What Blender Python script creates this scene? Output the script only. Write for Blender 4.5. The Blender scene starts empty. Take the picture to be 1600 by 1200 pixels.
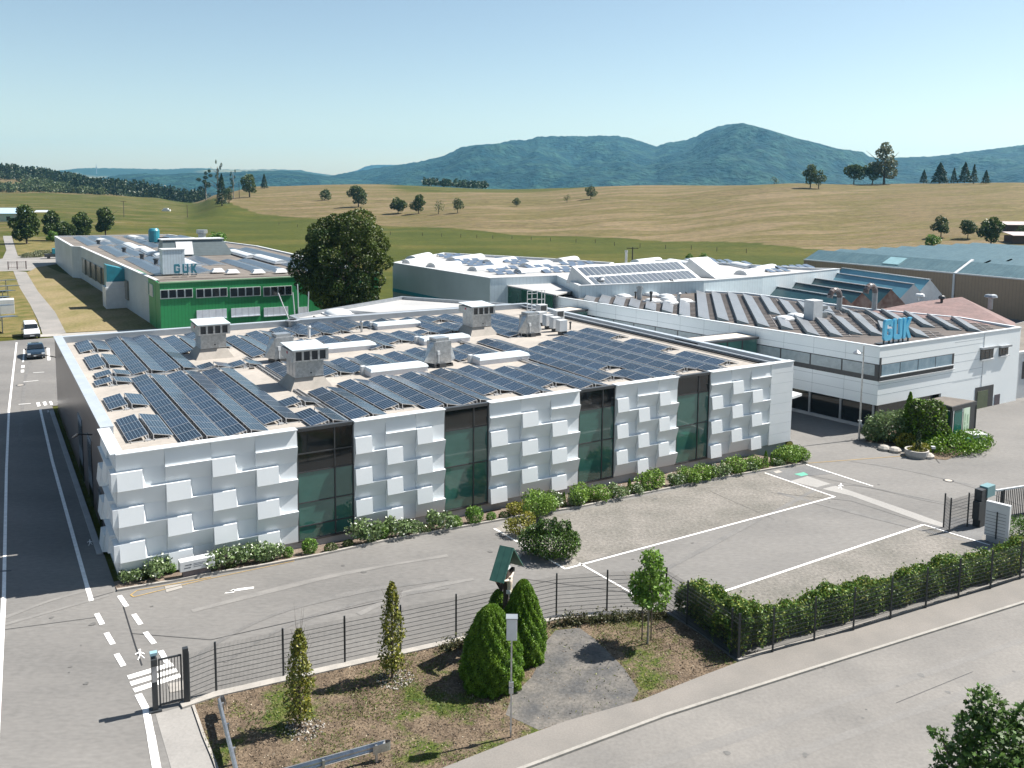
import bpy, math, random
import numpy as np
from mathutils import Vector, Matrix, noise
R_=math.radians
HAZE_D=5.4e-5
# ---------------- camera, world, sun, exposure ----------------
FPX,PITCH,ROLL,CY,TH=1369.37,0.10946,0.009208,442.45,0.54858
scene=bpy.context.scene
cp,sp=math.cos(PITCH),math.sin(PITCH); cr,sr=math.cos(ROLL),math.sin(ROLL)
_R0=[Vector((1,0,0)),Vector((0,-sp,-cp)),Vector((0,cp,-sp))]
RX=_R0[0]*cr-_R0[1]*sr; RY=_R0[0]*sr+_R0[1]*cr; RZ=_R0[2]
CAM=Vector((0,0,20))
cam=bpy.data.cameras.new('camera'); camo=bpy.data.objects.new('camera',cam); scene.collection.objects.link(camo)
camo.matrix_world=Matrix(((RX.x,-RY.x,-RZ.x,CAM.x),(RX.y,-RY.y,-RZ.y,CAM.y),(RX.z,-RY.z,-RZ.z,CAM.z),(0,0,0,1)))
cam.sensor_width=36; cam.lens=36*FPX/1600; cam.shift_y=(CY-600)/1600; cam.clip_start=.5; cam.clip_end=60000
scene.camera=camo
SUN_AZ,SUN_EL=R_(21),R_(52)
world=bpy.data.worlds.new('World'); scene.world=world; world.use_nodes=True
wn=world.node_tree.nodes; wl=world.node_tree.links
bg=wn['Background']; sky=wn.new('ShaderNodeTexSky'); sky.sky_type='NISHITA'; sky.sun_disc=False
sky.sun_elevation=SUN_EL; sky.sun_rotation=math.pi/2-SUN_AZ; sky.altitude=700; sky.air_density=1.0; sky.dust_density=1.0; sky.ozone_density=1.1
bg.inputs[1].default_value=.066
tint=wn.new('ShaderNodeVectorMath'); tint.operation='MULTIPLY'; tint.inputs[1].default_value=(1.14,1.06,.93)   # slightly hazier, whiter summer sky
wl.new(sky.outputs[0],tint.inputs[0]); wl.new(tint.outputs[0],bg.inputs[0])
sun=bpy.data.lights.new('sun','SUN'); sun.energy=5.0; sun.angle=R_(.53); sun.color=(1,.95,.88)
suno=bpy.data.objects.new('sun',sun); scene.collection.objects.link(suno)
sd=Vector((math.cos(SUN_EL)*math.cos(SUN_AZ),math.cos(SUN_EL)*math.sin(SUN_AZ),math.sin(SUN_EL)))
suno.rotation_euler=sd.to_track_quat('Z','Y').to_euler()
vs=scene.view_settings; vs.view_transform='Standard'; vs.look='None'; vs.gamma=1; vs.exposure=1.15
# ---------------- survey helpers: a picture point back onto a level plane of the site ----------------
def ray(x,y): return RX*((x-800)/FPX)+RY*((y-CY)/FPX)+RZ
def at(x,y,z=0.0):
    d=ray(x,y); return CAM+d*((z-CAM.z)/d.z)
C0=Vector((-19.668,42.39,0)); FD=Vector((math.cos(TH),math.sin(TH),0)); GD=Vector((-math.sin(TH),math.cos(TH),0)); UP=Vector((0,0,1))
def S(s,g,z=0.0): return C0+FD*s+GD*g+UP*z          # site axes: s along the folded facade, g away from it
def sg(p): q=p-C0; return q.dot(FD),q.dot(GD)
def HZ(x): return 295+.0092*(x-800)
# terrain profiles: column -> (depth, height)
PROF={-1500:[(0,0),(330,0),(700,8),(900,9),(1050,22),(1300,40),(1900,10),(3000,-30),(9400,-30)],
0:[(0,0),(330,0),(700,8),(900,9),(1050,20),(1300,31),(1900,0),(3000,-30),(9400,-30)],
60:[(0,0),(330,0),(700,8),(900,9),(1050,18),(1300,26),(1900,-5),(3000,-30),(9400,-30)],
110:[(0,0),(330,0),(700,8),(900,8),(1050,13),(1300,18),(1900,-10),(3000,-30),(9400,-30)],
165:[(0,0),(340,0),(700,7),(900,8),(1050,7),(1300,5),(1900,-18),(3000,-30),(9400,-30)],
240:[(0,0),(360,0),(700,5),(900,6),(1050,0),(1300,-9),(1900,-25),(3000,-30),(9400,-30)],
300:[(0,0),(400,0),(600,1.5),(800,3),(950,-3),(1300,-14),(1900,-26),(3000,-30),(9400,-30)],
345:[(0,0),(440,0),(520,4.5),(640,11),(760,12),(1300,-10),(1900,-26),(3000,-30),(9400,-30)],
400:[(0,0),(470,0),(560,6),(680,14.5),(800,18.6),(1000,17),(1900,-20),(3000,-30),(9400,-30)],
580:[(0,0),(430,0),(540,8),(670,16),(800,21.5),(1000,20),(1900,-20),(3000,-30),(9400,-30)],
800:[(0,0),(351,0),(450,6),(580,13.5),(720,17.8),(1000,17),(1900,-20),(3000,-30),(9400,-30)],
1000:[(0,0),(325,0),(400,6),(500,15),(620,22.2),(900,21),(1900,-20),(3000,-30),(9400,-30)],
1260:[(0,0),(275,0),(340,7),(420,15.5),(520,23.8),(800,22),(1900,-20),(3000,-30),(9400,-30)],
1600:[(0,0),(240,0),(300,7),(380,16),(480,25),(800,23),(1900,-20),(3000,-30),(9400,-30)],
3200:[(0,0),(230,0),(300,8),(380,18),(480,27),(800,24),(1900,-20),(3000,-30),(9400,-30)]}
PK=sorted(PROF)
def prof(k,Y):
    p=PROF[k]
    for (a,za),(b,zb) in zip(p,p[1:]):
        if Y<=b:
            t=(Y-a)/(b-a); return za+(zb-za)*t
    return p[-1][1]
def terr(X,Y):
    if Y<5: return 0.
    px=800+FPX*X/Y; px=max(PK[0],min(PK[-1]-1,px))
    for a,b in zip(PK,PK[1:]):
        if px<=b: break
    t=(px-a)/(b-a); t=t*t*(3-2*t)
    def sm(Yv): return prof(a,Yv)*(1-t)+prof(b,Yv)*t
    z=.25*sm(Y*.95)+.5*sm(Y)+.25*sm(Y*1.05)
    if Y>300: z+=min(1,(Y-300)/200)*min(1,max(0,z/4))*1.1*noise.noise(Vector((X/60,Y/60,0)))
    return z
def hit(x,y):
    d=ray(x,y); t=60.
    while t<15000:
        p=CAM+d*t
        if p.z<=terr(p.x,p.y): break
        t*=1.004
    p.z=terr(p.x,p.y); return p
# ---------------- materials ----------------
MATS={}
def mat(name,c1,c2=None,rough=.65,metal=0.,scale=1.,bump=0.,bscale=30.,fine=0.,fscale=25.,spec=.5,island=0.,coat=0.,ramp=(.35,.65),stretch=None,trans=0.,wave=None):
    if name in MATS: return MATS[name]
    m=bpy.data.materials.new(name); m.use_nodes=True; nt=m.node_tree; N=nt.nodes; L=nt.links
    b=N['Principled BSDF']; b.inputs['Roughness'].default_value=rough; b.inputs['Metallic'].default_value=metal
    b.inputs['Specular IOR Level'].default_value=spec; b.inputs['Coat Weight'].default_value=coat
    tc=N.new('ShaderNodeTexCoord'); co=tc.outputs['Object']
    if stretch:
        mp=N.new('ShaderNodeMapping'); mp.inputs['Scale'].default_value=stretch; L.new(co,mp.inputs[0]); co=mp.outputs[0]
    c2=c2 or tuple(v*.82 for v in c1)
    n=N.new('ShaderNodeTexNoise'); n.inputs['Scale'].default_value=scale; n.inputs['Detail'].default_value=7; n.inputs['Roughness'].default_value=.6; L.new(co,n.inputs[0])
    r=N.new('ShaderNodeValToRGB'); e=r.color_ramp.elements; e[0].position,e[1].position=ramp; e[0].color=(*c1,1); e[1].color=(*c2,1)
    L.new(n.outputs[0],r.inputs[0]); col=r.outputs[0]
    if fine:
        n2=N.new('ShaderNodeTexNoise'); n2.inputs['Scale'].default_value=fscale; n2.inputs['Detail'].default_value=5; L.new(co,n2.inputs[0])
        mr=N.new('ShaderNodeMapRange'); mr.inputs[1].default_value=.3; mr.inputs[2].default_value=.7; mr.inputs[3].default_value=1-fine; mr.inputs[4].default_value=1+fine; L.new(n2.outputs[0],mr.inputs[0])
        mx=N.new('ShaderNodeVectorMath'); mx.operation='SCALE'; L.new(col,mx.inputs[0]); L.new(mr.outputs[0],mx.inputs['Scale']); col=mx.outputs[0]
    if island:
        g=N.new('ShaderNodeNewGeometry'); mr=N.new('ShaderNodeMapRange'); mr.inputs[3].default_value=1-island; mr.inputs[4].default_value=1+island; L.new(g.outputs['Random Per Island'],mr.inputs[0])
        mx=N.new('ShaderNodeVectorMath'); mx.operation='SCALE'; L.new(col,mx.inputs[0]); L.new(mr.outputs[0],mx.inputs['Scale']); col=mx.outputs[0]
    if wave:   # (axis vector, period, darkness) grooves or stripes
        ax,per,dk=wave
        dt=N.new('ShaderNodeVectorMath'); dt.operation='DOT_PRODUCT'; dt.inputs[1].default_value=ax; L.new(tc.outputs['Object'],dt.inputs[0])
        w=N.new('ShaderNodeMath'); w.operation='PINGPONG'; w.inputs[1].default_value=per/2; L.new(dt.outputs['Value'],w.inputs[0])
        mr=N.new('ShaderNodeMapRange'); mr.inputs[1].default_value=0; mr.inputs[2].default_value=per*.12; mr.inputs[3].default_value=1-dk; mr.inputs[4].default_value=1; L.new(w.outputs[0],mr.inputs[0])
        mx=N.new('ShaderNodeVectorMath'); mx.operation='SCALE'; L.new(col,mx.inputs[0]); L.new(mr.outputs[0],mx.inputs['Scale']); col=mx.outputs[0]
    L.new(col,b.inputs['Base Color'])
    if bump:
        n3=N.new('ShaderNodeTexNoise'); n3.inputs['Scale'].default_value=bscale; n3.inputs['Detail'].default_value=4; L.new(co,n3.inputs[0])
        bp=N.new('ShaderNodeBump'); bp.inputs['Strength'].default_value=bump; bp.inputs['Distance'].default_value=.05; L.new(n3.outputs[0],bp.inputs['Height']); L.new(bp.outputs[0],b.inputs['Normal'])
    if trans: b.inputs['Subsurface Weight'].default_value=0
    MATS[name]=m; return m
def leafmat(name,c1,c2,island=.45,scale=.6,rough=.5):
    if name in MATS: return MATS[name]
    m=mat(name,c1,c2,rough=rough,scale=scale,island=island,spec=.35); nt=m.node_tree; N=nt.nodes; L=nt.links
    b=N['Principled BSDF']; tr=N.new('ShaderNodeBsdfTranslucent'); mx=N.new('ShaderNodeMixShader'); mx.inputs[0].default_value=.22
    src=b.inputs['Base Color'].links[0].from_socket; L.new(src,tr.inputs[0]); L.new(b.outputs[0],mx.inputs[1]); L.new(tr.outputs[0],mx.inputs[2])
    L.new(mx.outputs[0],N['Material Output'].inputs[0]); return m
# ---------------- mesh helpers ----------------
COL=scene.collection
def tag(o,label=None,cat=None,group=None,kind=None):
    if label: o['label']=label
    if cat: o['category']=cat
    if group: o['group']=group
    if kind: o['kind']=kind
    return o
def thing(name,label,cat,loc=(0,0,0),rz=0.,group=None):
    o=bpy.data.objects.new(name,None); COL.objects.link(o); o.location=loc; o.rotation_euler=(0,0,rz); o.empty_display_size=.3
    return tag(o,label,cat,group)
class MB:
    def __init__(s): s.v=[];s.f=[];s.m=[];s.cur=0
    def add(s,vs,fs):
        n=len(s.v); s.v+= [tuple(v) for v in vs]; s.f+=[tuple(i+n for i in f) for f in fs]; s.m+=[s.cur]*len(fs); return s
    def box(s,x0,x1,y0,y1,z0,z1):
        return s.add([(x0,y0,z0),(x1,y0,z0),(x1,y1,z0),(x0,y1,z0),(x0,y0,z1),(x1,y0,z1),(x1,y1,z1),(x0,y1,z1)],[(0,3,2,1),(4,5,6,7),(0,1,5,4),(1,2,6,5),(2,3,7,6),(3,0,4,7)])
    def obox(s,P,ax,ay,az,hx,hy,hz):   # oriented box about a centre
        return s.add([P+ax*(hx*i)+ay*(hy*j)+az*(hz*k) for k in(-1,1) for (i,j) in((-1,-1),(1,-1),(1,1),(-1,1))],[(0,3,2,1),(4,5,6,7),(0,1,5,4),(1,2,6,5),(2,3,7,6),(3,0,4,7)])
    def sbox(s,s0,s1,g0,g1,z0,z1):     # box in site axes
        p=[S(a,b,z) for z in(z0,z1) for a,b in((s0,g0),(s1,g0),(s1,g1),(s0,g1))]
        return s.add(p,[(0,3,2,1),(4,5,6,7),(0,1,5,4),(1,2,6,5),(2,3,7,6),(3,0,4,7)])
    def prism(s,pts,z0,z1,cap=True):
        n=len(pts); a=sum(pts[i][0]*pts[(i+1)%n][1]-pts[(i+1)%n][0]*pts[i][1] for i in range(n))
        if a<0: pts=pts[::-1]
        v=[(p[0],p[1],z0) for p in pts]+[(p[0],p[1],z1) for p in pts]
        f=[(i,(i+1)%n,(i+1)%n+n,i+n) for i in range(n)]
        if cap: f+=[tuple(range(n,2*n)),tuple(range(n-1,-1,-1))]
        return s.add(v,f)
    def tube(s,a,b,r0,r1=None,n=8,cap=True):
        a=Vector(a);b=Vector(b);r1=r0 if r1 is None else r1; d=(b-a).normalized(); u=d.orthogonal().normalized(); w=d.cross(u)
        v=[a+(u*math.cos(t)+w*math.sin(t))*r0 for t in (2*math.pi*i/n for i in range(n))]+[b+(u*math.cos(t)+w*math.sin(t))*r1 for t in (2*math.pi*i/n for i in range(n))]
        f=[(i,(i+1)%n,(i+1)%n+n,i+n) for i in range(n)]
        if cap: f+=[tuple(range(n-1,-1,-1)),tuple(range(n,2*n))]
        return s.add(v,f)
    def quad(s,*p): return s.add(p,[tuple(range(len(p)))])
    def lathe(s,c,prof,n=20):
        v=[];f=[]
        for r,z in prof: v+=[(c[0]+r*math.cos(2*math.pi*i/n),c[1]+r*math.sin(2*math.pi*i/n),c[2]+z) for i in range(n)]
        for k in range(len(prof)-1):
            for i in range(n): f.append((k*n+i,k*n+(i+1)%n,(k+1)*n+(i+1)%n,(k+1)*n+i))
        f.append(tuple(range(n-1,-1,-1))); f.append(tuple(range((len(prof)-1)*n,len(prof)*n))); return s.add(v,f)
    def build(s,name,ms,parent=None,smooth=False,bevel=0,local=True):
        me=bpy.data.meshes.new(name); vv=s.v
        if parent is not None and local:
            mi=Matrix.Translation(parent_loc(parent)) @ Matrix.Rotation(parent_rz(parent),4,'Z'); mi=mi.inverted(); vv=[mi@Vector(v) for v in s.v]
        me.from_pydata(vv,[],s.f)
        ms=ms if isinstance(ms,(list,tuple)) else [ms]
        for m in ms: me.materials.append(m)
        if len(ms)>1: me.polygons.foreach_set('material_index',s.m)
        if smooth: me.polygons.foreach_set('use_smooth',[True]*len(s.f))
        o=bpy.data.objects.new(name,me); COL.objects.link(o)
        if parent is not None: o.parent=parent
        if bevel:
            b=o.modifiers.new('bevel','BEVEL'); b.width=bevel; b.segments=2; b.limit_method='ANGLE'
        return o
def parent_loc(p):
    l=Vector((0,0,0)); rz=0
    while p is not None: l=Matrix.Rotation(p.rotation_euler.z,3,'Z')@l+Vector(p.location); p=p.parent
    return l
def parent_rz(p):
    r=0
    while p is not None: r+=p.rotation_euler.z; p=p.parent
    return r
def copy_tree(o,parent=None):
    c=o.copy(); COL.objects.link(c); c.parent=parent
    for ch in list(KIDS.get(o.name,[])): copy_tree(ch,c)
    return c
KIDS={}
def reg(o):
    KIDS[o.name]=[c for c in bpy.data.objects if c.parent==o]
    for c in KIDS[o.name]: KIDS[c.name]=[d for d in bpy.data.objects if d.parent==c]
    return o
def struct(name,mb,m,kind='structure',smooth=False):
    o=mb.build(name,m,smooth=smooth); return tag(o,kind=kind)
def ordn(i):
    w=['first','second','third','fourth','fifth','sixth','seventh','eighth','ninth','tenth','eleventh','twelfth','thirteenth','fourteenth','fifteenth','sixteenth','seventeenth','eighteenth','nineteenth','twentieth']
    if i<20: return w[i]
    t=['twenty','thirty','forty','fifty','sixty'][(i+1)//10-2]
    return (t+'-'+w[(i+1)%10-1]) if (i+1)%10 else {20:'twentieth',30:'thirtieth',40:'fortieth',50:'fiftieth'}[i+1]
def leaves(name,centers,size,m,parent=None,seed=0,flat=0.,aspect=.6,smooth=False):
    """many leaf-sized quads at the given centres"""
    rg=np.random.default_rng(seed); c=np.asarray(centers,float); n=len(c)
    a=rg.normal(size=(n,3)); a[:,2]*=(1-flat); a/=np.linalg.norm(a,axis=1)[:,None]
    t=rg.normal(size=(n,3)); b=np.cross(a,t); b/=np.linalg.norm(b,axis=1)[:,None]
    sz=(np.asarray(size)*(rg.uniform(.6,1.3,n)))[:,None]
    v=np.stack([c-a*sz,c-b*sz*aspect,c+a*sz,c+b*sz*aspect],1).reshape(-1,3)
    me=bpy.data.meshes.new(name); me.vertices.add(4*n); me.vertices.foreach_set('co',v.ravel())
    me.loops.add(4*n); me.loops.foreach_set('vertex_index',np.arange(4*n,dtype=np.int32)); me.polygons.add(n)
    me.polygons.foreach_set('loop_start',np.arange(0,4*n,4,dtype=np.int32)); me.polygons.foreach_set('loop_total',np.full(n,4,dtype=np.int32))
    me.update(calc_edges=True); me.validate(); me.materials.append(m)
    o=bpy.data.objects.new(name,me); COL.objects.link(o)
    if parent is not None: o.parent=parent
    return o
def blob_pts(n,clumps,seed,shell=.75):
    """points near the surface of ellipsoid clumps (cx,cy,cz,rx,ry,rz)"""
    rg=np.random.default_rng(seed); cl=np.array(clumps,float); w=(cl[:,3]*cl[:,4]+cl[:,4]*cl[:,5]+cl[:,3]*cl[:,5]); w/=w.sum()
    k=rg.choice(len(cl),n,p=w); d=rg.normal(size=(n,3)); d/=np.linalg.norm(d,axis=1)[:,None]
    r=shell+(1-shell)*rg.uniform(0,1,n)**.5; r*=rg.normal(1,.06,n)
    p=cl[k,:3]+cl[k,3:]*d*r[:,None]
    ins=np.zeros(n,bool)
    for q in cl: ins|=(((p-q[:3])/q[3:])**2).sum(1)<(shell*.8)**2
    return p[~ins]
# ---------------- ground cover colours ----------------
def terrain_mat():
    m=bpy.data.materials.new('meadow'); m.use_nodes=True; N=m.node_tree.nodes; L=m.node_tree.links; b=N['Principled BSDF']
    b.inputs['Roughness'].default_value=.9; b.inputs['Specular IOR Level'].default_value=.1
    a=N.new('ShaderNodeAttribute'); a.attribute_name='cover'
    tc=N.new('ShaderNodeTexCoord')
    def nz(scale,stretch,det=8):
        mp=N.new('ShaderNodeMapping'); mp.inputs['Scale'].default_value=stretch; L.new(tc.outputs['Object'],mp.inputs[0])
        n=N.new('ShaderNodeTexNoise'); n.inputs['Scale'].default_value=scale; n.inputs['Detail'].default_value=det; n.inputs['Roughness'].default_value=.62; L.new(mp.outputs[0],n.inputs[0]); return n.outputs[0]
    def ramp(src,cols):
        r=N.new('ShaderNodeValToRGB'); L.new(src,r.inputs[0]); e=r.color_ramp.elements
        while len(e)<len(cols): e.new(.5)
        for k,(p,c) in enumerate(cols): e[k].position=p; e[k].color=(*c,1)
        return r.outputs[0]
    green=ramp(nz(.02,(1,1.6,1)),[(.3,(.036,.047,.007)),(.5,(.052,.060,.010)),(.7,(.088,.078,.019))])
    brown=ramp(nz(.016,(.55,2.6,1)),[(.30,(.088,.078,.024)),(.42,(.138,.104,.056)),(.50,(.098,.084,.030)),(.58,(.168,.126,.074)),(.66,(.115,.094,.040)),(.76,(.24,.18,.115))])
    def mul(col,src,lo,hi,lo2=.3,hi2=.7):
        mr=N.new('ShaderNodeMapRange'); mr.inputs[1].default_value=lo2; mr.inputs[2].default_value=hi2; mr.inputs[3].default_value=lo; mr.inputs[4].default_value=hi; L.new(src,mr.inputs[0])
        v=N.new('ShaderNodeVectorMath'); v.operation='SCALE'; L.new(col,v.inputs[0]); L.new(mr.outputs[0],v.inputs['Scale']); return v.outputs[0]
    add=N.new('ShaderNodeMath'); add.operation='MULTIPLY_ADD'; L.new(nz(.035,(1,3,1)),add.inputs[0]); add.inputs[1].default_value=.9; 
    s1=N.new('ShaderNodeMath'); s1.operation='SUBTRACT'; L.new(a.outputs['Fac'],s1.inputs[0]); s1.inputs[1].default_value=.45; L.new(s1.outputs[0],add.inputs[2])
    mr=N.new('ShaderNodeMapRange'); mr.inputs[1].default_value=.4; mr.inputs[2].default_value=.6; L.new(add.outputs[0],mr.inputs[0])
    mx=N.new('ShaderNodeMix'); mx.data_type='RGBA'; L.new(mr.outputs[0],mx.inputs['Factor']); L.new(green,mx.inputs['A']); L.new(brown,mx.inputs['B'])
    c=mul(mx.outputs['Result'],nz(.35,(1,2.5,1)),.68,1.32); c=mul(c,nz(2.2,(1,1,1),5),.85,1.15)
    sx=N.new('ShaderNodeSeparateXYZ'); L.new(tc.outputs['Object'],sx.inputs[0]); am_=N.new('ShaderNodeMath'); am_.operation='MULTIPLY_ADD'; L.new(nz(.02,(1,1,1),5),am_.inputs[0]); am_.inputs[1].default_value=9; L.new(sx.outputs['Z'],am_.inputs[2])
    pg=N.new('ShaderNodeMath'); pg.operation='PINGPONG'; pg.inputs[1].default_value=.55; L.new(am_.outputs[0],pg.inputs[0]); c2_=mul(c,pg.outputs[0],.74,1.05,0,.3)
    mt_=N.new('ShaderNodeMix'); mt_.data_type='RGBA'; mk=N.new('ShaderNodeMapRange'); mk.inputs[1].default_value=.42; mk.inputs[2].default_value=.62; L.new(nz(.006,(1,2,1),4),mk.inputs[0]); mk2=N.new('ShaderNodeMath'); mk2.operation='MULTIPLY'; L.new(mk.outputs[0],mk2.inputs[0]); L.new(a.outputs['Fac'],mk2.inputs[1]); L.new(mk2.outputs[0],mt_.inputs['Factor']); L.new(c,mt_.inputs['A']); L.new(c2_,mt_.inputs['B']); c=mt_.outputs['Result']
    L.new(c,b.inputs['Base Color'])
    bp=N.new('ShaderNodeBump'); bp.inputs['Strength'].default_value=.6; bp.inputs['Distance'].default_value=.6; L.new(nz(.25,(1,3,3),6),bp.inputs['Height']); L.new(bp.outputs[0],b.inputs['Normal'])
    return m
def base_line(px):   # depth where the brown slope starts
    pts=[(-1500,900),(160,900),(240,1000),(320,720),(345,600),(400,510),(580,430),(800,352),(1000,325),(1260,277),(1600,238),(3200,225)]
    for (a,ya),(b,yb) in zip(pts,pts[1:]):
        if px<=b: return ya+(yb-ya)*(px-a)/(b-a)
    return 225
def cover(X,Y):
    px=800+FPX*X/max(Y,5); b=base_line(px); c=min(1,max(0,(Y-b)/12)); cl=.43+.37*min(1,max(0,(Y-880)/60)) if Y>250 else .25; u=min(1,max(0,(px-285)/60)); c=cl*(1-u)+c*u
    if Y<200: c=.3
    if px>1000 and c>.5: c=1-.28*min(1,(px-1000)/250)
    if 540<px<990 and Y>600: c=c*(1-.62*min(1,(Y-620-abs(px-760)*.1)/40 if Y>620+abs(px-760)*.1 else 0)*min(1,(px-540)/90,(990-px)/90))
    return c
def make_terrain():
    us=[-1500,-1200,-900,-700,-500,-400,-300,-200,-100]+list(range(-50,1680,12))+[1720,1800,1950,2100,2400,2800,3190]
    ys=[2,8,16,24]+list(np.arange(28,170,3.))+list(np.arange(170,500,5.))+list(np.arange(500,900,7))+list(np.arange(900,1500,14))+[1600,1800,2100,2500,3000,4000,6000,9400]
    v=[];cv=[]
    for Y in ys:
        for u in us:
            X=Y*(u-800)/FPX
            if Y<60: X=(u-800)/FPX*60
            z=terr(X,Y)-.05; s,g=sg(Vector((X,Y,0)))
            if 3<s<48 and -4<g<42: z=-1.3
            v.append((X,Y,z)); cv.append(cover(X,Y))
    nu=len(us); f=[(j*nu+i,j*nu+i+1,(j+1)*nu+i+1,(j+1)*nu+i) for j in range(len(ys)-1) for i in range(nu-1)]
    me=bpy.data.meshes.new('ground'); me.from_pydata(v,[],f); me.polygons.foreach_set('use_smooth',[True]*len(f))
    a=me.attributes.new('cover','FLOAT','POINT'); a.data.foreach_set('value',cv)
    me.materials.append(terrain_mat()); o=bpy.data.objects.new('ground',me); COL.objects.link(o); tag(o,kind='structure')
make_terrain()
# ---------------- distant hills ----------------
M_FOREST=mat('far_forest',(.003,.022,.027),(.020,.052,.040),rough=.9,scale=.010,fine=.55,fscale=.035,bump=1.,ramp=(.42,.62),bscale=.04,spec=.1)  # part of the distance-haze blue is put into this forest colour
M_FOREST.node_tree.nodes['Bump'].inputs['Distance'].default_value=25
M_FARFIELD=mat('far_hill',(.016,.036,.022),(.17,.16,.09),rough=.9,scale=.0022,fine=.3,fscale=.02,spec=.1,ramp=(.52,.66))
def ridge(name,crest,Y0,Y1,back,m,jit,seed,low=-32,rough=1.):
    xs=np.arange(crest[0][0],crest[-1][0]+.1,3.); n=len(xs); K=34; v=[]
    cy=np.interp(xs,[c[0] for c in crest],[c[1] for c in crest]); rg=random.Random(seed)
    for k in range(K+8):
        for i,x in enumerate(xs):
            j=noise.noise(Vector((x/9.,seed,0)))*jit+rg.uniform(-.4,.4)*jit
            zc=20+(HZ(x)-cy[i])*Y1/FPX
            if k<K:
                t=k/(K-1); Y=Y0+(Y1-Y0)*t; X=(x-800)/FPX*Y
                e=t*t*(3-2*t)*.55+.45*t
                gul=noise.fractal(Vector((X/900,Y/1400,seed)),.9,2.1,6)*(zc-low)*.48*math.sin(math.pi*min(1,t*1.02))*rough
                z=low+(zc-low)*e+gul+(j if k==K-1 else 0)
            else:
                t=(k-K+1)/8; Y=Y1+back*t; X=(x-800)/FPX*Y; z=zc+(low-zc)*t*t
            v.append((X,Y,min(z,zc*Y/Y1+2 if k<K-1 else z)))
    f=[(k*n+i,k*n+i+1,(k+1)*n+i+1,(k+1)*n+i) for k in range(K+7) for i in range(n-1)]
    me=bpy.data.meshes.new(name); me.from_pydata(v,[],f); me.polygons.foreach_set('use_smooth',[True]*len(f)); me.materials.append(m)
    o=bpy.data.objects.new(name,me); COL.objects.link(o); tag(o,kind='structure')
ridge('mountain',[(505,282),(530,275),(560,270.5),(600,264),(630,260),(660,255),(690,248),(708,240),(722,233),(745,230.5),(770,229),(800,223),(822,223),(838,218),(870,217),(900,217),(940,216.5),(962,217),(980,220),(1000,226),(1020,233),(1035,228),(1060,224),(1075,221),(1088,214),(1100,208),(1115,202),(1135,198.5),(1150,197),(1170,201),(1195,208),(1215,214),(1235,220),(1270,228),(1300,236),(1340,241),(1352,249),(1372,252),(1400,260)],2900,4900,2500,M_FOREST,5,3)
ridge('mountain',[(1300,262),(1340,256),(1370,252),(1400,250),(1425,249),(1450,248),(1480,244.5),(1520,239),(1560,234),(1600,229),(1700,222),(1850,226),(2100,240),(2500,260),(3000,276)],2600,4300,2500,M_FOREST,4,8)
ridge('hill',[(-700,270),(-300,266),(60,272),(105,269),(125,266.5),(150,266),(210,266.5),(262,268),(300,266),(330,266.5),(345,268),(380,268.5),(430,268),(468,269),(490,273),(520,277),(548,281),(600,284)],5200,7400,3000,M_FARFIELD,5,5,rough=.7)
ridge('hill',[(520,279),(560,269),(572,263),(590,261),(620,261),(650,266),(720,275)],7600,8800,2000,M_FOREST,4,15)
ridge('hill',[(150,284),(190,276),(230,274),(262,276),(300,273.5),(340,274),(372,272),(400,270.5),(440,270),(470,272),(500,277),(540,283),(600,287),(700,291)],3000,4100,1500,M_FOREST,4,9,rough=.6)
# ---------------- site surfaces ----------------
M_ASPH=mat('asphalt',(.185,.178,.168),(.118,.115,.111),rough=.85,scale=.13,fine=.11,fscale=5,bump=.3,bscale=50,ramp=(.3,.74),spec=.3,stretch=(.55,1.25,1))
M_ROAD=mat('road_asphalt',(.200,.190,.176),(.148,.142,.134),rough=.85,scale=.2,fine=.10,fscale=7,bump=.25,bscale=60,spec=.3)
M_SIDE=mat('pavement_asphalt',(.195,.181,.165),(.16,.151,.139),rough=.85,scale=.4,fine=.09,fscale=14,bump=.2,bscale=60,spec=.3)
M_OLD=mat('weathered_asphalt',(.145,.132,.115),(.045,.048,.052),rough=.9,scale=.8,fine=.3,fscale=9,bump=.5,bscale=30,ramp=(.3,.7))
M_PAVER=mat('grass_paver',(.178,.165,.148),(.120,.114,.100),rough=.9,scale=.35,fine=.28,fscale=5.5,bump=.6,bscale=9)
M_PATH=mat('path_asphalt',(.24,.225,.21),(.17,.165,.155),rough=.85,scale=.18,fine=.08,fscale=3)
M_KERB=mat('kerb_concrete',(.34,.32,.29),(.26,.245,.225),rough=.8,scale=1.5,fine=.1,fscale=12,bump=.2)
M_LINE=mat('road_paint',(.80,.79,.77),(.66,.65,.63),rough=.6,scale=3,fine=.08,fscale=20)
M_SOIL=mat('dry_soil',(.105,.080,.058),(.165,.130,.095),rough=.95,scale=1.2,fine=.4,fscale=14,bump=1.,bscale=16,spec=.1)
M_TURF=mat('dry_turf',(.080,.085,.024),(.17,.135,.060),rough=.95,scale=.35,fine=.3,fscale=7,bump=.8,bscale=12,spec=.1,ramp=(.35,.62))
M_HAY=mat('mown_hay',(.205,.165,.090),(.120,.115,.040),rough=.95,scale=.16,fine=.22,fscale=3.5,bump=.8,bscale=8,spec=.1,ramp=(.42,.7),stretch=(1,.5,1))
M_GRAVEL=mat('gravel',(.30,.28,.25),(.17,.16,.145),rough=.9,scale=9,fine=.4,fscale=30,bump=1,bscale=25)
kerb_px=[(186,924),(265,911),(320,900),(400,887.5),(500,869),(600,847),(700,829),(750,820),(825,806),(900,795),(1000,774),(1100,753),(1200,735),(1252,726)]
KSG=[sg(at(*p)) for p in kerb_px]; KSG[0]=(-.3,KSG[0][1])
mb=MB()
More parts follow.
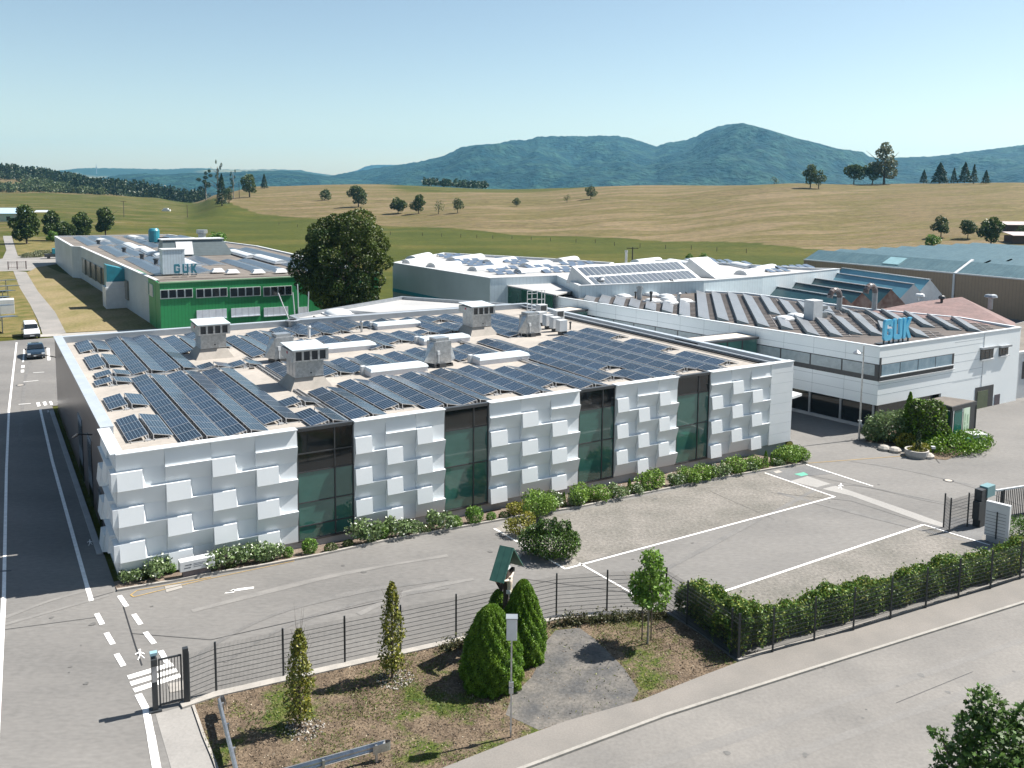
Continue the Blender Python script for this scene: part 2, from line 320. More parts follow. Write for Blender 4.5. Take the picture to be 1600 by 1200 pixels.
mb.quad(S(-90,-70),S(-.3,-70),S(-.3,KSG[0][1]),S(-.3,41),S(-.3,80.5),S(-90,80.5))
fr=[S(-.3,-70),S(KSG[-1][0],-70)]+[S(*k) for k in KSG[::-1]]
mb.quad(*fr); ke=KSG[-1]
mb.quad(S(ke[0],-70),S(170,-70),S(170,60),S(49.4,60),S(49.4,0),S(*ke)); mb.quad(S(-.3,41),S(49.4,41),S(49.4,80.5),S(-.3,80.5))
struct('yard',mb,M_ASPH)
# planting bed sloping down to the plinth
mb=MB()
for (a,b) in zip(KSG,KSG[1:]):
    za=-.45*min(1,max(0,(a[0]-2)/11)); zb=-.45*min(1,max(0,(b[0]-2)/11))
    mb.quad(S(*a,.06),S(*b,.06),S(b[0],.1,zb),S(a[0],.1,za))
mb.quad(S(*KSG[-1],.06),S(KSG[-1][0]+.4,.1,-.45),S(49,.1,-.45),S(*KSG[-2],.06)) if 0 else None
struct('planting_bed',mb,mat('bed_soil',(.13,.095,.07),(.20,.16,.125),rough=.95,scale=2,fine=.4,fscale=20,bump=1,bscale=20))
def strip_mesh(pts,w0,w1,z0,z1,mb=None):
    """kerb-like bar along world points, from w0 to w1 beside the line"""
    mb=mb or MB(); P=[Vector((p.x,p.y,0)) for p in pts]; offs=[]
    for i,p in enumerate(P):
        d=(P[min(i+1,len(P)-1)]-P[max(i-1,0)]).normalized(); offs.append(Vector((-d.y,d.x,0)))
    for i in range(len(P)-1):
        a,b,na,nb=P[i],P[i+1],offs[i],offs[i+1]
        q=[a+na*w0,b+nb*w0,b+nb*w1,a+na*w1]; mb.add([(*v.xy,z0) for v in q]+[(*v.xy,z1) for v in q],[(0,3,2,1),(4,5,6,7),(0,1,5,4),(1,2,6,5),(2,3,7,6),(3,0,4,7)])
    return mb
struct('kerb',strip_mesh([S(*k) for k in KSG],0,.14,-.3,.11),M_KERB)
def sheet(name,px,z,m,world=False,kind='structure'):
    mb=MB(); pts=[p if world else at(*p) for p in px]; mb.prism([(p.x,p.y) for p in pts],z-.02,z); return struct(name,mb,m,kind)
def island_mat():
    m=mat('island_soil',(.085,.064,.046),(.155,.118,.082),rough=.95,scale=1.1,fine=.45,fscale=11,bump=1.,bscale=14,spec=.1); N=m.node_tree.nodes; L=m.node_tree.links; b=N['Principled BSDF']
    src=b.inputs['Base Color'].links[0].from_socket; tc=[n for n in N if n.bl_idname=='ShaderNodeTexCoord'][0]
    n=N.new('ShaderNodeTexNoise'); n.inputs['Scale'].default_value=.42; n.inputs['Detail'].default_value=9; n.inputs['Roughness'].default_value=.72; L.new(tc.outputs['Object'],n.inputs[0])
    mr=N.new('ShaderNodeMapRange'); mr.inputs[1].default_value=.515; mr.inputs[2].default_value=.60; L.new(n.outputs[0],mr.inputs[0])
    n2=N.new('ShaderNodeTexNoise'); n2.inputs['Scale'].default_value=9; n2.inputs['Detail'].default_value=4; L.new(tc.outputs['Object'],n2.inputs[0]); r=N.new('ShaderNodeValToRGB'); r.color_ramp.elements[0].position=.35; r.color_ramp.elements[1].position=.65; r.color_ramp.elements[0].color=(.030,.055,.010,1); r.color_ramp.elements[1].color=(.095,.110,.028,1); L.new(n2.outputs[0],r.inputs[0])
    mx=N.new('ShaderNodeMix'); mx.data_type='RGBA'; L.new(mr.outputs[0],mx.inputs['Factor']); L.new(src,mx.inputs['A']); L.new(r.outputs[0],mx.inputs['B']); L.new(mx.outputs['Result'],b.inputs['Base Color']); return m
# left: dry verge, path, mown strip
sheet('dry_verge',[(-220,535),(0,527),(64,524),(58,500),(47,476),(31,450),(20.5,424),(0,424),(-160,432)],.020,M_TURF)
sheet('path',[(67,524),(103,520),(86,487.5),(59,455),(41,425),(20.5,423),(31,450),(47,476),(59,500)],.024,M_PATH)
sheet('crossroads',[(-90,432),(0,424),(48,423),(57,418),(92,412),(92,402),(28,400),(25,391),(19,372),(17,356),(22,350),(4,350),(5,372),(10,391),(4,404),(-40,412)],.028,M_PATH)
sheet('mown_strip',[(103,520),(180,516),(262,514),(262,480),(90,424),(60,410),(48,423),(41,426),(59,456),(86,488)],.020,M_HAY)
sheet('concrete_strip',[(103,521),(330,509),(330,513),(60,527),(58,523)],.032,M_KERB)
sheet('rough_grass',[(28,399),(92,401),(95,378),(60,372),(30,370),(20,372),(25,390)],.030,M_TURF)
# foreground island
ISL=[(300,1103),(337,1086),(443,1062),(540,1040),(713,1001),(870,966),(948,961),(1038,956),(1092,990),(1153,1036),(1090,1060),(1000,1096),(885,1128),(805,1157),(735,1187),(640,1220),(560,1262),(360,1262)]
sheet('traffic_island',ISL,.030,island_mat())
sheet('old_asphalt_patch',[(868,986),(905,982),(930,1000),(975,1045),(998,1080),(985,1102),(885,1128),(842,1142),(790,1118),(800,1088),(830,1060),(846,1030),(852,1005)],.036,M_OLD)
sheet('pavement',[(800,1160),(885,1129),(1000,1097),(1090,1061),(1153,1037),(1300,992),(1450,949),(1600,905),(1900,819),(1900,858),(1600,941),(1425,996),(1250,1051),(1040,1118),(850,1189),(700,1245),(560,1290),(560,1262),(660,1215)],.075,M_SIDE)
sheet('street',[(560,1292),(700,1246),(850,1193),(1040,1122),(1250,1055),(1425,1000),(1600,945),(1900,861),(2300,900),(2300,1700),(600,1700)],.010,M_ROAD)
KERB2=mat('street_kerb',(.29,.275,.25),(.23,.22,.20),rough=.85,scale=1.5,fine=.12,fscale=10)
kr=[at(*p) for p in [(560,1291),(700,1246),(850,1191),(1040,1120),(1250,1053),(1425,998),(1600,943),(1900,860)]]
struct('kerb',strip_mesh(kr,-.04,.10,-.1,.085),KERB2)
fk=[at(*p) for p in [(282,1103),(337,1085),(443,1061),(540,1039),(713,1000),(870,965),(948,958.5),(1036,954)]]
struct('kerb',strip_mesh(fk,-.28,.10,-.1,.09),M_KERB)
struct('kerb',strip_mesh([at(*p) for p in [(302,1104),(318,1150),(335,1190),(352,1240)]],-.05,.05,-.1,.06),M_KERB)
struct('kerb',strip_mesh([at(*p) for p in [(1153,1034),(1272,1000),(1391,966),(1497,933),(1600,902),(1900,815)]],-.05,.09,-.1,.12),M_KERB)
wk=[at(89,640),at(145,780),at(167,852),at(184,924)]
struct('kerb',strip_mesh([S(-.36,39),S(-.36,20),S(-.36,4)],-.28,.02,-.1,.07),mat('kerb_grey',(.33,.33,.33),rough=.8))
# paver bays
sheet('paver_bay',[(905,880),(1303,777),(1195,738),(1100,756),(1000,777),(900,799),(835,809),(838,822)],.008,M_PAVER)
sheet('paver_bay',[(1097,935),(1443,821),(1530,850),(1470,905),(1300,955),(1165,985)],.008,M_PAVER)
sheet('gravel_bed',[(772,827),(884,889),(905,880),(836,822),(828,808),(800,813)],.012,M_GRAVEL)
M_PATCH=mat('pale_asphalt',(.27,.262,.25),(.235,.228,.218),rough=.85,scale=.3,fine=.08,fscale=8)
M_DPATCH=mat('dark_asphalt',(.14,.14,.14),(.105,.106,.108),rough=.85,scale=.5,fine=.15,fscale=8)
sheet('asphalt_patch',[(1234,752),(1262,744),(1425,800),(1475,818),(1474,824),(1440,815),(1330,775)],.0096,M_PATCH)
sheet('asphalt_patch',[(1200,737),(1262,727),(1300,740),(1262,744),(1234,752)],.010,M_DPATCH)
sheet('asphalt_patch',[(1448,822),(1530,848),(1535,838),(1545,815),(1490,808)],.0088,M_DPATCH)
sheet('walkway',[(243,1116),(297,1101),(352,1250),(285,1262)],.009,mat('walk_asphalt',(.26,.25,.235),(.22,.212,.2),rough=.85,scale=.5,fine=.08,fscale=9))
# ---------------- painted markings ----------------
def mark(name,segs,z=.016,m=M_LINE):
    mb=MB()
    for s_ in segs:
        if not isinstance(s_[2],tuple):
            a,b=at(*s_[0]),at(*s_[1]); d=(b-a).normalized(); n=Vector((-d.y,d.x,0))*s_[2]/2
            q=[a-n,b-n,b+n,a+n]
        else: q=[at(*p) for p in s_]
        mb.quad(*[(v.x,v.y,z) for v in q])
        if (q[1]-q[0]).cross(q[2]-q[0]).z<0: mb.f[-1]=mb.f[-1][::-1]
    return struct(name,mb,m)
mark('bay_line',[((772,826),(884,889.5),.14),((884,889),(1305,776),.14),((1195,739),(1303,776),.13),((905,880),(1040,957),.13),((1095,936.5),(1443,820),.15),((1443,820),(1547,852),.13),((1260,726),(1364,760),.14)])
mark('lane_line',[((81.5,720),(136,916),.19),((63,640),(81.5,720),.19),((136,916),(143,939),.21),((26,535),(14,640),.17),((14,640),(10,735),.17),((10,735),(6,935),.17),((6,935),(-8,1200),.2)])
mark('lane_dash',[((151,959),(160,976),.22),((166,989),(176.5,1007),.22),((182,1022),(193,1041),.22),((186.5,931),(198,948),.22),((209,960),(220,976),.22),((227,988),(241,1006),.22),((251,1017),(262,1037),.22)])
mark('zebra_bars',[((200,1059),(270,1038),.34),((204,1069),(276,1047),.34),((209,1079.5),(282,1055.5),.34)])
mark('lane_line',[((216,1085),(228,1108),.26),((228,1108),(236,1150),.26),((236,1150),(250,1230),.28)])
mark('arrow_mark',[((350,927),(372,920),(397,917),(396,920),(374,923)),((350,928),(366,926),(366,920.5))])
mark('white_slab',[((257,916),(283,913),(285,919),(260,926)),((262,1069),(286,1064),(289,1078),(266,1083)),((1208,737),(1217,735),(1223,738),(1213,740))],.02,M_KERB)
mark('parking_mark',[((38,546),(36,566),.16),((36,571),(35.5,575),.3),((35.3,578),(35,582),.3),((75,544),(76.5,563),.3),((52,582.5),(69,581.5),.14),((36,597),(60,594.5),.14),((29,632),(48,630.5),.14),((57,630),(64,635),.01)],.016)
mark('crossing_blocks',[((56.5,629.5),(61.5,628.5),(63.5,634.5),(58.5,635.5)),((66.5,628.5),(71.5,627.5),(74,633),(69,634)),((76.5,627.5),(80.5,627),(83,632),(79,633))],.016)
# walking figure marks painted on the asphalt
def walker(name,cx,cy,k,fl=1):
    e=lambda a,b:(cx+a*k*fl,cy+b*k)
    mark(name,[(e(-1,-5),e(1,-5.4),e(1.4,-3.8),e(-.6,-3.4)),(e(-.8,-3.2),e(1.2,-3.4),e(1.6,1),e(-.2,1.2)),(e(-.6,-2.6),e(-4.6,-.4),e(-4.2,.4),e(-.4,-1.4)),(e(1,-2.8),e(5,-1),e(4.6,0),e(1.2,-1.6)),(e(-.2,.8),e(-2,5.4),e(-1,5.8),e(.9,1)),(e(.9,.8),e(4.4,4),e(5.2,3.4),e(1.6,.2))],.02)
walker('pedestrian_mark',218,1023,1.6); walker('pedestrian_mark',140,848,.9); walker('pedestrian_mark',1314,760,.9,-1); walker('pedestrian_mark',75,643,.4)
mark('green_mark',[((1241,741),(1256,738),(1263,742),(1252,744.5))],.02,mat('green_paint',(.10,.36,.26),rough=.7))
mark('loop_line',[((204,930),(209,933),.06),((209,933),(320,906),.05),((320,906),(460,877),.04),((204,930),(214,923),.05),((214,923),(330,902),.05),((1262,724),(1420,712),.06)],.02,mat('yellow_paint',(.45,.30,.10),rough=.7))
def ribbon(name,pts,w,z,m):
    P=[at(*p) for p in pts]; Q=[]
    for i in range(len(P)-1):
        p0,p1,p2,p3=P[max(i-1,0)],P[i],P[i+1],P[min(i+2,len(P)-1)]
        for k in range(8):
            t=k/8; Q.append(.5*((2*p1)+(p2-p0)*t+(2*p0-5*p1+4*p2-p3)*t*t+(3*p1-p0-3*p2+p3)*t**3))
    Q.append(P[-1]); mb=MB(); L=[]
    for i,q in enumerate(Q):
        d=(Q[min(i+1,len(Q)-1)]-Q[max(i-1,0)]).normalized(); n=Vector((-d.y,d.x,0))*w/2*(.7+.6*noise.noise(q*.3)+.2); L+=[(q.x+n.x,q.y+n.y,z),(q.x-n.x,q.y-n.y,z)]
    mb.add(L,[(2*i+1,2*i+3,2*i+2,2*i) for i in range(len(Q)-1)]); return struct(name,mb,m)
M_TYRE=mat('tyre_film',(.150,.145,.138),(.118,.115,.111),rough=.8,scale=1.2,fine=.12,fscale=9,ramp=(.35,.6)); M_SCUFF=mat('scuffed_asphalt',(.192,.185,.175),(.150,.145,.138),rough=.85,scale=1.,fine=.1,fscale=8)
M_RTYRE=mat('road_film',(.172,.165,.155),(.150,.144,.136),rough=.85,scale=.8,fine=.1,fscale=8)
for k,(pts,w) in enumerate([([(1600,868),(1480,838),(1330,800),(1215,770)],.5),([(1600,812),(1455,783),(1310,757),(1210,800),(1030,895)],.35),([(700,905),(560,925),(430,960),(330,1010),(280,1060)],.35),([(700,918),(570,940),(450,978),(350,1035)],.3),([(1330,720),(1420,735),(1520,760),(1600,790)],.4),([(30,700),(35,640),(40,590),(48,565)],.3)]): ribbon('tyre_track',pts,w,.0120+k*.00035,M_TYRE)
for k,(pts,w) in enumerate([([(0,968),(75,940),(140,922)],.35),([(0,978),(100,950),(170,930)],.3),([(300,955),(520,900),(700,868)],.4),([(560,960),(640,925),(740,905)],.4)]): ribbon('scuff',pts,w,.0112+k*.0002,M_SCUFF)
for k,(pts,w) in enumerate([([(700,1300),(900,1235),(1200,1135),(1600,1000)],.5),([(900,1300),(1150,1210),(1600,1052)],.5),([(1200,1300),(1600,1150)],.45),([(1350,1290),(1600,1200)],.5)]): ribbon('tyre_track',pts,w,.0130+k*.0003,M_RTYRE)
rgs=random.Random(12)
for k in range(30):
    cx,cy=rgs.choice([(rgs.uniform(200,1000),rgs.uniform(860,960)),(rgs.uniform(1000,1560),rgs.uniform(740,860)),(rgs.uniform(10,150),rgs.uniform(960,1190)),(rgs.uniform(1000,1590),rgs.uniform(1010,1190))]); c=at(cx,cy)
    if not (c.y>0): continue
    r=rgs.uniform(.04,.16); n=11; mb=MB(); mb.quad(*[(c.x+r*rgs.uniform(.6,1.2)*math.cos(2*math.pi*i/n),c.y+r*rgs.uniform(.6,1.2)*math.sin(2*math.pi*i/n),.0170+k*.00006) for i in range(n)]); struct('oil_stain',mb,mat('stain',(.085,.083,.08),(.13,.127,.12),rough=.7,scale=4))
M_TAR=mat('tar',(.03,.03,.032),rough=.5)
mark('joint_line',[((1400,1099),(1520,1050),.025),((1225,1028),(1290,1045),.02),((1090,1064),(1110,1090),.02),((787,1159),(806,1196),.02),((812,1151),(840,1186),.02),((0,893),(18,892),.16),((1205,770),(1330,783),.03),((1330,783),(1600,868),.03),((1260,742),(1600,812),.03),((1110,768),(1210,812),.02),((820,905),(1010,930),.03),((205,990),(330,1000),.03),((330,1000),(620,935),.035),((0,985),(150,965),.03),((143,935),(178,925),.03),((193,948),(212,1010),.05),((212,1010),(222,1040),.05),((1460,715),(1468,724),.05),((1040,1120),(1043,1112),.02)],.018,M_TAR)
def manhole(px,py,r,light=False):
    c=at(px,py); mb=MB(); mb.lathe((c.x,c.y,0),[(r,0),(r,.022)],24); o=mb.build('manhole_cover',M_KERB if light else M_TAR); 
    m2=MB(); m2.lathe((c.x,c.y,0),[(r*.72,0),(r*.72,.028)],24); m2.build('cover_plate',mat('cast_cover',(.42,.38,.33) if light else (.12,.12,.12),rough=.6),o); return o
tag(manhole(803,868,.42,True),'round manhole cover with pale centre in the front yard beside the big bush','manhole cover','manhole covers in the yard')
tag(manhole(32,602,.4),'round manhole cover in the yard asphalt behind the dark car\'s lane','manhole cover','manhole covers in the yard')
tag(manhole(1482,751,.34),'small dark drain cover in the wide yard left of the sliding gate','drain cover','manhole covers in the yard')
# ---------------- building materials ----------------
M_PANEL=mat('white_cladding',(.64,.67,.69),(.60,.635,.66),rough=.38,scale=.5,spec=.5)
M_WHITEM=mat('white_metal',(.56,.575,.585),(.49,.505,.515),rough=.45,scale=1.5)
M_DARKM=mat('dark_metal',(.045,.048,.052),(.035,.037,.04),rough=.45,scale=3)
M_GREYM=mat('grey_metal',(.34,.36,.38),(.28,.30,.32),rough=.42,metal=.5,scale=2)
M_ZINC=mat('galvanised_steel',(.50,.51,.52),(.36,.37,.38),rough=.36,metal=.75,scale=4,fine=.12,fscale=14)
M_CONC=mat('plinth_concrete',(.36,.37,.38),(.30,.31,.32),rough=.85,scale=1.5,fine=.08)
M_ROOF=mat('roof_membrane',(.345,.312,.275),(.255,.235,.21),rough=.8,scale=.35,fine=.08,fscale=3,ramp=(.3,.75),wave=((GD.x,GD.y,0),1.55,.07))
M_GLASS=mat('tinted_glass',(.040,.13,.11),(.028,.095,.080),rough=.05,scale=.4,spec=.9,coat=.3)
M_DGLASS=mat('dark_glass',(.010,.014,.016),(.008,.010,.012),rough=.05,scale=.8,spec=.8)
M_BLIND=mat('blind_glass',(.30,.36,.38),(.24,.29,.31),rough=.25,scale=2,spec=.6,wave=((0,0,1),.12,.25))
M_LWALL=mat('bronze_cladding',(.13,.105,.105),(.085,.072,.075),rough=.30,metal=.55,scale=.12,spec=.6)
NG=-GD  # outward normal of the folded facade
# ---------------- main building ----------------
def fold_section(mb,s0,s1,ncol,phase,org,ax,nrm,zt=6.58,rows=7,flat_from=None,first_even=True):
    """folded cladding: org = point on wall line, ax = along, nrm = outward"""
    w=(s1-s0)/ncol; h=(zt-.14)/rows
    Pt=lambda a,z,p: org+ax*a+UP*z+nrm*p
    for c in range(ncol):
        a0=s0+c*w; a1=a0+w; am=a0+w*.52
        for r in range(rows):
            z1=zt-r*h; z0=z1-h; g=.004
            bump=(c+r+phase)%2==1
            e=.006; B=.38; T=.27
            if bump and r==0:
                mb.quad(Pt(a0,z0+e,.13),Pt(a1-e,z0+e,.13),Pt(a1-e,z1,.04),Pt(a0,z1,.04)); mb.quad(Pt(a0,z0+e,0),Pt(a1-e,z0+e,0),Pt(a1-e,z0+e,.13),Pt(a0,z0+e,.13))
                for a in (a0,a1-e): mb.quad(Pt(a,z0+e,0),Pt(a,z0+e,.13),Pt(a,z1,.04),Pt(a,z1,0))
            elif bump:
                af=am+w*.015; ab=am+w*.075
                mb.quad(Pt(a0,z0+e,B),Pt(am,z0+e,B),Pt(am,z1,T),Pt(a0,z1,T))                    # face
                mb.quad(Pt(a0,z1,0),Pt(a0,z1,T),Pt(am,z1,T),Pt(af,z1,0))                          # ledge
                mb.quad(Pt(a0,z0+e,0),Pt(ab,z0+e,0),Pt(am,z0+e,B),Pt(a0,z0+e,B))                 # underside
                mb.quad(Pt(am,z0+e,B),Pt(ab,z0+e,0),Pt(af,z1,0),Pt(am,z1,T))                      # right flank
                mb.quad(Pt(a0,z0+e,0),Pt(a0,z0+e,B),Pt(a0,z1,T),Pt(a0,z1,0))                      # left flank
                mb.quad(Pt(ab,z0+e,.004),Pt(a1-2*e,z0+e,.004),Pt(a1-2*e,z1,.004),Pt(af,z1,.004))  # recess
            else:
                t_=T if r else .12
                mb.quad(Pt(a0,z0+e,.004),Pt(a1-2*e,z0+e,.004),Pt(a1-2*e,z1,t_),Pt(a0,z1,t_))
                mb.quad(Pt(a0,z1,.0),Pt(a0,z1,t_),Pt(a1-2*e,z1,t_),Pt(a1-2*e,z1,.0))
                for a in(a0,a1-2*e): mb.quad(Pt(a,z0+e,.0),Pt(a,z1,t_),Pt(a,z1,.0))
    # backing and coping
    mb.add([Pt(a,z,p) for z in(.14,zt) for a,p in((s0,-.12),(s1,-.12),(s1,0.),(s0,0.))],[(0,3,2,1),(4,5,6,7),(0,1,5,4),(1,2,6,5),(2,3,7,6),(3,0,4,7)])
    mb.add([Pt(a,z,p) for z in(zt,zt+.045) for a,p in((s0,-.38),(s1,-.38),(s1,.24),(s0,.24))],[(0,3,2,1),(4,5,6,7),(0,1,5,4),(1,2,6,5),(2,3,7,6),(3,0,4,7)])
main=thing('factory_hall','low white hall with folded cladding, tall green glass bays and many roof solar panels','factory building',S(0,0,0),TH)
RZ_=6.0; MG=39.2; MS=49.0
mb=MB(); mb.cur=0
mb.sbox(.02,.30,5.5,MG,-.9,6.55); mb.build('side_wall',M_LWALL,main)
mb=MB(); mb.sbox(MS-.3,MS-.02,.35,MG,-.9,6.5); mb.sbox(.3,MS-.3,MG-.3,MG-.02,-.9,6.5); mb.build('rear_wall',M_WHITEM,main)
mb=MB(); mb.sbox(.3,MS-.3,.42,MG-.3,5.7,RZ_); mb.build('roof',M_ROOF,main)
mb=MB(); mb.sbox(-.06,.62,5.5,MG+.05,6.55,6.62); mb.sbox(.30,.60,5.5,MG-.3,6.0,6.55); mb.sbox(.62,MS-.55,MG-.5,MG+.05,6.50,6.58); mb.sbox(.6,MS-.3,MG-.42,MG-.3,6.0,6.5)
mb.sbox(MS-.5,MS+.03,.4,MG+.05,6.50,6.57); mb.sbox(MS-1.05,MS-.92,.6,MG-.5,6.3,6.38); mb.sbox(MS-.42,MS-.3,.42,MG-.3,6.0,6.5); mb.sbox(.3,MS-.3,.30,.42,6.0,6.55)
mb.build('parapet',mat('parapet_metal',(.42,.46,.50),(.36,.40,.44),rough=.4,metal=.2,scale=1),main)
mb=MB(); mb.sbox(MS-.92,MS-.52,.6,MG-.5,6.05,6.12); mb.build('gutter',M_DARKM,main)
mb=MB(); mb.sbox(.15,MS-.3,.10,.30,-1.2,6.4); mb.build('plinth_wall',M_CONC,main)
mb=MB(); mb.sbox(.0,.15,.05,5.4,-.8,.14);mb.build('plinth',M_CONC,main)
SEC=[(0,9.19,4,0),(12.52,18.32,3,0),(21.45,28.37,3,1),(31.42,37.05,3,0),(40.22,46.5,3,1)]
for i,(a,b,n,ph) in enumerate(SEC):
    mb=MB(); fold_section(mb,a,b,n,ph,S(0,0),FD,NG)
    if i==0:
        for r in (1,3,5): z1=6.58-r*.92; mb.sbox(-.26,.0,-.29,.75,z1-.91,z1-.002)
    mb.build('folded_cladding',M_PANEL,main)
mb=MB()   # flat cladding at the right end
for r in range(8):
    z0=.14+r*.805; mb.sbox(46.53,48.98,-.14,.1,z0+.012,z0+.805)
mb.sbox(46.5,48.95,-.1,.1,.14,6.58); mb.sbox(46.5,49.03,-.2,.36,6.58,6.625)
mb.sbox(48.9,49.0,-.1,MG,.14,6.5); mb.build('flat_cladding',M_PANEL,main)
mb=MB(); fold_section(mb,0,5.3,2,1,S(0,5.3),-GD,-FD,zt=6.572); mb.build('folded_cladding',M_PANEL,main)
for g0,w_,zt in ((17,2.6,4.3),(11.5,2.2,4.3),(7.2,1.1,2.4)): MB().sbox(-.02,.06,g0,g0+w_,.1,zt).build('side_window',M_DGLASS,main)
mb=MB(); mb.tube(S(-.1,9.6,5.2),S(-.9,9.0,5.5),.04); mb.tube(S(-.9,9.,5.5),S(-1.2,8.9,5.35),.09,.05); mb.build('wall_lamp',M_DARKM,main)
mb=MB(); mb.tube(S(-.1,36.6,5.2),S(-1.2,36.2,5.6),.04); mb.tube(S(-1.2,36.2,5.6),S(-1.6,36.1,5.5),.09,.05); mb.build('wall_lamp',M_DARKM,main)
WIN=[(9.19,12.52,[5.13,4.06,2.3,.95]),(18.32,21.45,[5.16,2.87]),(28.37,31.42,[5.16,2.87]),(37.05,40.22,[5.16,2.87])]
for i,(a,b,tz) in enumerate(WIN):
    mb=MB(); top=6.42; mb.sbox(a-.0,b,-.02,.3,top,6.60); mb.sbox(a,b,.0,.09,.06,.16)
    mu=a+(b-a)*.66
    for x in (a+.04,mu,b-.05): mb.sbox(x-.035,x+.035,.01,.09,.16,top)
    for z in tz: mb.sbox(a,b,.03,.085,z-.035,z+.035)
    wf=mb.build('glazed_bay',M_DARKM,main)
    zs=[.16]+sorted(tz)+[top]
    for z0,z1 in zip(zs,zs[1:]):
        for x0,x1 in((a+.07,mu-.03),(mu+.03,b-.08)):
            dark=(z1>5.5) or (i==0 and z1>4.2)
            m2=MB(); m2.sbox(x0,x1,.06+random.Random(int(x0*100+z0*10)).uniform(0,.004),.075,z0+.035,z1-.035); m2.build('pane',M_DGLASS if dark else M_GLASS,wf)
    m2=MB(); m2.sbox(a,b,.11,.3,.2,6.4); m2.build('room_wall',mat('bay_backing',(.03,.05,.05),rough=.8),wf)
# cable-stayed white canopy on the right side wall
mb=MB(); P=[S(49,3.0,3.15),S(49,12,3.15),S(52.6,10,3.05),S(52.6,1.2,3.05)]
q=[at(1236,609,3.7),at(1281,620,3.4)]
mb.add([Vector((*p.xy,z)) for z in (3.05,3.25) for p in (S(49,.9),S(52.2,1.6),S(52.2,9),S(49,9))],[(0,3,2,1),(4,5,6,7),(0,1,5,4),(1,2,6,5),(2,3,7,6),(3,0,4,7)])
cn=mb.build('canopy',M_WHITEM,main); m2=MB(); m2.tube(S(49,2.6,5.0),S(51.6,2.2,3.3),.06); m2.build('stay',M_WHITEM,cn)
# ---------------- solar racks ----------------
def module_mat():
    m=bpy.data.materials.new('solar_glass'); m.use_nodes=True; N=m.node_tree.nodes; L=m.node_tree.links; b=N['Principled BSDF']
    tc=N.new('ShaderNodeTexCoord'); sp_=N.new('ShaderNodeSeparateXYZ'); L.new(tc.outputs['Object'],sp_.inputs[0])
    def line(src,per,w):
        p=N.new('ShaderNodeMath'); p.operation='PINGPONG'; p.inputs[1].default_value=per/2; L.new(src,p.inputs[0])
        c=N.new('ShaderNodeMath'); c.operation='LESS_THAN'; c.inputs[1].default_value=w; L.new(p.outputs[0],c.inputs[0]); return c.outputs[0]
    a=line(sp_.outputs['X'],.176,.009); c=line(sp_.outputs['Y'],.270,.008)
    mx=N.new('ShaderNodeMath'); mx.operation='MAXIMUM'; L.new(a,mx.inputs[0]); L.new(c,mx.inputs[1])
    mi=N.new('ShaderNodeMix'); mi.data_type='RGBA'; L.new(mx.outputs[0],mi.inputs['Factor'])
    n=N.new('ShaderNodeTexNoise'); n.inputs['Scale'].default_value=1.3; L.new(tc.outputs['Object'],n.inputs[0])
    r=N.new('ShaderNodeValToRGB'); r.color_ramp.elements[0].color=(.006,.012,.028,1); r.color_ramp.elements[1].color=(.010,.020,.040,1); L.new(n.outputs[0],r.inputs[0])
    oi=N.new('ShaderNodeObjectInfo'); sc=N.new('ShaderNodeVectorMath'); sc.operation='SCALE'; mr=N.new('ShaderNodeMapRange'); mr.inputs[3].default_value=.7; mr.inputs[4].default_value=1.35
    L.new(oi.outputs['Random'],mr.inputs[0]); L.new(r.outputs[0],sc.inputs[0]); L.new(mr.outputs[0],sc.inputs['Scale'])
    L.new(sc.outputs[0],mi.inputs['A']); mi.inputs['B'].default_value=(.16,.22,.27,1); L.new(mi.outputs['Result'],b.inputs['Base Color'])
    b.inputs['Roughness'].default_value=.2; b.inputs['Specular IOR Level'].default_value=.5; b.inputs['IOR'].default_value=1.22
    return m
M_MOD=module_mat(); M_ALU=mat('aluminium',(.62,.63,.64),(.55,.56,.57),rough=.35,metal=.5,scale=3)
def module_mesh(w,l,t=.04):
    me=MB(); me.cur=0; me.quad((0.018,.018,t+.002),(w-.018,.018,t+.002),(w-.018,l-.018,t+.002),(.018,l-.018,t+.002)); me.cur=1; me.box(0,w,0,l,0,t)
    x=bpy.data.meshes.new('solar_module'); x.from_pydata(me.v,[],me.f); x.materials.append(M_MOD); x.materials.append(M_ALU); x.polygons.foreach_set('material_index',me.m); return x
ML,MW=1.66,1.08; MESH_MOD=module_mesh(MW,ML-.02)
TILT=R_(12)
def rack_mesh(n,two):
    mb=MB(); L_=n*ML; h=MW*math.sin(TILT)
    ends=[0,L_]+[k*ML for k in range(1,n)]
    for y in ends:
        mb.box(.02,2.28 if two else 1.1,y-.03,y+.03,.0,.04); mb.box(1.02,1.06,y-.025,y+.025,.04,.10+h)
        if two: mb.box(1.28,1.32,y-.025,y+.025,.04,.10+h)
        mb.box(.85,1.15,y-.10,y+.10,.0,.09)
    for x in (.15,1.0)+((1.36,2.1) if two else ()): mb.box(x-.025,x+.025,-.12,L_+.12,.03,.07)
    # wind deflector between the ridges
    me=bpy.data.meshes.new('rack'); me.from_pydata(mb.v,[],mb.f); me.materials.append(M_ALU); return me
RACKS={}
def solar_pair(s,g,n,label,z=RZ_,group='solar racks on the flat roof of the folded white hall',two=True,rot=TH):
    t=thing('solar_rack',label,'solar panels',S(s,g,z),rot,group)
    if (n,two) not in RACKS: RACKS[n,two]=rack_mesh(n,two)
    o=bpy.data.objects.new('rack_frame',RACKS[n,two]); COL.objects.link(o); o.parent=t
    for k in range(n):
        for side in ((0,1) if two else (0,)):
            o=bpy.data.objects.new('solar_module',MESH_MOD); COL.objects.link(o); o.parent=t
            if side==0: o.location=(0,k*ML+.01,.10); o.rotation_euler=(0,-TILT,0)
            else: o.location=(1.27,k*ML+.01,.10+MW*math.sin(TILT)); o.rotation_euler=(0,TILT,0)
    return t
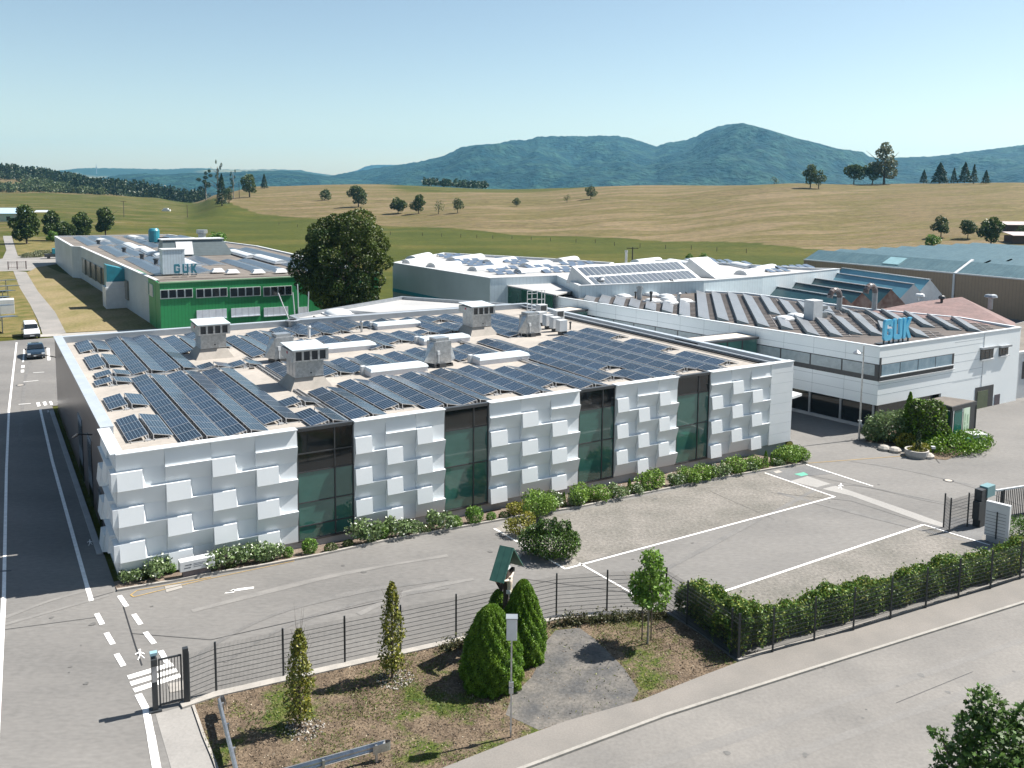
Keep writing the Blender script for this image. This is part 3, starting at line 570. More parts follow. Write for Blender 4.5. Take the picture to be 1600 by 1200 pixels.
RK={'in the narrow column beside the left parapet, counted from the front':[(1.1,3.8,3),(1.1,11.5,2),(1.15,18.9,1),(1.45,21.6,1),(1.45,25.2,3),(1.45,32.6,3)],
'of the front-left block behind the first cladding bay, counted from the left':[(3.55,2.0,11),(5.95,2.0,11),(8.38,3.5,10)],
'of the rear-left block before the far parapet, counted from the left':[(3.88,21.6,10),(6.12,21.5,10),(8.45,28.2,5)],
'around the left exhaust unit, counted from the far side':[(10.55,34.5,2),(10.6,29.4,2),(8.5,20.9,1),(10.75,20.6,1),(10.65,6.9,1),(10.65,1.8,2)],
'in the back strip along the rear parapet, counted from the left':[(13.2,24.0,6),(15.62,27.3,5),(18.2,31.8,3),(20.5,31.5,4),(22.5,31.8,4),(25.0,33.6,3),(27.05,33.1,2),(29.05,34.0,2)],
'in the strip before the rear skylights, counted from the left':[(17.9,25.9,2),(20.4,25.0,3),(22.9,22.7,4),(25.25,24.5,3),(27.45,24.4,3),(29.5,27.3,1)],
'in the middle strip level with the vent hoods, counted from the left':[(13.1,11.9,5),(15.75,14.3,3),(18.0,14.4,3),(20.3,15.1,3),(22.75,14.9,3),(25.0,15.6,3),(27.15,14.7,3),(29.55,15.1,3)],
'in the front strip just behind the coping, counted from the left':[(13.2,1.9,5),(15.75,3.3,5),(18.2,1.9,6),(20.6,1.9,6),(23.1,3.6,5),(25.45,1.9,6),(27.65,3.6,4),(29.85,1.9,5)],
'beside the rear exhaust unit, counted from the left':[(31.75,26.9,6),(33.85,33.7,2),(33.85,27.0,3),(36.3,30.4,4),(36.5,22.4,5),(38.9,24.4,5),(41.2,27.4,5)],
'of the big right-hand block, counted from the left':[(32.55,3.3,11),(34.6,6.4,6),(34.95,1.6,2),(36.95,1.6,10),(39.4,3.0,10),(41.85,1.6,12),(44.2,17.2,3),(44.2,10.2,3),(44.2,3.3,3)]}
for where,rows in RK.items():
    for i,(s_,g_,n_) in enumerate(rows): solar_pair(s_,g_,n_,'%s solar rack %s'%(ordn(i),where))
# ---------------- roof plant on the main roof ----------------
def exhaust(px,py,label):
    c=at(px,py-4,RZ_); t=thing('exhaust_unit',label,'exhaust unit',c,TH,'big galvanised exhaust units on the white hall'); t.scale=(.80,.80,.86)
    L=lambda x,y,z: (x,y,z)
    def put(mb,name,m,bevel=0): 
        o=mb.build(name,m,t,local=False); 
        return o
    mb=MB(); w,d=1.25,1.25
    mb.add([(-w*1.5,-d*1.5,0),(w*1.5,-d*1.5,0),(w*1.5,d*1.5,0),(-w*1.5,d*1.5,0),(-w*.96,-d*.96,.95),(w*.96,-d*.96,.95),(w*.96,d*.96,.95),(-w*.96,d*.96,.95)],[(4,5,6,7),(0,1,5,4),(1,2,6,5),(2,3,7,6),(3,0,4,7)])
    put(mb,'roof_curb',M_ROOF)
    mb=MB(); mb.box(-w,w,-d,d,.95,2.35); 
    for x in (-.4,.4): mb.box(x-.02,x+.02,-d-.02,-d,.98,2.3); mb.box(-w-.02,-w,x-.02,x+.02,.98,3.2)
    mb.box(-w-.03,w+.03,-d-.03,d+.03,.95,1.02); put(mb,'housing',M_ZINC)
    mb=MB(); 
    mb.add([(-w-.1,-d-.25,2.35),(w+.1,-d-.25,2.35),(w+.1,d+.25,2.35),(-w-.1,d+.25,2.35),(-w-.28,-d-.35,3.15),(w+.28,-d-.35,3.15),(w+.28,d+.35,3.15),(-w-.28,d+.35,3.15)],[(0,3,2,1),(4,5,6,7),(0,1,5,4),(1,2,6,5),(2,3,7,6),(3,0,4,7)])
    put(mb,'louvre_box',M_DARKM)
    mb=MB()
    for k in range(5):
        x=-w-.16+k*(2*w+.32)/4; mb.box(x-.09,x+.09,-d-.40,-d-.24,2.36,3.12); mb.box(x-.09,x+.09,d+.24,d+.40,2.36,3.12)
    mb.box(-w-.34,-w-.12,-d-.37,d+.37,2.36,3.12); mb.box(w+.12,w+.34,-d-.37,d+.37,2.36,3.12)
    mb.box(-w-.3,w+.3,-d-.42,-d-.30,2.28,2.38); mb.box(-w-.3,w+.3,-d-.42,-d-.30,3.1,3.2)
    put(mb,'louvre_frame',M_ZINC)
    mb=MB(); mb.add([(-w-.38,-d-.48,3.2),(w+.38,-d-.48,3.2),(w+.38,d+.48,3.36),(-w-.38,d+.48,3.36),(-w-.38,-d-.48,3.27),(w+.38,-d-.48,3.27),(w+.38,d+.48,3.43),(-w-.38,d+.48,3.43)],[(0,3,2,1),(4,5,6,7),(0,1,5,4),(1,2,6,5),(2,3,7,6),(3,0,4,7)])
    put(mb,'lid',mat('lid_metal',(.50,.55,.57),(.44,.48,.50),rough=.4,scale=1))
    mb=MB(); mb.box(-w-.36,-w-.335,-.25,.05,2.8,3.0); mb.add([],[]); put(mb,'red_badge',mat('red_badge',(.45,.03,.06),rough=.5)); 
    mb=MB(); mb.box(.05,.2,-d-.035,-d-.0,1.2,1.32); put(mb,'latch',M_DARKM)
    return t
exhaust(330,560,'leftmost of the three big galvanised exhaust units with louvred top, before the green building')
exhaust(477,606,'nearest and largest-looking galvanised louvred exhaust unit in the middle of the roof')
exhaust(745,525,'farthest galvanised louvred exhaust unit, by the rear parapet of the white hall')
def hood(px,py,label):
    c=at(px,py,RZ_); t=thing('vent_hood',label,'vent hood',c,TH+R_(6),'flared grey vent hoods on the white hall')
    for nm,mb,m in (('casing',MB().box(-.75,.75,-.6,.6,.25,2.0).box(-.6,.6,-.5,.5,2.0,2.25),M_ZINC),
        ('flared_wing',MB().add([(-1.45,-.1,.45),(-.75,-.55,.3),(-.75,-.55,1.95),(-1.0,-.1,1.75),(-1.45,0,.45),(-.75,0,.3),(-.75,0,1.95),(-1.0,0,1.75)],[(0,1,2,3),(7,6,5,4),(0,3,7,4),(1,0,4,5),(2,1,5,6),(3,2,6,7)]),M_ZINC),
        ('flared_wing',MB().add([(1.45,-.1,.45),(.75,-.55,.3),(.75,-.55,1.95),(1.0,-.1,1.75),(1.45,0,.45),(.75,0,.3),(.75,0,1.95),(1.0,0,1.75)],[(3,2,1,0),(4,5,6,7),(0,4,7,3),(1,5,4,0),(2,6,5,1),(3,7,6,2)]),M_ZINC),
        ('base_frame',MB().box(-.85,.85,-.75,-.6,0,.12).box(-.85,.85,.5,.65,0,.12).box(-.85,-.7,-.7,.6,0,.25).box(.7,.85,-.7,.6,0,.25).box(-.5,.1,-.9,-.65,0,.35),M_DARKM),
        ('control_box',MB().box(-.55,-.35,-.72,-.6,1.0,1.3).box(-.48,-.42,-.70,-.62,.2,1.0),M_WHITEM)):
        mb.build(nm,m,t,local=False)
    return t
hood(440,564,'vent hood between the left exhaust unit and the nearest exhaust unit')
hood(686,571,'vent hood standing alone in the middle strip beside the long front skylight')
hood(827,524,'vent hood at the right beside the row of small white boxes')
def skylight(px,py,label,L=4.6,z=RZ_,w=1.5):
    c=at(px,py,z); t=thing('skylight',label,'skylight',c,TH,'box skylights on the white hall')
    MB().box(0,L,0,w,0,.38).build('upstand',mat('skylight_upstand',(.62,.62,.64),(.55,.55,.57),rough=.5,scale=2),t,local=False)
    MB().add([(-.06,-.06,.38),(L+.06,-.06,.38),(L+.06,w+.06,.38),(-.06,w+.06,.38),(.05,.05,.58),(L-.05,.05,.58),(L-.05,w-.05,.58),(.05,w-.05,.58)],[(0,3,2,1),(4,5,6,7),(0,1,5,4),(1,2,6,5),(2,3,7,6),(3,0,4,7)]).build('dome',mat('opal_dome',(.55,.60,.63),(.50,.55,.58),rough=.3,scale=1),t,local=False)
    MB().box(-.25,.1,w-.3,w+.1,0,.62).build('opener',M_WHITEM,t,local=False)
skylight(580,590,'box skylight just right of the nearest exhaust unit')
skylight(507,553,'box skylight half hidden behind the nearest exhaust unit')
skylight(590,516,'box skylight in the back strip before the grey raised roof')
skylight(663,540,'box skylight left of the farthest exhaust unit, behind the middle vent hood')
skylight(750,571,'box skylight just right of the middle vent hood')
for i,(x,y) in enumerate([(845,509),(856,514),(867,518),(877,523)]):
    c=at(x,y,RZ_); t=thing('air_conditioner','%s from the left of four white boxes beside the right vent hood'%ordn(i),'air conditioner',c,TH,'row of white outdoor units')
    MB().box(-.45,.45,-.35,.35,.35,1.45).build('casing',M_WHITEM,t,local=False,bevel=.03); MB().box(-.2,.45,-.3,.3,0,.35).build('stand',M_DARKM,t,local=False); MB().box(.40,.47,-.28,.28,.5,1.3).build('grille',M_GREYM,t,local=False)
for i,(x,y,lb) in enumerate([(846,497,'tall white intake hood behind the row of white boxes'),(872,507,'white duct hood with a dark square mouth at the end of the row')]):
    c=at(x,y,RZ_); t=thing('duct_hood',lb,'duct hood',c,TH); MB().box(-.5,.5,-.4,.4,0,1.5).build('casing',M_WHITEM,t,local=False,bevel=.03); MB().box(-.35,.35,-.45,-.38,.85,1.4).build('mouth',M_DARKM,t,local=False)
def pipe(px,py,h,r,label,m=M_ZINC,z=RZ_,cap=True):
    c=at(px,py,z); t=thing('vent_pipe',label,'vent pipe',c,0,'small vent pipes on the roofs'); mb=MB(); mb.tube((0,0,0),(0,0,h),r,n=10); mb.build('pipe',m,t,local=False)
    if cap: MB().lathe((0,0,0),[(r*1.5,h*.8),(r*1.7,h*.9),(r*1.2,h)],12).build('cap',m,t,local=False)
pipe(483,528,1.15,.12,'slim white vent pipe behind the nearest exhaust unit',M_WHITEM); pipe(565,519,1.1,.11,'slim metal vent pipe left of the rear skylight'); pipe(891,515,.8,.08,'thin dark vent pipe at the right edge of the roof',M_DARKM)
pipe(491,502,.55,.08,'short dark pipe against the rear parapet',M_DARKM)
pipe(457,511,.75,.42,'stubby dark round fan at the rear left of the roof',M_GREYM)
def tray(s0,g0,s1,g1,label):
    L_=math.hypot(s1-s0,g1-g0); a=math.atan2(g1-g0,s1-s0); t=thing('cable_tray',label,'cable tray',S(s0,g0,RZ_),TH+a,'cable trays on the white hall roof')
    m=MB(); 
    for y in (-.13,.13): m.box(0,L_,y-.015,y+.015,.10,.17)
    x=.3
    while x<L_: m.box(x-.1,x+.1,-.13,.13,.0,.10); x+=1.6
    m.build('tray',M_ALU,t,local=False); MB().box(.1,L_-.1,-.07,.07,.10,.135).build('cable',mat('cable_black',(.03,.03,.03),rough=.6),t,local=False)
tray(12.75,1.2,12.75,24.5,'long cable tray running back beside the nearest exhaust unit'); tray(32.1,1.4,31.3,27,'long cable tray along the left edge of the big right-hand block'); tray(2.4,21.0,12.7,21.0,'cross cable tray between the front-left and rear-left panel blocks')
rb_=random.Random(8)
for k,(s_,g_) in enumerate([(36.2,5.4),(37,5.9),(34,1.9),(36.4,3.2),(31.0,21.6),(11.6,5.4),(11.9,19.9),(42.5,22.8),(30.2,22.9)]): tag(MB().sbox(s_,s_+.35,g_,g_+.25,RZ_,RZ_+.12).build('ballast_block',mat('ballast',(.10,.09,.08),rough=.9)),'small dark ballast block lying loose on the pale roof, %s from the front left'%ordn(k),'ballast block','loose ballast blocks on the pale roof')
# rear annex roof with sunken pale deck
def poly_building(name,label,cat,px,z,h0,wall,roofm,par=.5,parm=None,roofdrop=.6,world=None,copew=.4):
    pts=world or [at(x,y,z) for x,y in px]; pts=[Vector((p.x,p.y,0)) for p in pts]
    c=sum(pts,Vector())/len(pts); n=len(pts); ar=sum(pts[i].x*pts[(i+1)%n].y-pts[(i+1)%n].x*pts[i].y for i in range(n))
    if ar<0: pts=pts[::-1]
    t=thing(name,label,cat,(c.x,c.y,0))
    def inset(d):
        out=[]
        for i in range(n):
            a,b,e=pts[i-1],pts[i],pts[(i+1)%n]; d1=(b-a).normalized(); d2=(e-b).normalized(); n1=Vector((-d1.y,d1.x,0)); n2=Vector((-d2.y,d2.x,0))
            k=(n1+n2); k=k/max(.3,k.length_squared)*2; out.append(b+k*d)
        return out
    q=inset(copew); q0=inset(.05)
    mb=MB(); v=[(p.x,p.y,h0) for p in pts]+[(p.x,p.y,z-.07) for p in pts]; mb.add(v,[(i,(i+1)%n,(i+1)%n+n,i+n) for i in range(n)]); mb.build('wall',wall,t)
    mb=MB(); mb.add([(p.x,p.y,z-roofdrop) for p in q],[tuple(range(n))]); mb.build('roof',roofm,t)
    o_=inset(-.05); mb=MB(); v=[(p.x,p.y,z) for p in o_]+[(p.x,p.y,z) for p in q]+[(p.x,p.y,z-roofdrop) for p in q]+[(p.x,p.y,z-.09) for p in o_]
    mb.add(v,[(i,(i+1)%n,(i+1)%n+n,i+n) for i in range(n)]+[(i+n,(i+1)%n+n,(i+1)%n+2*n,i+2*n) for i in range(n)]+[(i+3*n,(i+1)%n+3*n,(i+1)%n,i) for i in range(n)])
    mb.build('parapet',parm or M_GREYM,t); return t,pts
# ---------------- neighbouring buildings ----------------
def rib(name,c,per,ax,dk=.18,rough=.45,metal=.0,c2=None): return mat(name,c,c2,rough=rough,metal=metal,scale=.15,wave=((ax.x,ax.y,0),per,dk),fine=.04,fscale=2)
M_GREENW=rib('green_ribbed_steel',(.022,.26,.085),.45,FD,.35,c2=(.018,.20,.062)); M_GREYW=rib('grey_ribbed_steel',(.42,.47,.50),.6,GD,.12)
M_WRIB=rib('pale_ribbed_steel',(.60,.68,.71),.5,FD,.14,c2=(.52,.60,.64)); M_GHALL=mat('grey_green_cladding',(.32,.385,.385),(.27,.33,.33),rough=.4,scale=.2)
M_GRAVROOF=mat('gravel_roof',(.16,.14,.12),(.105,.093,.082),rough=.95,scale=.25,fine=.15,fscale=4)
M_BROWNROOF=mat('dark_bitumen_roof',(.105,.088,.078),(.068,.058,.052),rough=.95,scale=.35,fine=.15,fscale=5,bump=.3,bscale=12)
M_TEAL=mat('teal_metal',(.02,.20,.26),(.02,.16,.21),rough=.4,scale=1)
M_TEALROOF=mat('weathered_teal_roof',(.046,.098,.118),(.072,.132,.150),rough=.45,scale=.5,fine=.15,fscale=2.5,stretch=(1,1,1),wave=((GD.x,GD.y,0),1.0,.2))
M_BROWN=rib('brown_ribbed_steel',(.26,.19,.13),.55,GD,.22,c2=(.225,.165,.112))
M_MEMB=mat('pale_membrane',(.38,.375,.365),(.30,.30,.30),rough=.7,scale=.2,fine=.08)
M_GHW=mat('flat_white_panel',(.80,.835,.845),(.75,.79,.80),rough=.42,scale=.25)
# raised annex behind the rear parapet
t,_=poly_building('annex','grey-rimmed annex with sunken pale roof just behind the white hall','building',None,6.6,0,M_WHITEM,M_MEMB,world=[S(21.8,39.3),S(21.8,42.0),S(38.6,51.2),S(46.9,39.3)],roofdrop=.35,copew=.35)
mb=MB(); a,b=at(515,482,6.6),S(31,39.4); d=(b-a).normalized(); n_=Vector((-d.y,d.x,0)); mb.add([(*(p+n_*k).xy,z) for z in(6.25,6.56) for p,k in((a,0),(b,0),(b,.3),(a,.3))],[(0,3,2,1),(4,5,6,7),(0,1,5,4),(1,2,6,5),(2,3,7,6),(3,0,4,7)]); mb.build('divider',M_GREYM,t)
def dome(px,py,z,label,r=1.3,h=.5,sx=1.,rot=TH,grp='roof light domes'):
    c=at(px,py,z); t=thing('dome_light',label,'roof light',c,rot,grp)
    MB().box(-r*sx-.1,r*sx+.1,-r-.1,r+.1,0,.18).build('curb',M_WHITEM,t,local=False)
    v=MB(); N1,N2=14,5
    pr=[(math.cos(k/5*math.pi/2),math.sin(k/5*math.pi/2)) for k in range(6)]
    vv=[];ff=[]
    for k,(a,b) in enumerate(pr): vv+=[(max(-1,min(1,1.25*math.cos(2*math.pi*i/N1)))*r*sx*a,max(-1,min(1,1.25*math.sin(2*math.pi*i/N1)))*r*a,.18+h*b) for i in range(N1)]
    for k in range(5):
        for i in range(N1): ff.append((k*N1+i,k*N1+(i+1)%N1,(k+1)*N1+(i+1)%N1,(k+1)*N1+i))
    v.add(vv,ff); v.build('dome',mat('white_dome',(.56,.58,.59),rough=.4),t,smooth=True,local=False); return t
dome(528,492,6.2,'white pyramid-like roof light dome on the annex behind the rear parapet')
# --- green and grey long hall ---
GZ=6.7
gp=[at(*p,GZ) for p in [(244,438.5),(125,385)]]
gpts=[S(15.5,82),S(13.0,158),S(11.6,160),S(11.2,200.8),S(38,199),S(47,146),S(47,79)]
gh,gq=poly_building('green_hall','long low hall, green ribbed front end and pale grey side, roof covered in solar strips','factory building',None,GZ,-1.5,M_GREYW,M_GRAVROOF,world=gpts,roofdrop=.25,copew=.5,parm=M_WHITEM)
mb=MB(); mb.sbox(15.35,47,78.5,82.0,-.2,6.62); mb.sbox(15.32,16,82.0,101,-.2,6.55); mb.build('green_cladding',M_GREENW,gh)
mb=MB(); mb.sbox(15.6,47,78.8,82.5,6.62,6.70); mb.build('front_roof_edge',M_GRAVROOF,gh)
mb=MB(); mb.sbox(15.2,47.1,78.4,78.7,6.60,6.76); mb.build('front_trim',mat('pale_green_trim',(.25,.42,.25),rough=.5),gh)
def gfront(px,py):   # front plane of the green end
    d=ray(px,py); P0=S(15.5,78.5); return CAM+d*(GD.dot(P0-CAM)/GD.dot(d))
for k,(x0,x1) in enumerate([(250,301),(306,355),(359,407),(411,456)]):
    yA=452.3-(x0-250)*.032; a=gfront(x0,yA+2); s0,_g=sg(a); s1,_g=sg(gfront(x1,yA))
    z1=gfront(x0,453-(x0-250)*.03).z; z0=gfront(x0,467.5-(x0-250)*.025).z; 
    m2=MB(); m2.sbox(s0,s1,78.40,78.5,z0,z1); w=m2.build('window_band',mat('frame_pale',(.55,.6,.58),rough=.5),gh); n4=4
    for i in range(n4):
        u0=s0+(s1-s0)*i/n4+.10; u1=s0+(s1-s0)*(i+1)/n4-.10; MB().sbox(u0,u1,78.34,78.4,z0+.14,z1-.08).build('pane',M_DGLASS,w)
for k,(x0,x1,ya,yb) in enumerate([(307,354,485,499),(361,406,482,495),(412,450,481,494),(466,482,480,493)]):
    s0,_g=sg(gfront(x0,ya)); s1,_g=sg(gfront(x1,ya)); z1=gfront(x0,ya).z; z0=gfront(x0,yb+1).z
    m2=MB(); m2.sbox(s0,s1,78.3,78.5,z0,z0+.12); m2.sbox(s0,s1,78.42,78.5,z0+.12,z1); w=m2.build('shuttered_window',mat('roller_shutter',(.62,.66,.70),(.52,.56,.62),rough=.5,scale=2,wave=((FD.x,FD.y,0),.9,.2)),gh)
for k,(g0,g1,z0,z1) in enumerate([(83.5,86.2,4.2,5.9),(87.2,90,4.2,5.9),(91,93.8,4.2,5.9),(94.8,97.6,4.2,5.9),(92.0,94,1.8,3.2)]):
    m2=MB(); m2.sbox(15.22,15.32,g0,g1,z0,z1); m2.build('side_window',mat('side_pane',(.42,.47,.48),(.3,.35,.37),rough=.3,scale=1),gh)
mb=MB(); mb.sbox(14.9,15.1,101,139,1.2,5.0)
for g0 in range(8): MB().sbox(14.55-(g0*.23),15.1,103+g0*6.6,108.8+g0*6.6,1.5,4.6).build('tall_window',mat('amber_window',(.17,.15,.11),(.10,.12,.12),rough=.2,scale=.4,wave=((GD.x,GD.y,0),1.1,.4)),gh)
mb=MB(); 
# roof solar strips on the green hall: long bands running away from us
def strip_pair(px0,px1,w,z,label,grp,n=None,th=.25,host='strip'):
    a,b=at(*px0,z),at(*px1,z); (s0,g0),(s1,g1)=sg(a),sg(b); L_=abs(g1-g0); t=thing('solar_strip',label,'solar panels',S(s0,g0,z),TH+math.atan2(-(s1-s0),(g1-g0)) if g1>g0 else TH,grp)
    L_=(b-a).length; mb=MB(); mb.cur=0
    mb.quad((0,0,.12),(w/2,0,.12+th),(w/2,L_,.12+th),(0,L_,.12)); mb.quad((w/2,0,.12+th),(w,0,.12),(w,L_,.12),(w/2,L_,.12+th)); mb.cur=1
    for x in(0,w): mb.box(x-.04,x+.04,0,L_,.02,.10)
    mb.quad((0,-.01,.02),(w,-.01,.02),(w,-.01,.12),(w/2,-.01,.12+th),(0,-.01,.12))
    mb.build('panel_row',[M_FARPV,M_ALU],t,local=False); return t
M_FARPV=mat('far_solar_glass',(.075,.098,.125),(.052,.072,.098),rough=.34,scale=.3,spec=.7,wave=((0,1,0),1.66,.0))
M_FARPV.node_tree.nodes['Principled BSDF'].inputs['Specular IOR Level'].default_value=.4
k=0
GR='solar strips on the green hall roof'
rows=[(16.8,19.2),(20.0,22.4),(23.2,25.6)]
for i,s0 in enumerate([17.0,20.2,23.4]):
    t=strip_pair((0,0),(1,1),2.6,GZ,'x',GR) if 0 else None
def strip_sg(s0,g0,g1,w,z,label,grp,th=.28):
    t=thing('solar_strip',label,'solar panels',S(s0,g0,z),TH,grp); L_=g1-g0; mb=MB(); mb.cur=0
    mb.quad((0,0,.12),(w/2,0,.12+th),(w/2,L_,.12+th),(0,L_,.12)); mb.quad((w/2,0,.12+th),(w,0,.12),(w,L_,.12),(w/2,L_,.12+th)); mb.cur=1
    for x in(0,w): mb.box(x-.04,x+.04,0,L_,.0,.10)
    y=0
    while y<=L_: mb.box(0,w,y-.03,y+.03,.05,.11); y+=1.66*2
    mb.quad((0,-.01,.02),(w,-.01,.02),(w,-.01,.12),(w/2,-.01,.12+th),(0,-.01,.12)); mb.build('panel_row',[M_FARPV,M_ALU],t,local=False); return t
i=0
for s0 in (17.0,20.0,23.0,):
    strip_sg(s0,91,124,2.7,GZ-.25,'%s near solar strip from the left on the green hall roof, behind the letters'%ordn(i),GR); 
    strip_sg(s0-(.5),128,158,2.7,GZ-.25,'%s middle solar strip from the left on the green hall roof'%ordn(i),GR); strip_sg(s0-(2.),162,196,2.7,GZ-.25,'%s far solar strip from the left on the green hall roof'%ordn(i),GR); i+=1
for j,s0 in enumerate((31.,34.)): strip_sg(s0,89,112,2.7,GZ-.25,'%s short solar strip right of the letters on the green hall roof'%ordn(j),GR)
for j,s0 in enumerate((38.5,41.5)): strip_sg(s0,86,140,2.7,GZ-.25,'%s long solar strip along the right edge of the green hall roof'%ordn(j),GR)
for j,s0 in enumerate((26.2,29.4)): strip_sg(s0,150,195,2.7,GZ-.25,'%s far solar strip beside the blue tank on the green hall roof'%ordn(j),GR)
for j,s0 in enumerate((24.6,27.6)): strip_sg(s0,104,122,2.7,GZ-.25,'%s short strip between the skylight rows of the green hall roof'%ordn(j),GR)
for j,s0 in enumerate((35.2,38.2)): strip_sg(s0,150,192,2.7,GZ-.25,'%s far strip at the right edge of the green hall roof'%ordn(j),GR)
for j,s0 in enumerate((32.5,35.)): strip_sg(s0,128,146,2.3,GZ-.25,'%s solar strip behind the dark roof monitor of the green hall'%ordn(j),GR)
def barrel(s,g,L_,w,z,label,grp,h=.5,rot=TH,m=None):
    t=thing('roof_light',label,'roof light',S(s,g,z),rot,grp); mb=MB(); n=6
    MB().box(-.1,L_+.1,-.1,w+.1,0,.2).build('curb',M_WHITEM,t,local=False)
    pr=[(w/2-w/2*math.cos(math.pi*k/n),.2+h*math.sin(math.pi*k/n)) for k in range(n+1)]
    v=[(x,y,z_) for x in (0,L_) for y,z_ in pr]; mb.add(v,[(k,k+1,k+n+2,k+n+1) for k in range(n)]+[tuple(range(n,-1,-1)),tuple(range(n+1,2*n+2))]); mb.build('barrel',m or mat('white_dome',(.56,.58,.59),rough=.4),t,smooth=False,local=False); return t
def barpx(p0,p1,z,w,label,grp,h=.5):
    a,b=at(*p0,z),at(*p1,z); d=b-a; t=barrel(0,0,d.length,w,z,label,grp,h); t.location=a; t.rotation_euler=(0,0,math.atan2(d.y,d.x)); return t
BG='white roof lights of the green hall'
for i,(a,b) in enumerate([((228,392),(208,383)),((252,399),(231,389)),((264,403),(255,397)),((314,417),(286,405)),((366,395),(338,387)),((404,403),(372,394)),((450,412),(412,402)),((172,378),(165,376)),((225,373.5),(213,371))]):
    barpx(a,b,GZ-.1,2.2,'%s white barrel roof light on the green hall, counting from the lettering outward'%ordn(i),BG,.45)
mb=MB(); c=at(301,398,GZ-.2); t=thing('roof_monitor','dark trapezoid roof monitor with one white bay on the green hall','roof monitor',c,TH)
MB().add([(-6,-3,0),(7,-3,0),(7,3,0),(-6,3,0),(-5.6,-1.6,3.0),(5.2,-1.6,3.0),(5.2,1.6,3.0),(-5.6,1.6,3.0)],[(4,5,6,7),(0,1,5,4),(1,2,6,5),(2,3,7,6),(3,0,4,7)]).build('louvre_body',mat('dark_louvre',(.10,.13,.14),rough=.4,wave=((0,0,1),.3,.4)),t,local=False)
MB().add([(-3.4,-3.03,.3),(-.4,-3.03,.3),(-.4,-1.8,2.75),(-3.4,-1.8,2.75)],[(0,1,2,3)]).build('white_bay',M_WHITEM,t,local=False)
MB().box(-5.9,5.5,-1.9,1.9,3.0,3.15).build('lid',M_WHITEM,t,local=False)
c=S(24.0,83.5,GZ-.1); t=thing('stair_box','pale ribbed box standing on the green hall roof behind the letters','roof box',at(276,428,GZ),TH); MB().box(-1.9,1.2,0,2.4,0,3.6).build('ribbed_wall',rib('box_rib',(.52,.60,.66),.4,Vector((1,0,0)),.3),t,local=False); MB().box(-2,1.3,-.1,2.5,3.6,3.7).build('lid',M_WHITEM,t,local=False)
c=at(241,378,GZ); t=thing('roof_tank','round blue tank on the far part of the green hall roof','tank',c,0); MB().lathe((0,0,0),[(1.2,0),(1.2,2.6),(.9,3.1)],16).build('tank',M_TEAL,t,local=False); MB().box(1.4,3.2,-.5,.5,0,1.1).build('pipework',M_DARKM,t,local=False)
c=at(316,376,GZ-.2); t=thing('roof_fan','grey drum fan at the far edge of the green hall roof','roof fan',c,0); MB().lathe((0,0,0),[(.9,0),(.9,1.6),(1.3,1.8),(1.3,2.6)],14).build('drum',M_ZINC,t,local=False)
for i,(x,y) in enumerate([(194,394.5),(222,405),(244,413),(154,382)]):
    c=at(x,y,GZ-.2); t=thing('roof_vent','%s small dark vent among the left solar strips of the green hall, from the front'%ordn([2,1,0,3][i]),'vent',c,0,'small dark vents on the green hall'); MB().lathe((0,0,0),[(.35,0),(.35,.7),(.5,.75),(.45,1.0)],10).build('vent',M_DARKM,t,local=False)
for i,(x,y) in enumerate([(340,424.5),(363,426),(403,426),(438,425)]):
    c=at(x,y,GZ); t=thing('roof_hatch','%s low white hatch along the front edge of the green hall roof, from the left'%ordn(i),'roof hatch',c,TH,'low white hatches on the green hall'); MB().add([(-1,-.8,0),(1,-.8,0),(1,.8,0),(-1,.8,0),(-.6,-.5,.5),(.6,-.5,.5),(.6,.5,.5),(-.6,.5,.5)],[(4,5,6,7),(0,1,5,4),(1,2,6,5),(2,3,7,6),(3,0,4,7)]).build('hatch',M_WHITEM,t,local=False)
# blue silo unit on the left side of the grey hall
c=at(179,482); t=thing('filter_tower','white cabin with blue filter tower on top, against the shaded grey hall wall','filter unit',c,TH)
MB().box(-1.2,2.2,-.2,4.2,0,3.4).build('cabin',M_WHITEM,t,local=False); MB().box(-.9,1.9,.5,3.8,3.4,6.2).add([(-.9,.5,6.2),(1.9,.5,6.2),(1.9,3.8,6.2),(-.9,3.8,6.2),(-.9,.5,7.0),(-.9,3.8,7.0)],[(0,1,4),(3,5,2),(1,2,5,4),(0,4,5,3)]).build('filter_box',M_TEAL,t,local=False)
MB().box(-1.1,2.1,.0,.12,3.4,4.3).build('railing',M_WHITEM,t,local=False)
# --- big pale hall behind ---
HZ8=8.5
hp=[at(*p,HZ8) for p in [(766,434),(614,410),(693,394.6),(860,403.4),(959,410),(945,420),(870,430)]]
wh,_=poly_building('pale_hall','tall pale hall with grey-green side wall and teal stripe, behind the big round tree','factory building',None,HZ8,-1,M_WRIB,M_MEMB,world=hp,roofdrop=.35,copew=.4,parm=M_WHITEM)
A=Vector((*hp[0].xy,0)); B=Vector((*hp[1].xy,0)); d=(B-A).normalized(); n_=Vector((-d.y,d.x,0)); n_=n_ if n_.dot(FD)<0 else -n_
def wallbox(A,B,z0,z1,out,name,m,par):
    d=(B-A).normalized(); n=Vector((-d.y,d.x,0)); n=n if n.dot(CAM-A)>0 else -n
    mb=MB(); v=[Vector((*p.xy,z)) for z in(z0,z1) for p in (A,B,B+n*out,A+n*out)]; mb.add(v,[(0,3,2,1),(4,5,6,7),(0,1,5,4),(1,2,6,5),(2,3,7,6),(3,0,4,7)]); return mb.build(name,m,par)
wallbox(A-d*.02,B,4.6,HZ8-.1,.06,'upper_wall',M_GHALL,wh); wallbox(A+d*1.4,B,-1,4.1,.05,'lower_wall',rib('lower_wall_rib',(.30,.33,.34),.7,GD,.2),wh); wallbox(A+d*1.2,B,4.1,4.6,.10,'teal_stripe',M_TEAL,wh)  # lower wall has its own mid-grey ribbed steel
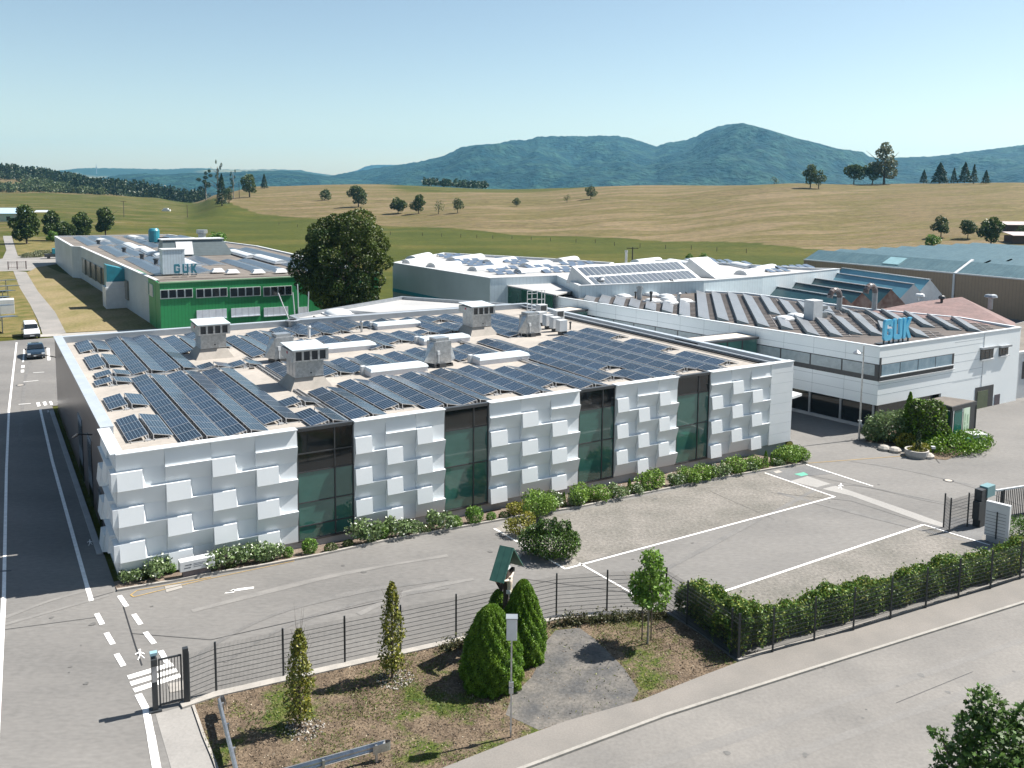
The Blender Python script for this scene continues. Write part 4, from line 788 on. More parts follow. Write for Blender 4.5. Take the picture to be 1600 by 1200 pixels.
hp2=[at(*p,HZ8) for p in [(870,430),(945,420),(1015.6,405.6),(1058,405.6),(1160,412.5),(1269,418.5),(1312,419.3),(1192,431),(1100,438),(905,446)]]
wh2,_=poly_building('white_hall','wide white hall whose long pale wall rises behind the dark wedge-covered roof','factory building',None,HZ8,-1,M_WRIB,M_MEMB,world=hp2,roofdrop=.35,copew=.4,parm=M_WHITEM)
# lean-to and dark green glazed block
c=at(862,478,6.0); t=thing('green_glass_block','dark green block with white rooftop ladder, behind the main hall\'s right parapet','building',S(48,41,0),TH)
a=at(806,447,7.4); s0,g0=sg(a); a2=at(864,461,7.4); s1,g1=sg(a2)
mb=MB(); pa,pb=Vector((*a.xy,0)),Vector((*a2.xy,0)); back=GD*7
v=[Vector((*p.xy,z)) for z in(-.5,7.3) for p in(pa,pb,pb+back,pa+back)]; mb.add(v,[(0,3,2,1),(4,5,6,7),(0,1,5,4),(1,2,6,5),(2,3,7,6),(3,0,4,7)]); mb.build('body',mat('dark_green_sheet',(.010,.075,.05),(.008,.055,.04),rough=.25,scale=.6),t)
mb=MB(); v=[Vector((*p.xy,z)) for z in(7.3,7.45) for p in(pa-FD*.8-GD*.4,pb+FD*.2-GD*.4,pb+back+FD*12,pa+back-FD*.5)]; mb.add(v,[(0,3,2,1),(4,5,6,7),(0,1,5,4),(1,2,6,5),(2,3,7,6),(3,0,4,7)]); mb.build('roof',M_MEMB,t)
c=at(831,491,6.0); t=thing('roof_ladder','white steel access ladder and cage against the dark green block','ladder',c,TH); mb=MB()
for x in (-.6,.0,.7,1.3,1.7): mb.box(x-.03,x+.03,0,.06,0,2.6)
for z in (.5,1.1,1.7,2.3,2.6): mb.box(-.6,.7,0,.06,z-.03,z+.03)
for z in (1.6,2.6): mb.box(.7,1.7,0,.06,z-.03,z+.03)
mb.build('ladder',M_WHITEM,t,local=False)
# sloped solar monitor and white wedge
def wedge(px0,px1,z,depth,h,label,panels):
    a,b=at(*px0,z),at(*px1,z); d=(b-a); L_=d.length; t=thing('solar_monitor' if panels else 'roof_monitor',label,'roof monitor',a,math.atan2(d.y,d.x))
    MB().add([(0,0,0),(L_,0,0),(L_,depth,0),(0,depth,0),(0,depth*.8,h),(L_,depth*.8,h)],[(0,1,5,4),(0,4,3),(1,2,5),(3,4,5,2)]).build('body',M_WHITEM,t,local=False)
    if panels:
        n=20; sl=math.hypot(depth*.8,h); u=Vector((0,depth*.8,h))/sl; nn=Vector((0,-u.z,u.y))
        for r in range(2):
            for k in range(n):
                x0=.5+(L_-1)*k/n; x1=x0+(L_-1)/n*.80; y0=sl*(.06+.46*r); y1=y0+sl*.38; q=[Vector((x,0,0))+u*y+nn*.05 for x,y in((x0,y0),(x1,y0),(x1,y1),(x0,y1))]; MB().quad(*q).build('solar_module',M_FARPV,t,local=False)
    return t
wedge((930,449),(1097,436),HZ8-.3,5.5,2.2,'long white sloped roof monitor carrying two rows of solar panels',True)
wedge((1118,435),(1147,432),HZ8-.3,5.5,2.4,'plain white wedge-shaped roof monitor right of the solar one',False)
M_WPV=mat('pale_solar_glass',(.10,.13,.18),(.07,.10,.14),rough=.3,scale=.4,spec=.7)
# barrel lights and small panel rows on the pale hall
BH='white barrel lights on the pale hall'
for i,(a,b) in enumerate([((650,406),(676,400)),((680,418),(722,414)),((745,424),(790,420)),((712,408),(757,402)),((768,412),(808,407)),((828,418),(862,412)),((815,428),(860,424.5)),((640,412),(662,409)),((880,410),(905,406)),((1040,410),(1070,415)),((1000,412),(1035,408)),((1190,424),(1215,419)),((1140,415),(1165,420)),((1080,412),(1100,409)),((1166,430),(1200,424))]):
    barpx(a,b,HZ8-.35,1.7,'%s white barrel roof light on the pale halls behind, from the left'%ordn(i),BH,.42)
def small_rack(px,py,n,z,label,grp,m=None):
    c=at(px,py,z); t=thing('solar_rack',label,'solar panels',c,TH,grp)
    for k in range(n):
        x=k*1.55; MB().add([(x,0,.08),(x+1.05,0,.08),(x+1.05,1.6,.42),(x,1.6,.42),(x,0,.03),(x+1.05,0,.03),(x+1.05,1.6,.37),(x,1.6,.37)],[(0,1,2,3),(7,6,5,4),(0,4,5,1),(1,5,6,2),(2,6,7,3),(3,7,4,0)]).build('panel',m or M_WPV,t,local=False)
    return t
G0=sg(at(766,434,HZ8)); i=0
lat=[]
for gy in range(12):
    for sx in range(9):
        lat.append((3+sx*7.2+gy*1.0,3.0+gy*3.5))
A8=at(766,434,HZ8-.35); U8=(at(870,430,HZ8-.35)-A8).normalized(); V8=(at(614,410,HZ8-.35)-A8).normalized(); PH=[tuple(at(*p,HZ8).xy) for p in [(766,434),(614,410),(693,394.6),(860,403.4),(959,410),(945,420),(870,430)]]
def inpoly(x,y,P):
    c=False; j=len(P)-1
    for i in range(len(P)):
        if ((P[i][1]>y)!=(P[j][1]>y)) and x<(P[j][0]-P[i][0])*(y-P[i][1])/(P[j][1]-P[i][1])+P[i][0]: c=not c
        j=i
    return c
cen=sum((Vector((*p,0)) for p in PH),Vector())/len(PH); rg=random.Random(4)
for u,v in lat:
    p=A8+U8*u+V8*v; q=p+U8*4.5
    if not all(inpoly(*(cen+(Vector((x.x,x.y,0))-cen)*1.06).xy,PH) for x in (p,q)): continue
    n=rg.choice([2,3,3,4])
    t=small_rack(0,0,n,HZ8,'%s little solar rack on the pale membrane roof, from its near corner'%ordn(i%59 if i<59 else 58),'small solar racks on the pale hall'); t.location=p; t.rotation_euler=(0,0,math.atan2(U8.y,U8.x)); i+=1
for k,(x,y,n) in enumerate([(1080,409,4),(1108,412,4),(1135,415,4),(1180,421,4),(1222,421,5),(1060,412,3),(1205,426,3),(1245,421,3)]):
    small_rack(x,y,n,HZ8-.35,'%s little solar rack right of the white wedge monitor, from the left'%ordn(k),'small solar racks on the right pale hall')
# flue and mast
for (x,y0,y1,z,r,lb,m) in [(978,419,391,8.3,.18,'tall thin steel flue above the white solar monitor',M_ZINC),(999,468,447,7,.3,'grey round duct at the joint of the two roofs',M_GREYM)]:
    a=at(x,y0,z); t=thing('flue',lb,'flue',a,0,'flues on the roofs'); hh=(y0-y1)*a.y/FPX; MB().tube((0,0,0),(0,0,hh),r,n=10).build('pipe',m,t,local=False); MB().lathe((0,0,0),[(r*1.3,hh-.3),(r*1.3,hh)],10).build('collar',m,t,local=False)
# ---------------- white office and workshop block with the lettering ----------------
UZ=7.15
OC=S(58,-1.3); ORt=at(1583,512,7.0); ORt=S(79.0,-1.0)
A=Vector((*OC.xy,0)); LB=S(52.4,42.5); 
opts=[A,S(79.3,-1.2),S(80.5,5.5),S(77.5,14.5),S(76.3,31),S(72,36.5),LB]
ob,oq=poly_building('office_block','white panelled office and workshop block with ribbon window and rooftop letters','office building',None,UZ,2.15,M_GHW,M_BROWNROOF,world=opts,roofdrop=.22,copew=.28,parm=M_PANEL)
# ground floor glazing, recessed on the left side
def wb(A,B,z0,z1,o0,o1,name,m,par):
    d=(B-A).normalized(); n=Vector((-d.y,d.x,0)); n=n if n.dot(CAM-A)>0 else -n
    mb=MB(); v=[Vector((*p.xy,z)) for z in(z0,z1) for p in (A+n*o0,B+n*o0,B+n*o1,A+n*o1)]; mb.add(v,[(0,3,2,1),(4,5,6,7),(0,1,5,4),(1,2,6,5),(2,3,7,6),(3,0,4,7)]); return mb.build(name,m,par)
dL=(LB-A).normalized(); dR=(S(79.3,-1.2)-A).normalized()
wb(A+dR*.6,A+dR*9,-.3,2.2,-.6,-.5,'ground_floor_glass',M_DGLASS,ob); wb(A+dL*.02,LB,-.3,2.2,-.35,-.28,'ground_floor_glass',M_DGLASS,ob)
for k in range(14): wb(A+dL*(.3+k*3),A+dL*(.48+k*3),-.3,2.2,-.28,-.15,'column',M_GREYM,ob)
wb(A+dR*9,S(79.3,-1.2),-.5,2.25,-.2,-.002,'base_wall',M_GHW,ob)
wb(A,LB,-.3,.25,-.28,-.1,'base_course',M_CONC,ob)
# panel joints as fine grooves standing proud strips
jm=mat('joint_grey',(.36,.40,.42),rough=.6)  # plain grey for the panel joint strips
for z in (3.0,3.85,6.15): 
    wb(A,LB,z,z+.025,0,.006,'panel_joint',jm,ob); wb(A,A+dR*15.2,z,z+.025,0,.006,'panel_joint',jm,ob)
for z in (4.7,5.4,6.55,2.9): wb(A+dR*10.6,A+dR*15.2,z,z+.025,0,.006,'panel_joint',jm,ob)
for k in range(1,14): wb(A+dL*(3.05*k),A+dL*(3.05*k+.02),2.2,4.2,0,.006,'panel_joint',jm,ob); wb(A+dL*(3.05*k),A+dL*(3.05*k+.02),5.65,7.1,0,.006,'panel_joint',jm,ob)
wb(A+dR*15.2,A+dR*15.26,0,7.1,0,.03,'expansion_joint',M_WHITEM,ob)
# ribbon window
rb=wb(A-dR*.0,LB,4.2,5.62,.0,.02,'ribbon_window',M_DARKM,ob)
for k in range(14):
    wb(A+dL*(.35+k*3.05),A+dL*(3.25+k*3.05),4.62 if k<5 else 4.4,5.55,.02,.035,'blind_pane',M_BLIND if k<11 else M_DGLASS,rb)
for k in range(3,6): wb(A+dL*(.5+k*3.05),A+dL*(1.9+k*3.05),4.36,4.56,.02,.04,'open_pane',mat('bright_pane',(.7,.75,.78),rough=.2),rb)
rb=wb(A,A+dR*10.6,4.2,5.6,.0,.02,'ribbon_window',M_DARKM,ob)
for k in range(4): wb(A+dR*(.35+k*2.5),A+dR*(2.75+k*2.5),4.62,5.55,.02,.035,'blind_pane',mat('blue_blind',(.16,.25,.31),(.24,.33,.39),rough=.25,scale=1.5),rb)
wb(A+dR*.1,A+dR*10.6,4.55,4.62,.02,.12,'sill',M_WHITEM,rb); wb(A,A+dR*10.7,4.14,4.20,0,.1,'sill',M_WHITEM,rb); wb(A+dR*.02,A+dR*.2,4.5,6.2,.02,.08,'post',M_DARKM,rb)
# small windows, gate and door on the right
def onwall(px,py):
    d=ray(px,py); n=Vector((-dR.y,dR.x,0)); return CAM+d*(n.dot(A-CAM)/n.dot(d))
def wrect(x0,y0,x1,y1,name,m,par,o0=0,o1=.04):
    a=onwall(x0,y0); b=onwall(x1,y0); z0=onwall(x0,y1).z; return wb(Vector((*a.xy,0)),Vector((*b.xy,0)),z0,a.z,o0,o1,name,m,par)
for (x0,y0,x1,y1) in [(1532,546,1552,562),(1561,543,1575,556)]:
    w=wrect(x0,y0,x1,y1,'window',M_DARKM,ob,0,.05); a=onwall(x0,y0); b=onwall(x1,y0); q0=Vector((*a.xy,0)); q1=Vector((*b.xy,0)); dd=(q1-q0); zb=onwall(x0,y1).z
    for k in range(3): wb(q0+dd*(k/3+.03),q0+dd*(k/3+.3),zb+.08,a.z-.1,.05,.06,'pane',M_DGLASS,w)
    wb(q0-dd*.05,q1+dd*.12,a.z,a.z+.18,0,.3,'awning',M_GREYM,w); wb(q0,q1,zb-.1,zb,0,.2,'sill',M_WHITEM,w)
g=wrect(1524,606,1552,650,'gate_opening',M_DARKM,ob,0,.03); g2=wrect(1527,612,1543,645,'gate_leaf',mat('olive_gate',(.10,.12,.07),(.07,.09,.05),rough=.5),g,.03,.06)
wrect(1554,617,1562,648,'side_door',mat('plum_door',(.09,.075,.09),rough=.5),ob,0,.04)
# rooftop letters
def letters(px,py,z,h,label,m,rot,dep=.35,sp_=1.05):
    c=at(px,py,z); t=thing('rooftop_letters',label,'sign letters',c,rot)
    G_=[(.15,0),(.85,0),(1,.15),(1,.55),(.55,.55),(.55,.42),(.72,.42),(.72,.26),(.32,.26),(.32,.76),(.72,.76),(.72,.66),(1,.66),(1,.88),(.85,1),(.15,1),(0,.88),(0,.12)]
    U_=[(.15,0),(.85,0),(1,.12),(1,1),(.7,1),(.7,.24),(.3,.24),(.3,1),(0,1),(0,.12)]
    K_=[(0,0),(.3,0),(.3,.36),(.66,0),(1,0),(.58,.5),(1,1),(.66,1),(.3,.64),(.3,1),(0,1)]
    for i,(nm,P) in enumerate((('letter_g',G_),('letter_u',U_),('letter_k',K_))):
        w=h*.62; x0=i*w*sp_*1.12; mb=MB(); P=P if 1 else P
        bm=[(x0+x*w,y*h) for x,y in P]; n=len(bm); v=[(x,0,y+.35) for x,y in bm]+[(x,dep,y+.35) for x,y in bm]
        mb.add(v,[tuple(range(n)),tuple(range(2*n-1,n-1,-1))]+[((i_+1)%n,i_,i_+n,(i_+1)%n+n) for i_ in range(n)])
        o=mb.build(nm,m,t,local=False); md=o.modifiers.new('t','TRIANGULATE')
        mb=MB(); mb.box(x0+.1*w,x0+.18*w,.1,.2,0,.36); mb.box(x0+.75*w,x0+.85*w,.1,.2,0,.36); mb.box(x0-.05,x0+w,.05,.9,0,.06); mb.build('letter_stand',M_DARKM,t,local=False)
    return t
M_BLUEL=mat('blue_sign',(.10,.42,.62),(.08,.36,.55),rough=.35,scale=1)
letters(1381,539.5,UZ-.15,1.78,'big blue block letters GUK standing on the corner of the white office roof',M_BLUEL,TH,.22)
letters(272,431,GZ,1.35,'blue letters GUK on the front edge of the green hall roof',mat('teal_sign',(.07,.30,.38),rough=.4),TH-R_(10),.25,1.25)
# dark wedge rows on the office roof (single-sided solar racks facing away, pale backs towards us)
M_WEDGE=mat('rack_side',(.23,.285,.30),(.19,.235,.25),rough=.4,metal=.2,scale=2); M_WTOP=mat('rack_top',(.150,.160,.175),(.115,.125,.138),rough=.4,scale=1,wave=((0,1,0),.42,.5))
def wedge_row(p_near,p_far,label,w=1.1,h=.38,z=UZ-.22):
    a,b=at(*p_near,z),at(*p_far,z); d=b-a; t=thing('wedge_rack',label,'solar panels',a,math.atan2(d.y,d.x)-math.pi/2,'wedge shaped solar racks on the office roof'); L_=d.length
    MB().add([(0,0,0),(0,0,h),(w,0,.05),(w,0,0),(0,L_,0),(0,L_,h),(w,L_,.05),(w,L_,0)],[(0,4,5,1),(0,1,2,3),(7,6,5,4)]).build('wedge_side',M_WEDGE,t,local=False)
    MB().add([(.0,0,h+.01),(w+.03,0,.06),(w+.03,L_,.06),(0,L_,h+.01)],[(0,1,2,3)]).build('panel_face',M_WTOP,t,local=False)
    m=MB(); y=.5
    while y<L_: m.box(w,w+1.5,y-.05,y+.05,0,.07); y+=1.0
    m.box(w+.7,w+.76,.3,L_,.0,.05)
    m.build('rail',mat('roof_rail',(.26,.24,.23),rough=.6),t,local=False); return t
WR=[((912,472),(917,465)),((935,476),(941,464)),((958,479),(963,467)),((982,482),(986,470)),((1008,486),(1010,475)),((1034,489),(1037,474)),((1061,496),(1062,473)),((1091,500),(1088,458)),((1121,501.5),(1111,459)),((1152,506),(1136,460)),((1184,511),(1160,463)),
((1203,492),(1187,465)),((1232,493),(1216,471)),((1263,495),(1245,474)),((1288,492),(1279,478)),((1320,489),(1304,481)),((1221,515),(1213,499)),((1261,524.5),(1241,497)),((1297,526),(1273,499)),((1328,523),(1299,496)),((1361,524.5),(1334,500)),((1339,504),(1325,490)),((1376,504),(1351,488)),((1376,518),(1371,506)),((1404,506),(1376,487)),((1442,511.5),(1412,490)),((1483,516),(1448,495)),((1514,518),(1486,499)),((1431,527),(1418,516))]
for i,(a,b) in enumerate(WR): wedge_row(a,b,'%s wedge-shaped solar rack on the dark office roof, numbered from its far left corner'%ordn(i))
for i,(x,y) in enumerate([(1018,462),(1041,465),(1044,469.5),(1020,472),(1048,475),(1070,472.5),(975,465),(1226,500),(1244,496)]):
    dome(x,y,UZ-.22,'%s small white roof light dome on the office roof, from the left end'%ordn(i),.75,.3,grp='small white domes on the office roof')
c=at(1272,499,UZ-.2); t=thing('roof_cabinet','white cabinet with duct stub in the middle of the dark office roof','roof cabinet',c,TH); MB().box(-.9,.5,-.6,.6,0,2.0).build('cabinet',M_WHITEM,t,local=False,bevel=.03); MB().box(.5,1.5,-.4,.4,.1,.7).box(.5,1.5,-.4,.4,1.0,1.35).build('duct_stub',M_ZINC,t,local=False)
pipe(1017,473,1.3,.13,'short dark vent pipe among the white domes',M_DARKM,UZ-.2); pipe(993,466,.8,.1,'rusty little pipe near the left end of the office roof',M_DARKM,UZ-.2); pipe(1060,473,1.2,.2,'stubby grey vent pipe beside the tall duct',M_GREYM,UZ-.2)
pipe(938,462,2.2,.3,'thick grey duct at the corner of the pale parapet',M_ZINC,UZ-.2)
# little roof stair
c=at(1062,456,UZ); t=thing('roof_stair','short steel stair linking the dark roof to the white roof','steps',c,TH-R_(20)); mb=MB()
for y in (0,.9): mb.obox(Vector((0,y,.6)),Vector((.75,0,-.65)).normalized(),Vector((0,1,0)),Vector((.65,0,.75)).normalized(),1.4,.05,.06)
for k in range(5): mb.box(-.9+k*.4,-.65+k*.4,0,.9,1.25-k*.33,1.29-k*.33)
mb.build('stair',M_DARKM,t,local=False)
# sawtooth roofs behind the office block
def saw(px0,px1,z,w,h,label,m1,m2,L_=None):
    a,b=at(*px0,z),at(*px1,z); d=b-a; t=thing('sawtooth_roof',label,'sawtooth roof',a,math.atan2(d.y,d.x),'sawtooth roofs behind the office block'); L_=d.length
    MB().add([(0,0,0),(L_,0,0),(L_,w*.5,h),(0,w*.5,h),(0,w,0),(L_,w,0)],[(0,1,2,3)]).build('glazed_slope',m1,t,local=False)
    MB().add([(0,0,0),(L_,0,0),(L_,w*.5,h),(0,w*.5,h),(0,w,0),(L_,w,0),(0,0,-6),(L_,0,-6),(L_,w,-6),(0,w,-6)],[(3,2,5,4),(0,3,4,9,6),(2,1,7,8,5),(0,6,7,1)]).build('gable',m2,t,local=False)
    MB().box(-.1,L_+.1,w*.5-.15,w*.5+.15,h-.02,h+.08).build('ridge_cap',M_GREYM,t,local=False)
M_SAWD=mat('dark_teal_glazing',(.012,.045,.055),(.018,.06,.07),rough=.35,scale=.5); M_SAWB=mat('blue_glazing',(.10,.25,.32),(.08,.2,.26),rough=.35,scale=.5); M_RUST=mat('rusty_white_end',(.30,.22,.18),(.15,.07,.05),rough=.7,scale=.8)
saw((1174,464.5),(1293,486),5.2,5,1.6,'nearest dark glazed sawtooth roof behind the office block',M_SAWD,M_RUST)
saw((1203,460.5),(1322,482),5.2,5,1.9,'second dark glazed sawtooth roof behind the office block',M_SAWD,M_RUST)
saw((1232,457),(1366,480),5.2,5.4,2.2,'third sawtooth roof with rusty gable, behind the curved flues',M_SAWD,M_RUST)
saw((1262,452),(1397,476),5.2,6,2.6,'fourth sawtooth roof with bright blue glazing and white gable',M_SAWB,M_WHITEM)
saw((1290,448),(1424,470),5.2,6,2.8,'farthest sawtooth roof with blue glazing and white gable, before the brown wall',M_SAWB,M_WHITEM)
def goose(px,py0,py1,label,z=7.2):
    c=at(px,py0,z); hh=(py0-py1)*c.y/FPX; t=thing('curved_flue',label,'flue',c,TH,'curved flues'); mb=MB(); mb.tube((0,0,0),(0,0,hh-.8),.28,n=12); mb.build('pipe',M_GREYM,t,local=False,smooth=False)
    mb=MB(); R=.8; pr=None
    for k in range(9):
        a0=math.pi*k/8; p=Vector((-R+R*math.cos(a0),0,hh-.8+R*math.sin(a0)))
        if pr is not None: mb.tube(pr,p,.30,n=10,cap=(k in(8,)))
        pr=p
    mb.build('bend',mat('rusty_bend',(.10,.06,.05),(.20,.20,.21),rough=.5,scale=2),t,local=False)
goose(1311,484,452,'left curved gooseneck flue behind the office roof'); goose(1366,482,445,'right, taller gooseneck flue before the brown wall')
# brown hall with teal roofs
BZ=6.4
def onb(px,py,z): return Vector((*at(px,py,z).xy,0))
e0,e1,e2=at(1256,405.5,BZ),at(1505,425.5,BZ),at(1605,437,BZ)
dB=(e2-e0).normalized(); e3=e0+dB*230; nb=Vector((-dB.y,dB.x,0)); nb=nb if nb.y>0 else -nb
bh=thing('brown_hall','long brown ribbed hall with weathered teal metal roof at the right edge','factory building',(e0.x,e0.y,0))
mb=MB(); a,b=Vector((*e0.xy,0)),Vector((*e3.xy,0)); v=[Vector((*p.xy,z)) for z in(-2,BZ) for p in(a,b,b+nb*62,a+nb*62)]; mb.add(v,[(0,1,5,4),(1,2,6,5),(2,3,7,6),(3,0,4,7)]); mb.build('wall',M_BROWN,bh)
span=(e1-e0).length
mb=MB()
for (u0,u1,o) in ((0,span-.3,0),(span+.3,230,.0)):
    d0,d1=dB*u0,dB*u1; n=9; w=62/n
    for k in range(n):
        y0=k*w; ya=y0+w*.62; p=[e0+d0+nb*y0,e0+d1+nb*y0,e0+d1+nb*ya,e0+d0+nb*ya,e0+d1+nb*(y0+w),e0+d0+nb*(y0+w)]
        zz=[BZ,BZ,BZ+1.75,BZ+1.75,BZ+(0.9 if k<n-1 else 0),BZ+(0.9 if k<n-1 else 0)]
        if k: zz[0]=zz[1]=BZ+.9
        v=[Vector((*q.xy,z)) for q,z in zip(p,zz)]; mb.add(v,[(0,1,2,3),(3,2,4,5)]); mb.add([v[0],v[3],v[5],Vector((*v[5].xy,BZ-.4)),Vector((*v[0].xy,BZ-.4))],[(0,1,2,3,4)]); 
mb.build('roof',M_TEALROOF,bh)
mb=MB()
for u in (span,): 
    mb.obox(e0+dB*u+nb*2.6+UP*.95,(nb*4.3+UP*1.75).normalized(),dB,UP,2.8,.25,.12)
mb.obox(e0+dB*115-UP*.02,dB,nb,UP,115,.12,.1); mb.build('roof_trim',M_WHITEM,bh)
mb=MB(); mb.obox(Vector((*(e0+dB*span-nb*.12).xy,2.6)),dB,nb,UP,.16,.1,3.7); mb.build('downpipe',M_WHITEM,bh)
for u in (18,50.): 
    m=MB(); m.obox(e0+dB*u+nb*2.2+UP*.98,dB,(nb*4.3+UP*1.75).normalized(),UP,1.6,1.4,.08); m.build('roof_light',mat('teal_light',(.22,.37,.40),rough=.4),bh)
# lower openings below the brown wall at right
for k in range(4):
    p=e0+dB*(span+22+k*5.0)-nb*.06; MB().obox(Vector((*p.xy,.4)),dB,nb,UP,1.5,.06,.9).build('low_window',M_DGLASS if k%2 else M_WHITEM,bh)
# red tiled roof
M_RTILE=mat('old_red_tile',(.185,.118,.110),(.140,.094,.088),rough=.9,scale=.5,fine=.2,fscale=3,wave=((0,0,1),.16,.2))
rt=thing('tiled_house','house with a broad faded red tiled roof behind the office block','house',(*at(1500,485,5).xy,0))
rz=7.6; q=[at(1355,487,6.4),at(1585,512,6.0),at(1583,505,5.6),at(1504,466,rz),at(1395,478,6.9)]
q=[at(1350,488,6.9),at(1588,514,6.9),at(1586,504,5.2),at(1503,464,8.0),at(1440,471,7.6)]
mb=MB(); mb.quad(q[0],q[1],q[2],q[3],q[4]); mb.build('roof',M_RTILE,rt)
a,b=q[2],q[3]; bk=Vector((6,9,0)); mb=MB(); mb.quad(q[2],q[2]+Vector((2,8,-2.6)),q[3]+Vector((4,10,-3.5)),q[3]); mb.build('rear_roof',M_RTILE,rt)
mb=MB(); ft=[Vector((*p.xy,0)) for p in q]; v=[Vector((*p.xy,-1)) for p in q]+[p-UP*.15 for p in q]; mb.add(v,[(i,(i+1)%5,(i+1)%5+5,i+5) for i in range(5)]); mb.build('wall',M_WHITEM,rt)
def flue2(px,py0,py1,z,label,r=.16,m=M_DARKM,cap=True):
    c=at(px,py0,z); hh=(py0-py1)*c.y/FPX; t=thing('chimney_pipe',label,'chimney pipe',c,0,'chimney pipes'); MB().tube((0,0,0),(0,0,hh),r,n=8).build('pipe',m,t,local=False)
    if cap: MB().lathe((0,0,0),[(r*1.1,hh-.5),(r*2.6,hh-.35),(r*2.2,hh-.1),(r,hh)],10).build('cowl',m,t,local=False)
flue2(1471,476,461,7.4,'thin dark chimney pipe on the red tiled roof',.15); flue2(1547,483,459,6.3,'cowled chimney pipe on the red tiled roof\'s right slope',.28,M_GREYM)
flue2(1437,470,458,7,'short white-topped pipe left of the red tiled roof',.22,M_WHITEM)
# grey low building at the right edge
c0_=S(79.6,-1.0); t=thing('low_grey_building','low building with gravel roof and dark window at the far right edge','building',c0_)
mb=MB(); q=[S(79.6,-.8),S(110,-3.6),S(110,12),S(80.8,6.5)]; v=[Vector((*p.xy,z)) for z in(-.5,4.5) for p in q]; mb.add(v,[(4,5,6,7),(0,1,5,4),(1,2,6,5),(2,3,7,6),(3,0,4,7)]); mb.build('wall',M_WHITEM,t)
mb=MB(); q2=[S(79.7,-.5),S(110,-3.3),S(110,12),S(81,6.3)]; v=[Vector((*p.xy,4.52)) for p in q2]; mb.quad(*v); mb.build('roof',M_GRAVROOF,t)
d=(q[1]-q[0]).normalized(); wb(Vector((*q[0].xy,0)),Vector((*q[1].xy,0)),4.4,4.62,-.3,.1,'eaves',M_WHITEM,t)
w=wb(q[0]+d*1.0,q[0]+d*9,1.9,3.6,0,.04,'window',M_DARKM,t); 
for k in range(4): wb(q[0]+d*(1.15+k*1.9),q[0]+d*(2.9+k*1.9),2.0,3.5,.04,.05,'pane',M_DGLASS,w)
for z in (.5,.85,1.2): wb(q[0]+d*.5,q[0]+d*9,z,z+.08,1.2,1.26,'rail',M_DARKM,t)
# glazed link bridges between the hall and the office block
def link(p0,p1,z,h,label,w=2.6):
    a,b=at(*p0,z),at(*p1,z); a=Vector((*a.xy,0)); b=Vector((*b.xy,0)); d=(b-a).normalized(); n=Vector((-d.y,d.x,0)); n=n if n.y>0 else -n
    t=thing('glazed_link',label,'link building',a); m=MB(); v=[Vector((*p.xy,zz)) for zz in(z-h,z-.2) for p in(a,b,b+n*w,a+n*w)]; m.add(v,[(0,3,2,1),(4,5,6,7),(0,1,5,4),(1,2,6,5),(2,3,7,6),(3,0,4,7)]); m.build('glazing',M_GLASS,t)
    o=n*.15; m=MB(); v=[Vector((*p.xy,zz)) for zz in(z-.2,z) for p in(a-o-d*.1,b-o+d*.1,b+n*(w+.2)+d*.1,a+n*(w+.2)-d*.1)]; m.add(v,[(0,3,2,1),(4,5,6,7),(0,1,5,4),(1,2,6,5),(2,3,7,6),(3,0,4,7)]); m.build('fascia',M_DARKM,t)
    v=[Vector((*p.xy,z+.01)) for p in(a+n*.35,b+n*.35-d*.4,b+n*(w-.3)-d*.4,a+n*(w-.3))]; MB().quad(*v).build('deck',mat('link_deck',(.55,.50,.44),rough=.8),t)
    for k in range(1,4): p=a.lerp(b,k/4)-n*.02; MB().obox(Vector((*p.xy,z-h/2)),d,n,UP,.05,.04,h/2-.1).build('mullion',M_DARKM,t)
link((1088,536),(1183,526),6.4,3.4,'dark glazed link with pale deck between the white hall and the office block'); link((846,492),(917,483),6.3,3.2,'far dark glazed link at the back of the white hall')
# passage wall, lower glass band seen between the buildings
wb(A+dL*10,LB,2.3,4.2,.0,.015,'lower_cladding',M_GHW,ob)
# ---------------- vegetation ----------------
L_DARK=leafmat('leaf_dark',(.032,.062,.012),(.085,.115,.022),.45,.25); L_OAK=leafmat('leaf_mid',(.045,.075,.022),(.10,.125,.035),.4,.2)
L_BRIGHT=leafmat('leaf_bright',(.09,.19,.03),(.15,.25,.045),.4,.9); L_YEL=leafmat('leaf_yellow',(.15,.16,.02),(.30,.27,.04),.4,1.5)
L_CON=leafmat('needle_dark',(.020,.045,.022),(.035,.062,.024),.35,.3); L_CONB=leafmat('needle_green',(.065,.150,.010),(.15,.25,.022),.35,1.2)
L_WHITE=mat('white_petal',(.75,.76,.70),(.62,.66,.52),rough=.6,scale=5); L_MAPLE=leafmat('leaf_maple',(.11,.22,.03),(.19,.30,.05),.4,1.1)
L_PALE=leafmat('leaf_pale',(.10,.12,.06),(.16,.17,.09),.4,.5); L_GREYG=leafmat('leaf_grey',(.09,.145,.05),(.16,.22,.09),.4,1)
L_LARCH=leafmat('leaf_larch',(.11,.20,.03),(.19,.29,.05),.35,1)
M_BARK=mat('bark',(.11,.085,.065),(.06,.048,.04),rough=.95,scale=4,bump=1,bscale=18); M_BARKL=mat('pale_bark',(.28,.25,.21),(.16,.14,.12),rough=.9,scale=4,bump=.6)
def trunk(parent,h,r,seed,limbs=5,m=None,spread=.35,lean=0,top=.55):
    rg=random.Random(seed); mb=MB(); mb.tube((0,0,-.3),(lean,0,h*top),r,r*.6,8); mb.tube((lean,0,h*top),(lean*1.3,rg.uniform(-.1,.1)*h,h*.85),r*.6,r*.15,6)
    for k in range(limbs):
        a=rg.uniform(0,6.28); z=h*rg.uniform(.28,top); L_=h*spread*rg.uniform(.7,1.2); mb.tube((lean*z/h,0,z),(L_*math.cos(a),L_*math.sin(a),z+L_*rg.uniform(.5,1.)),r*.42,r*.1,5)
    return mb.build('trunk',m or M_BARK,parent,local=False)
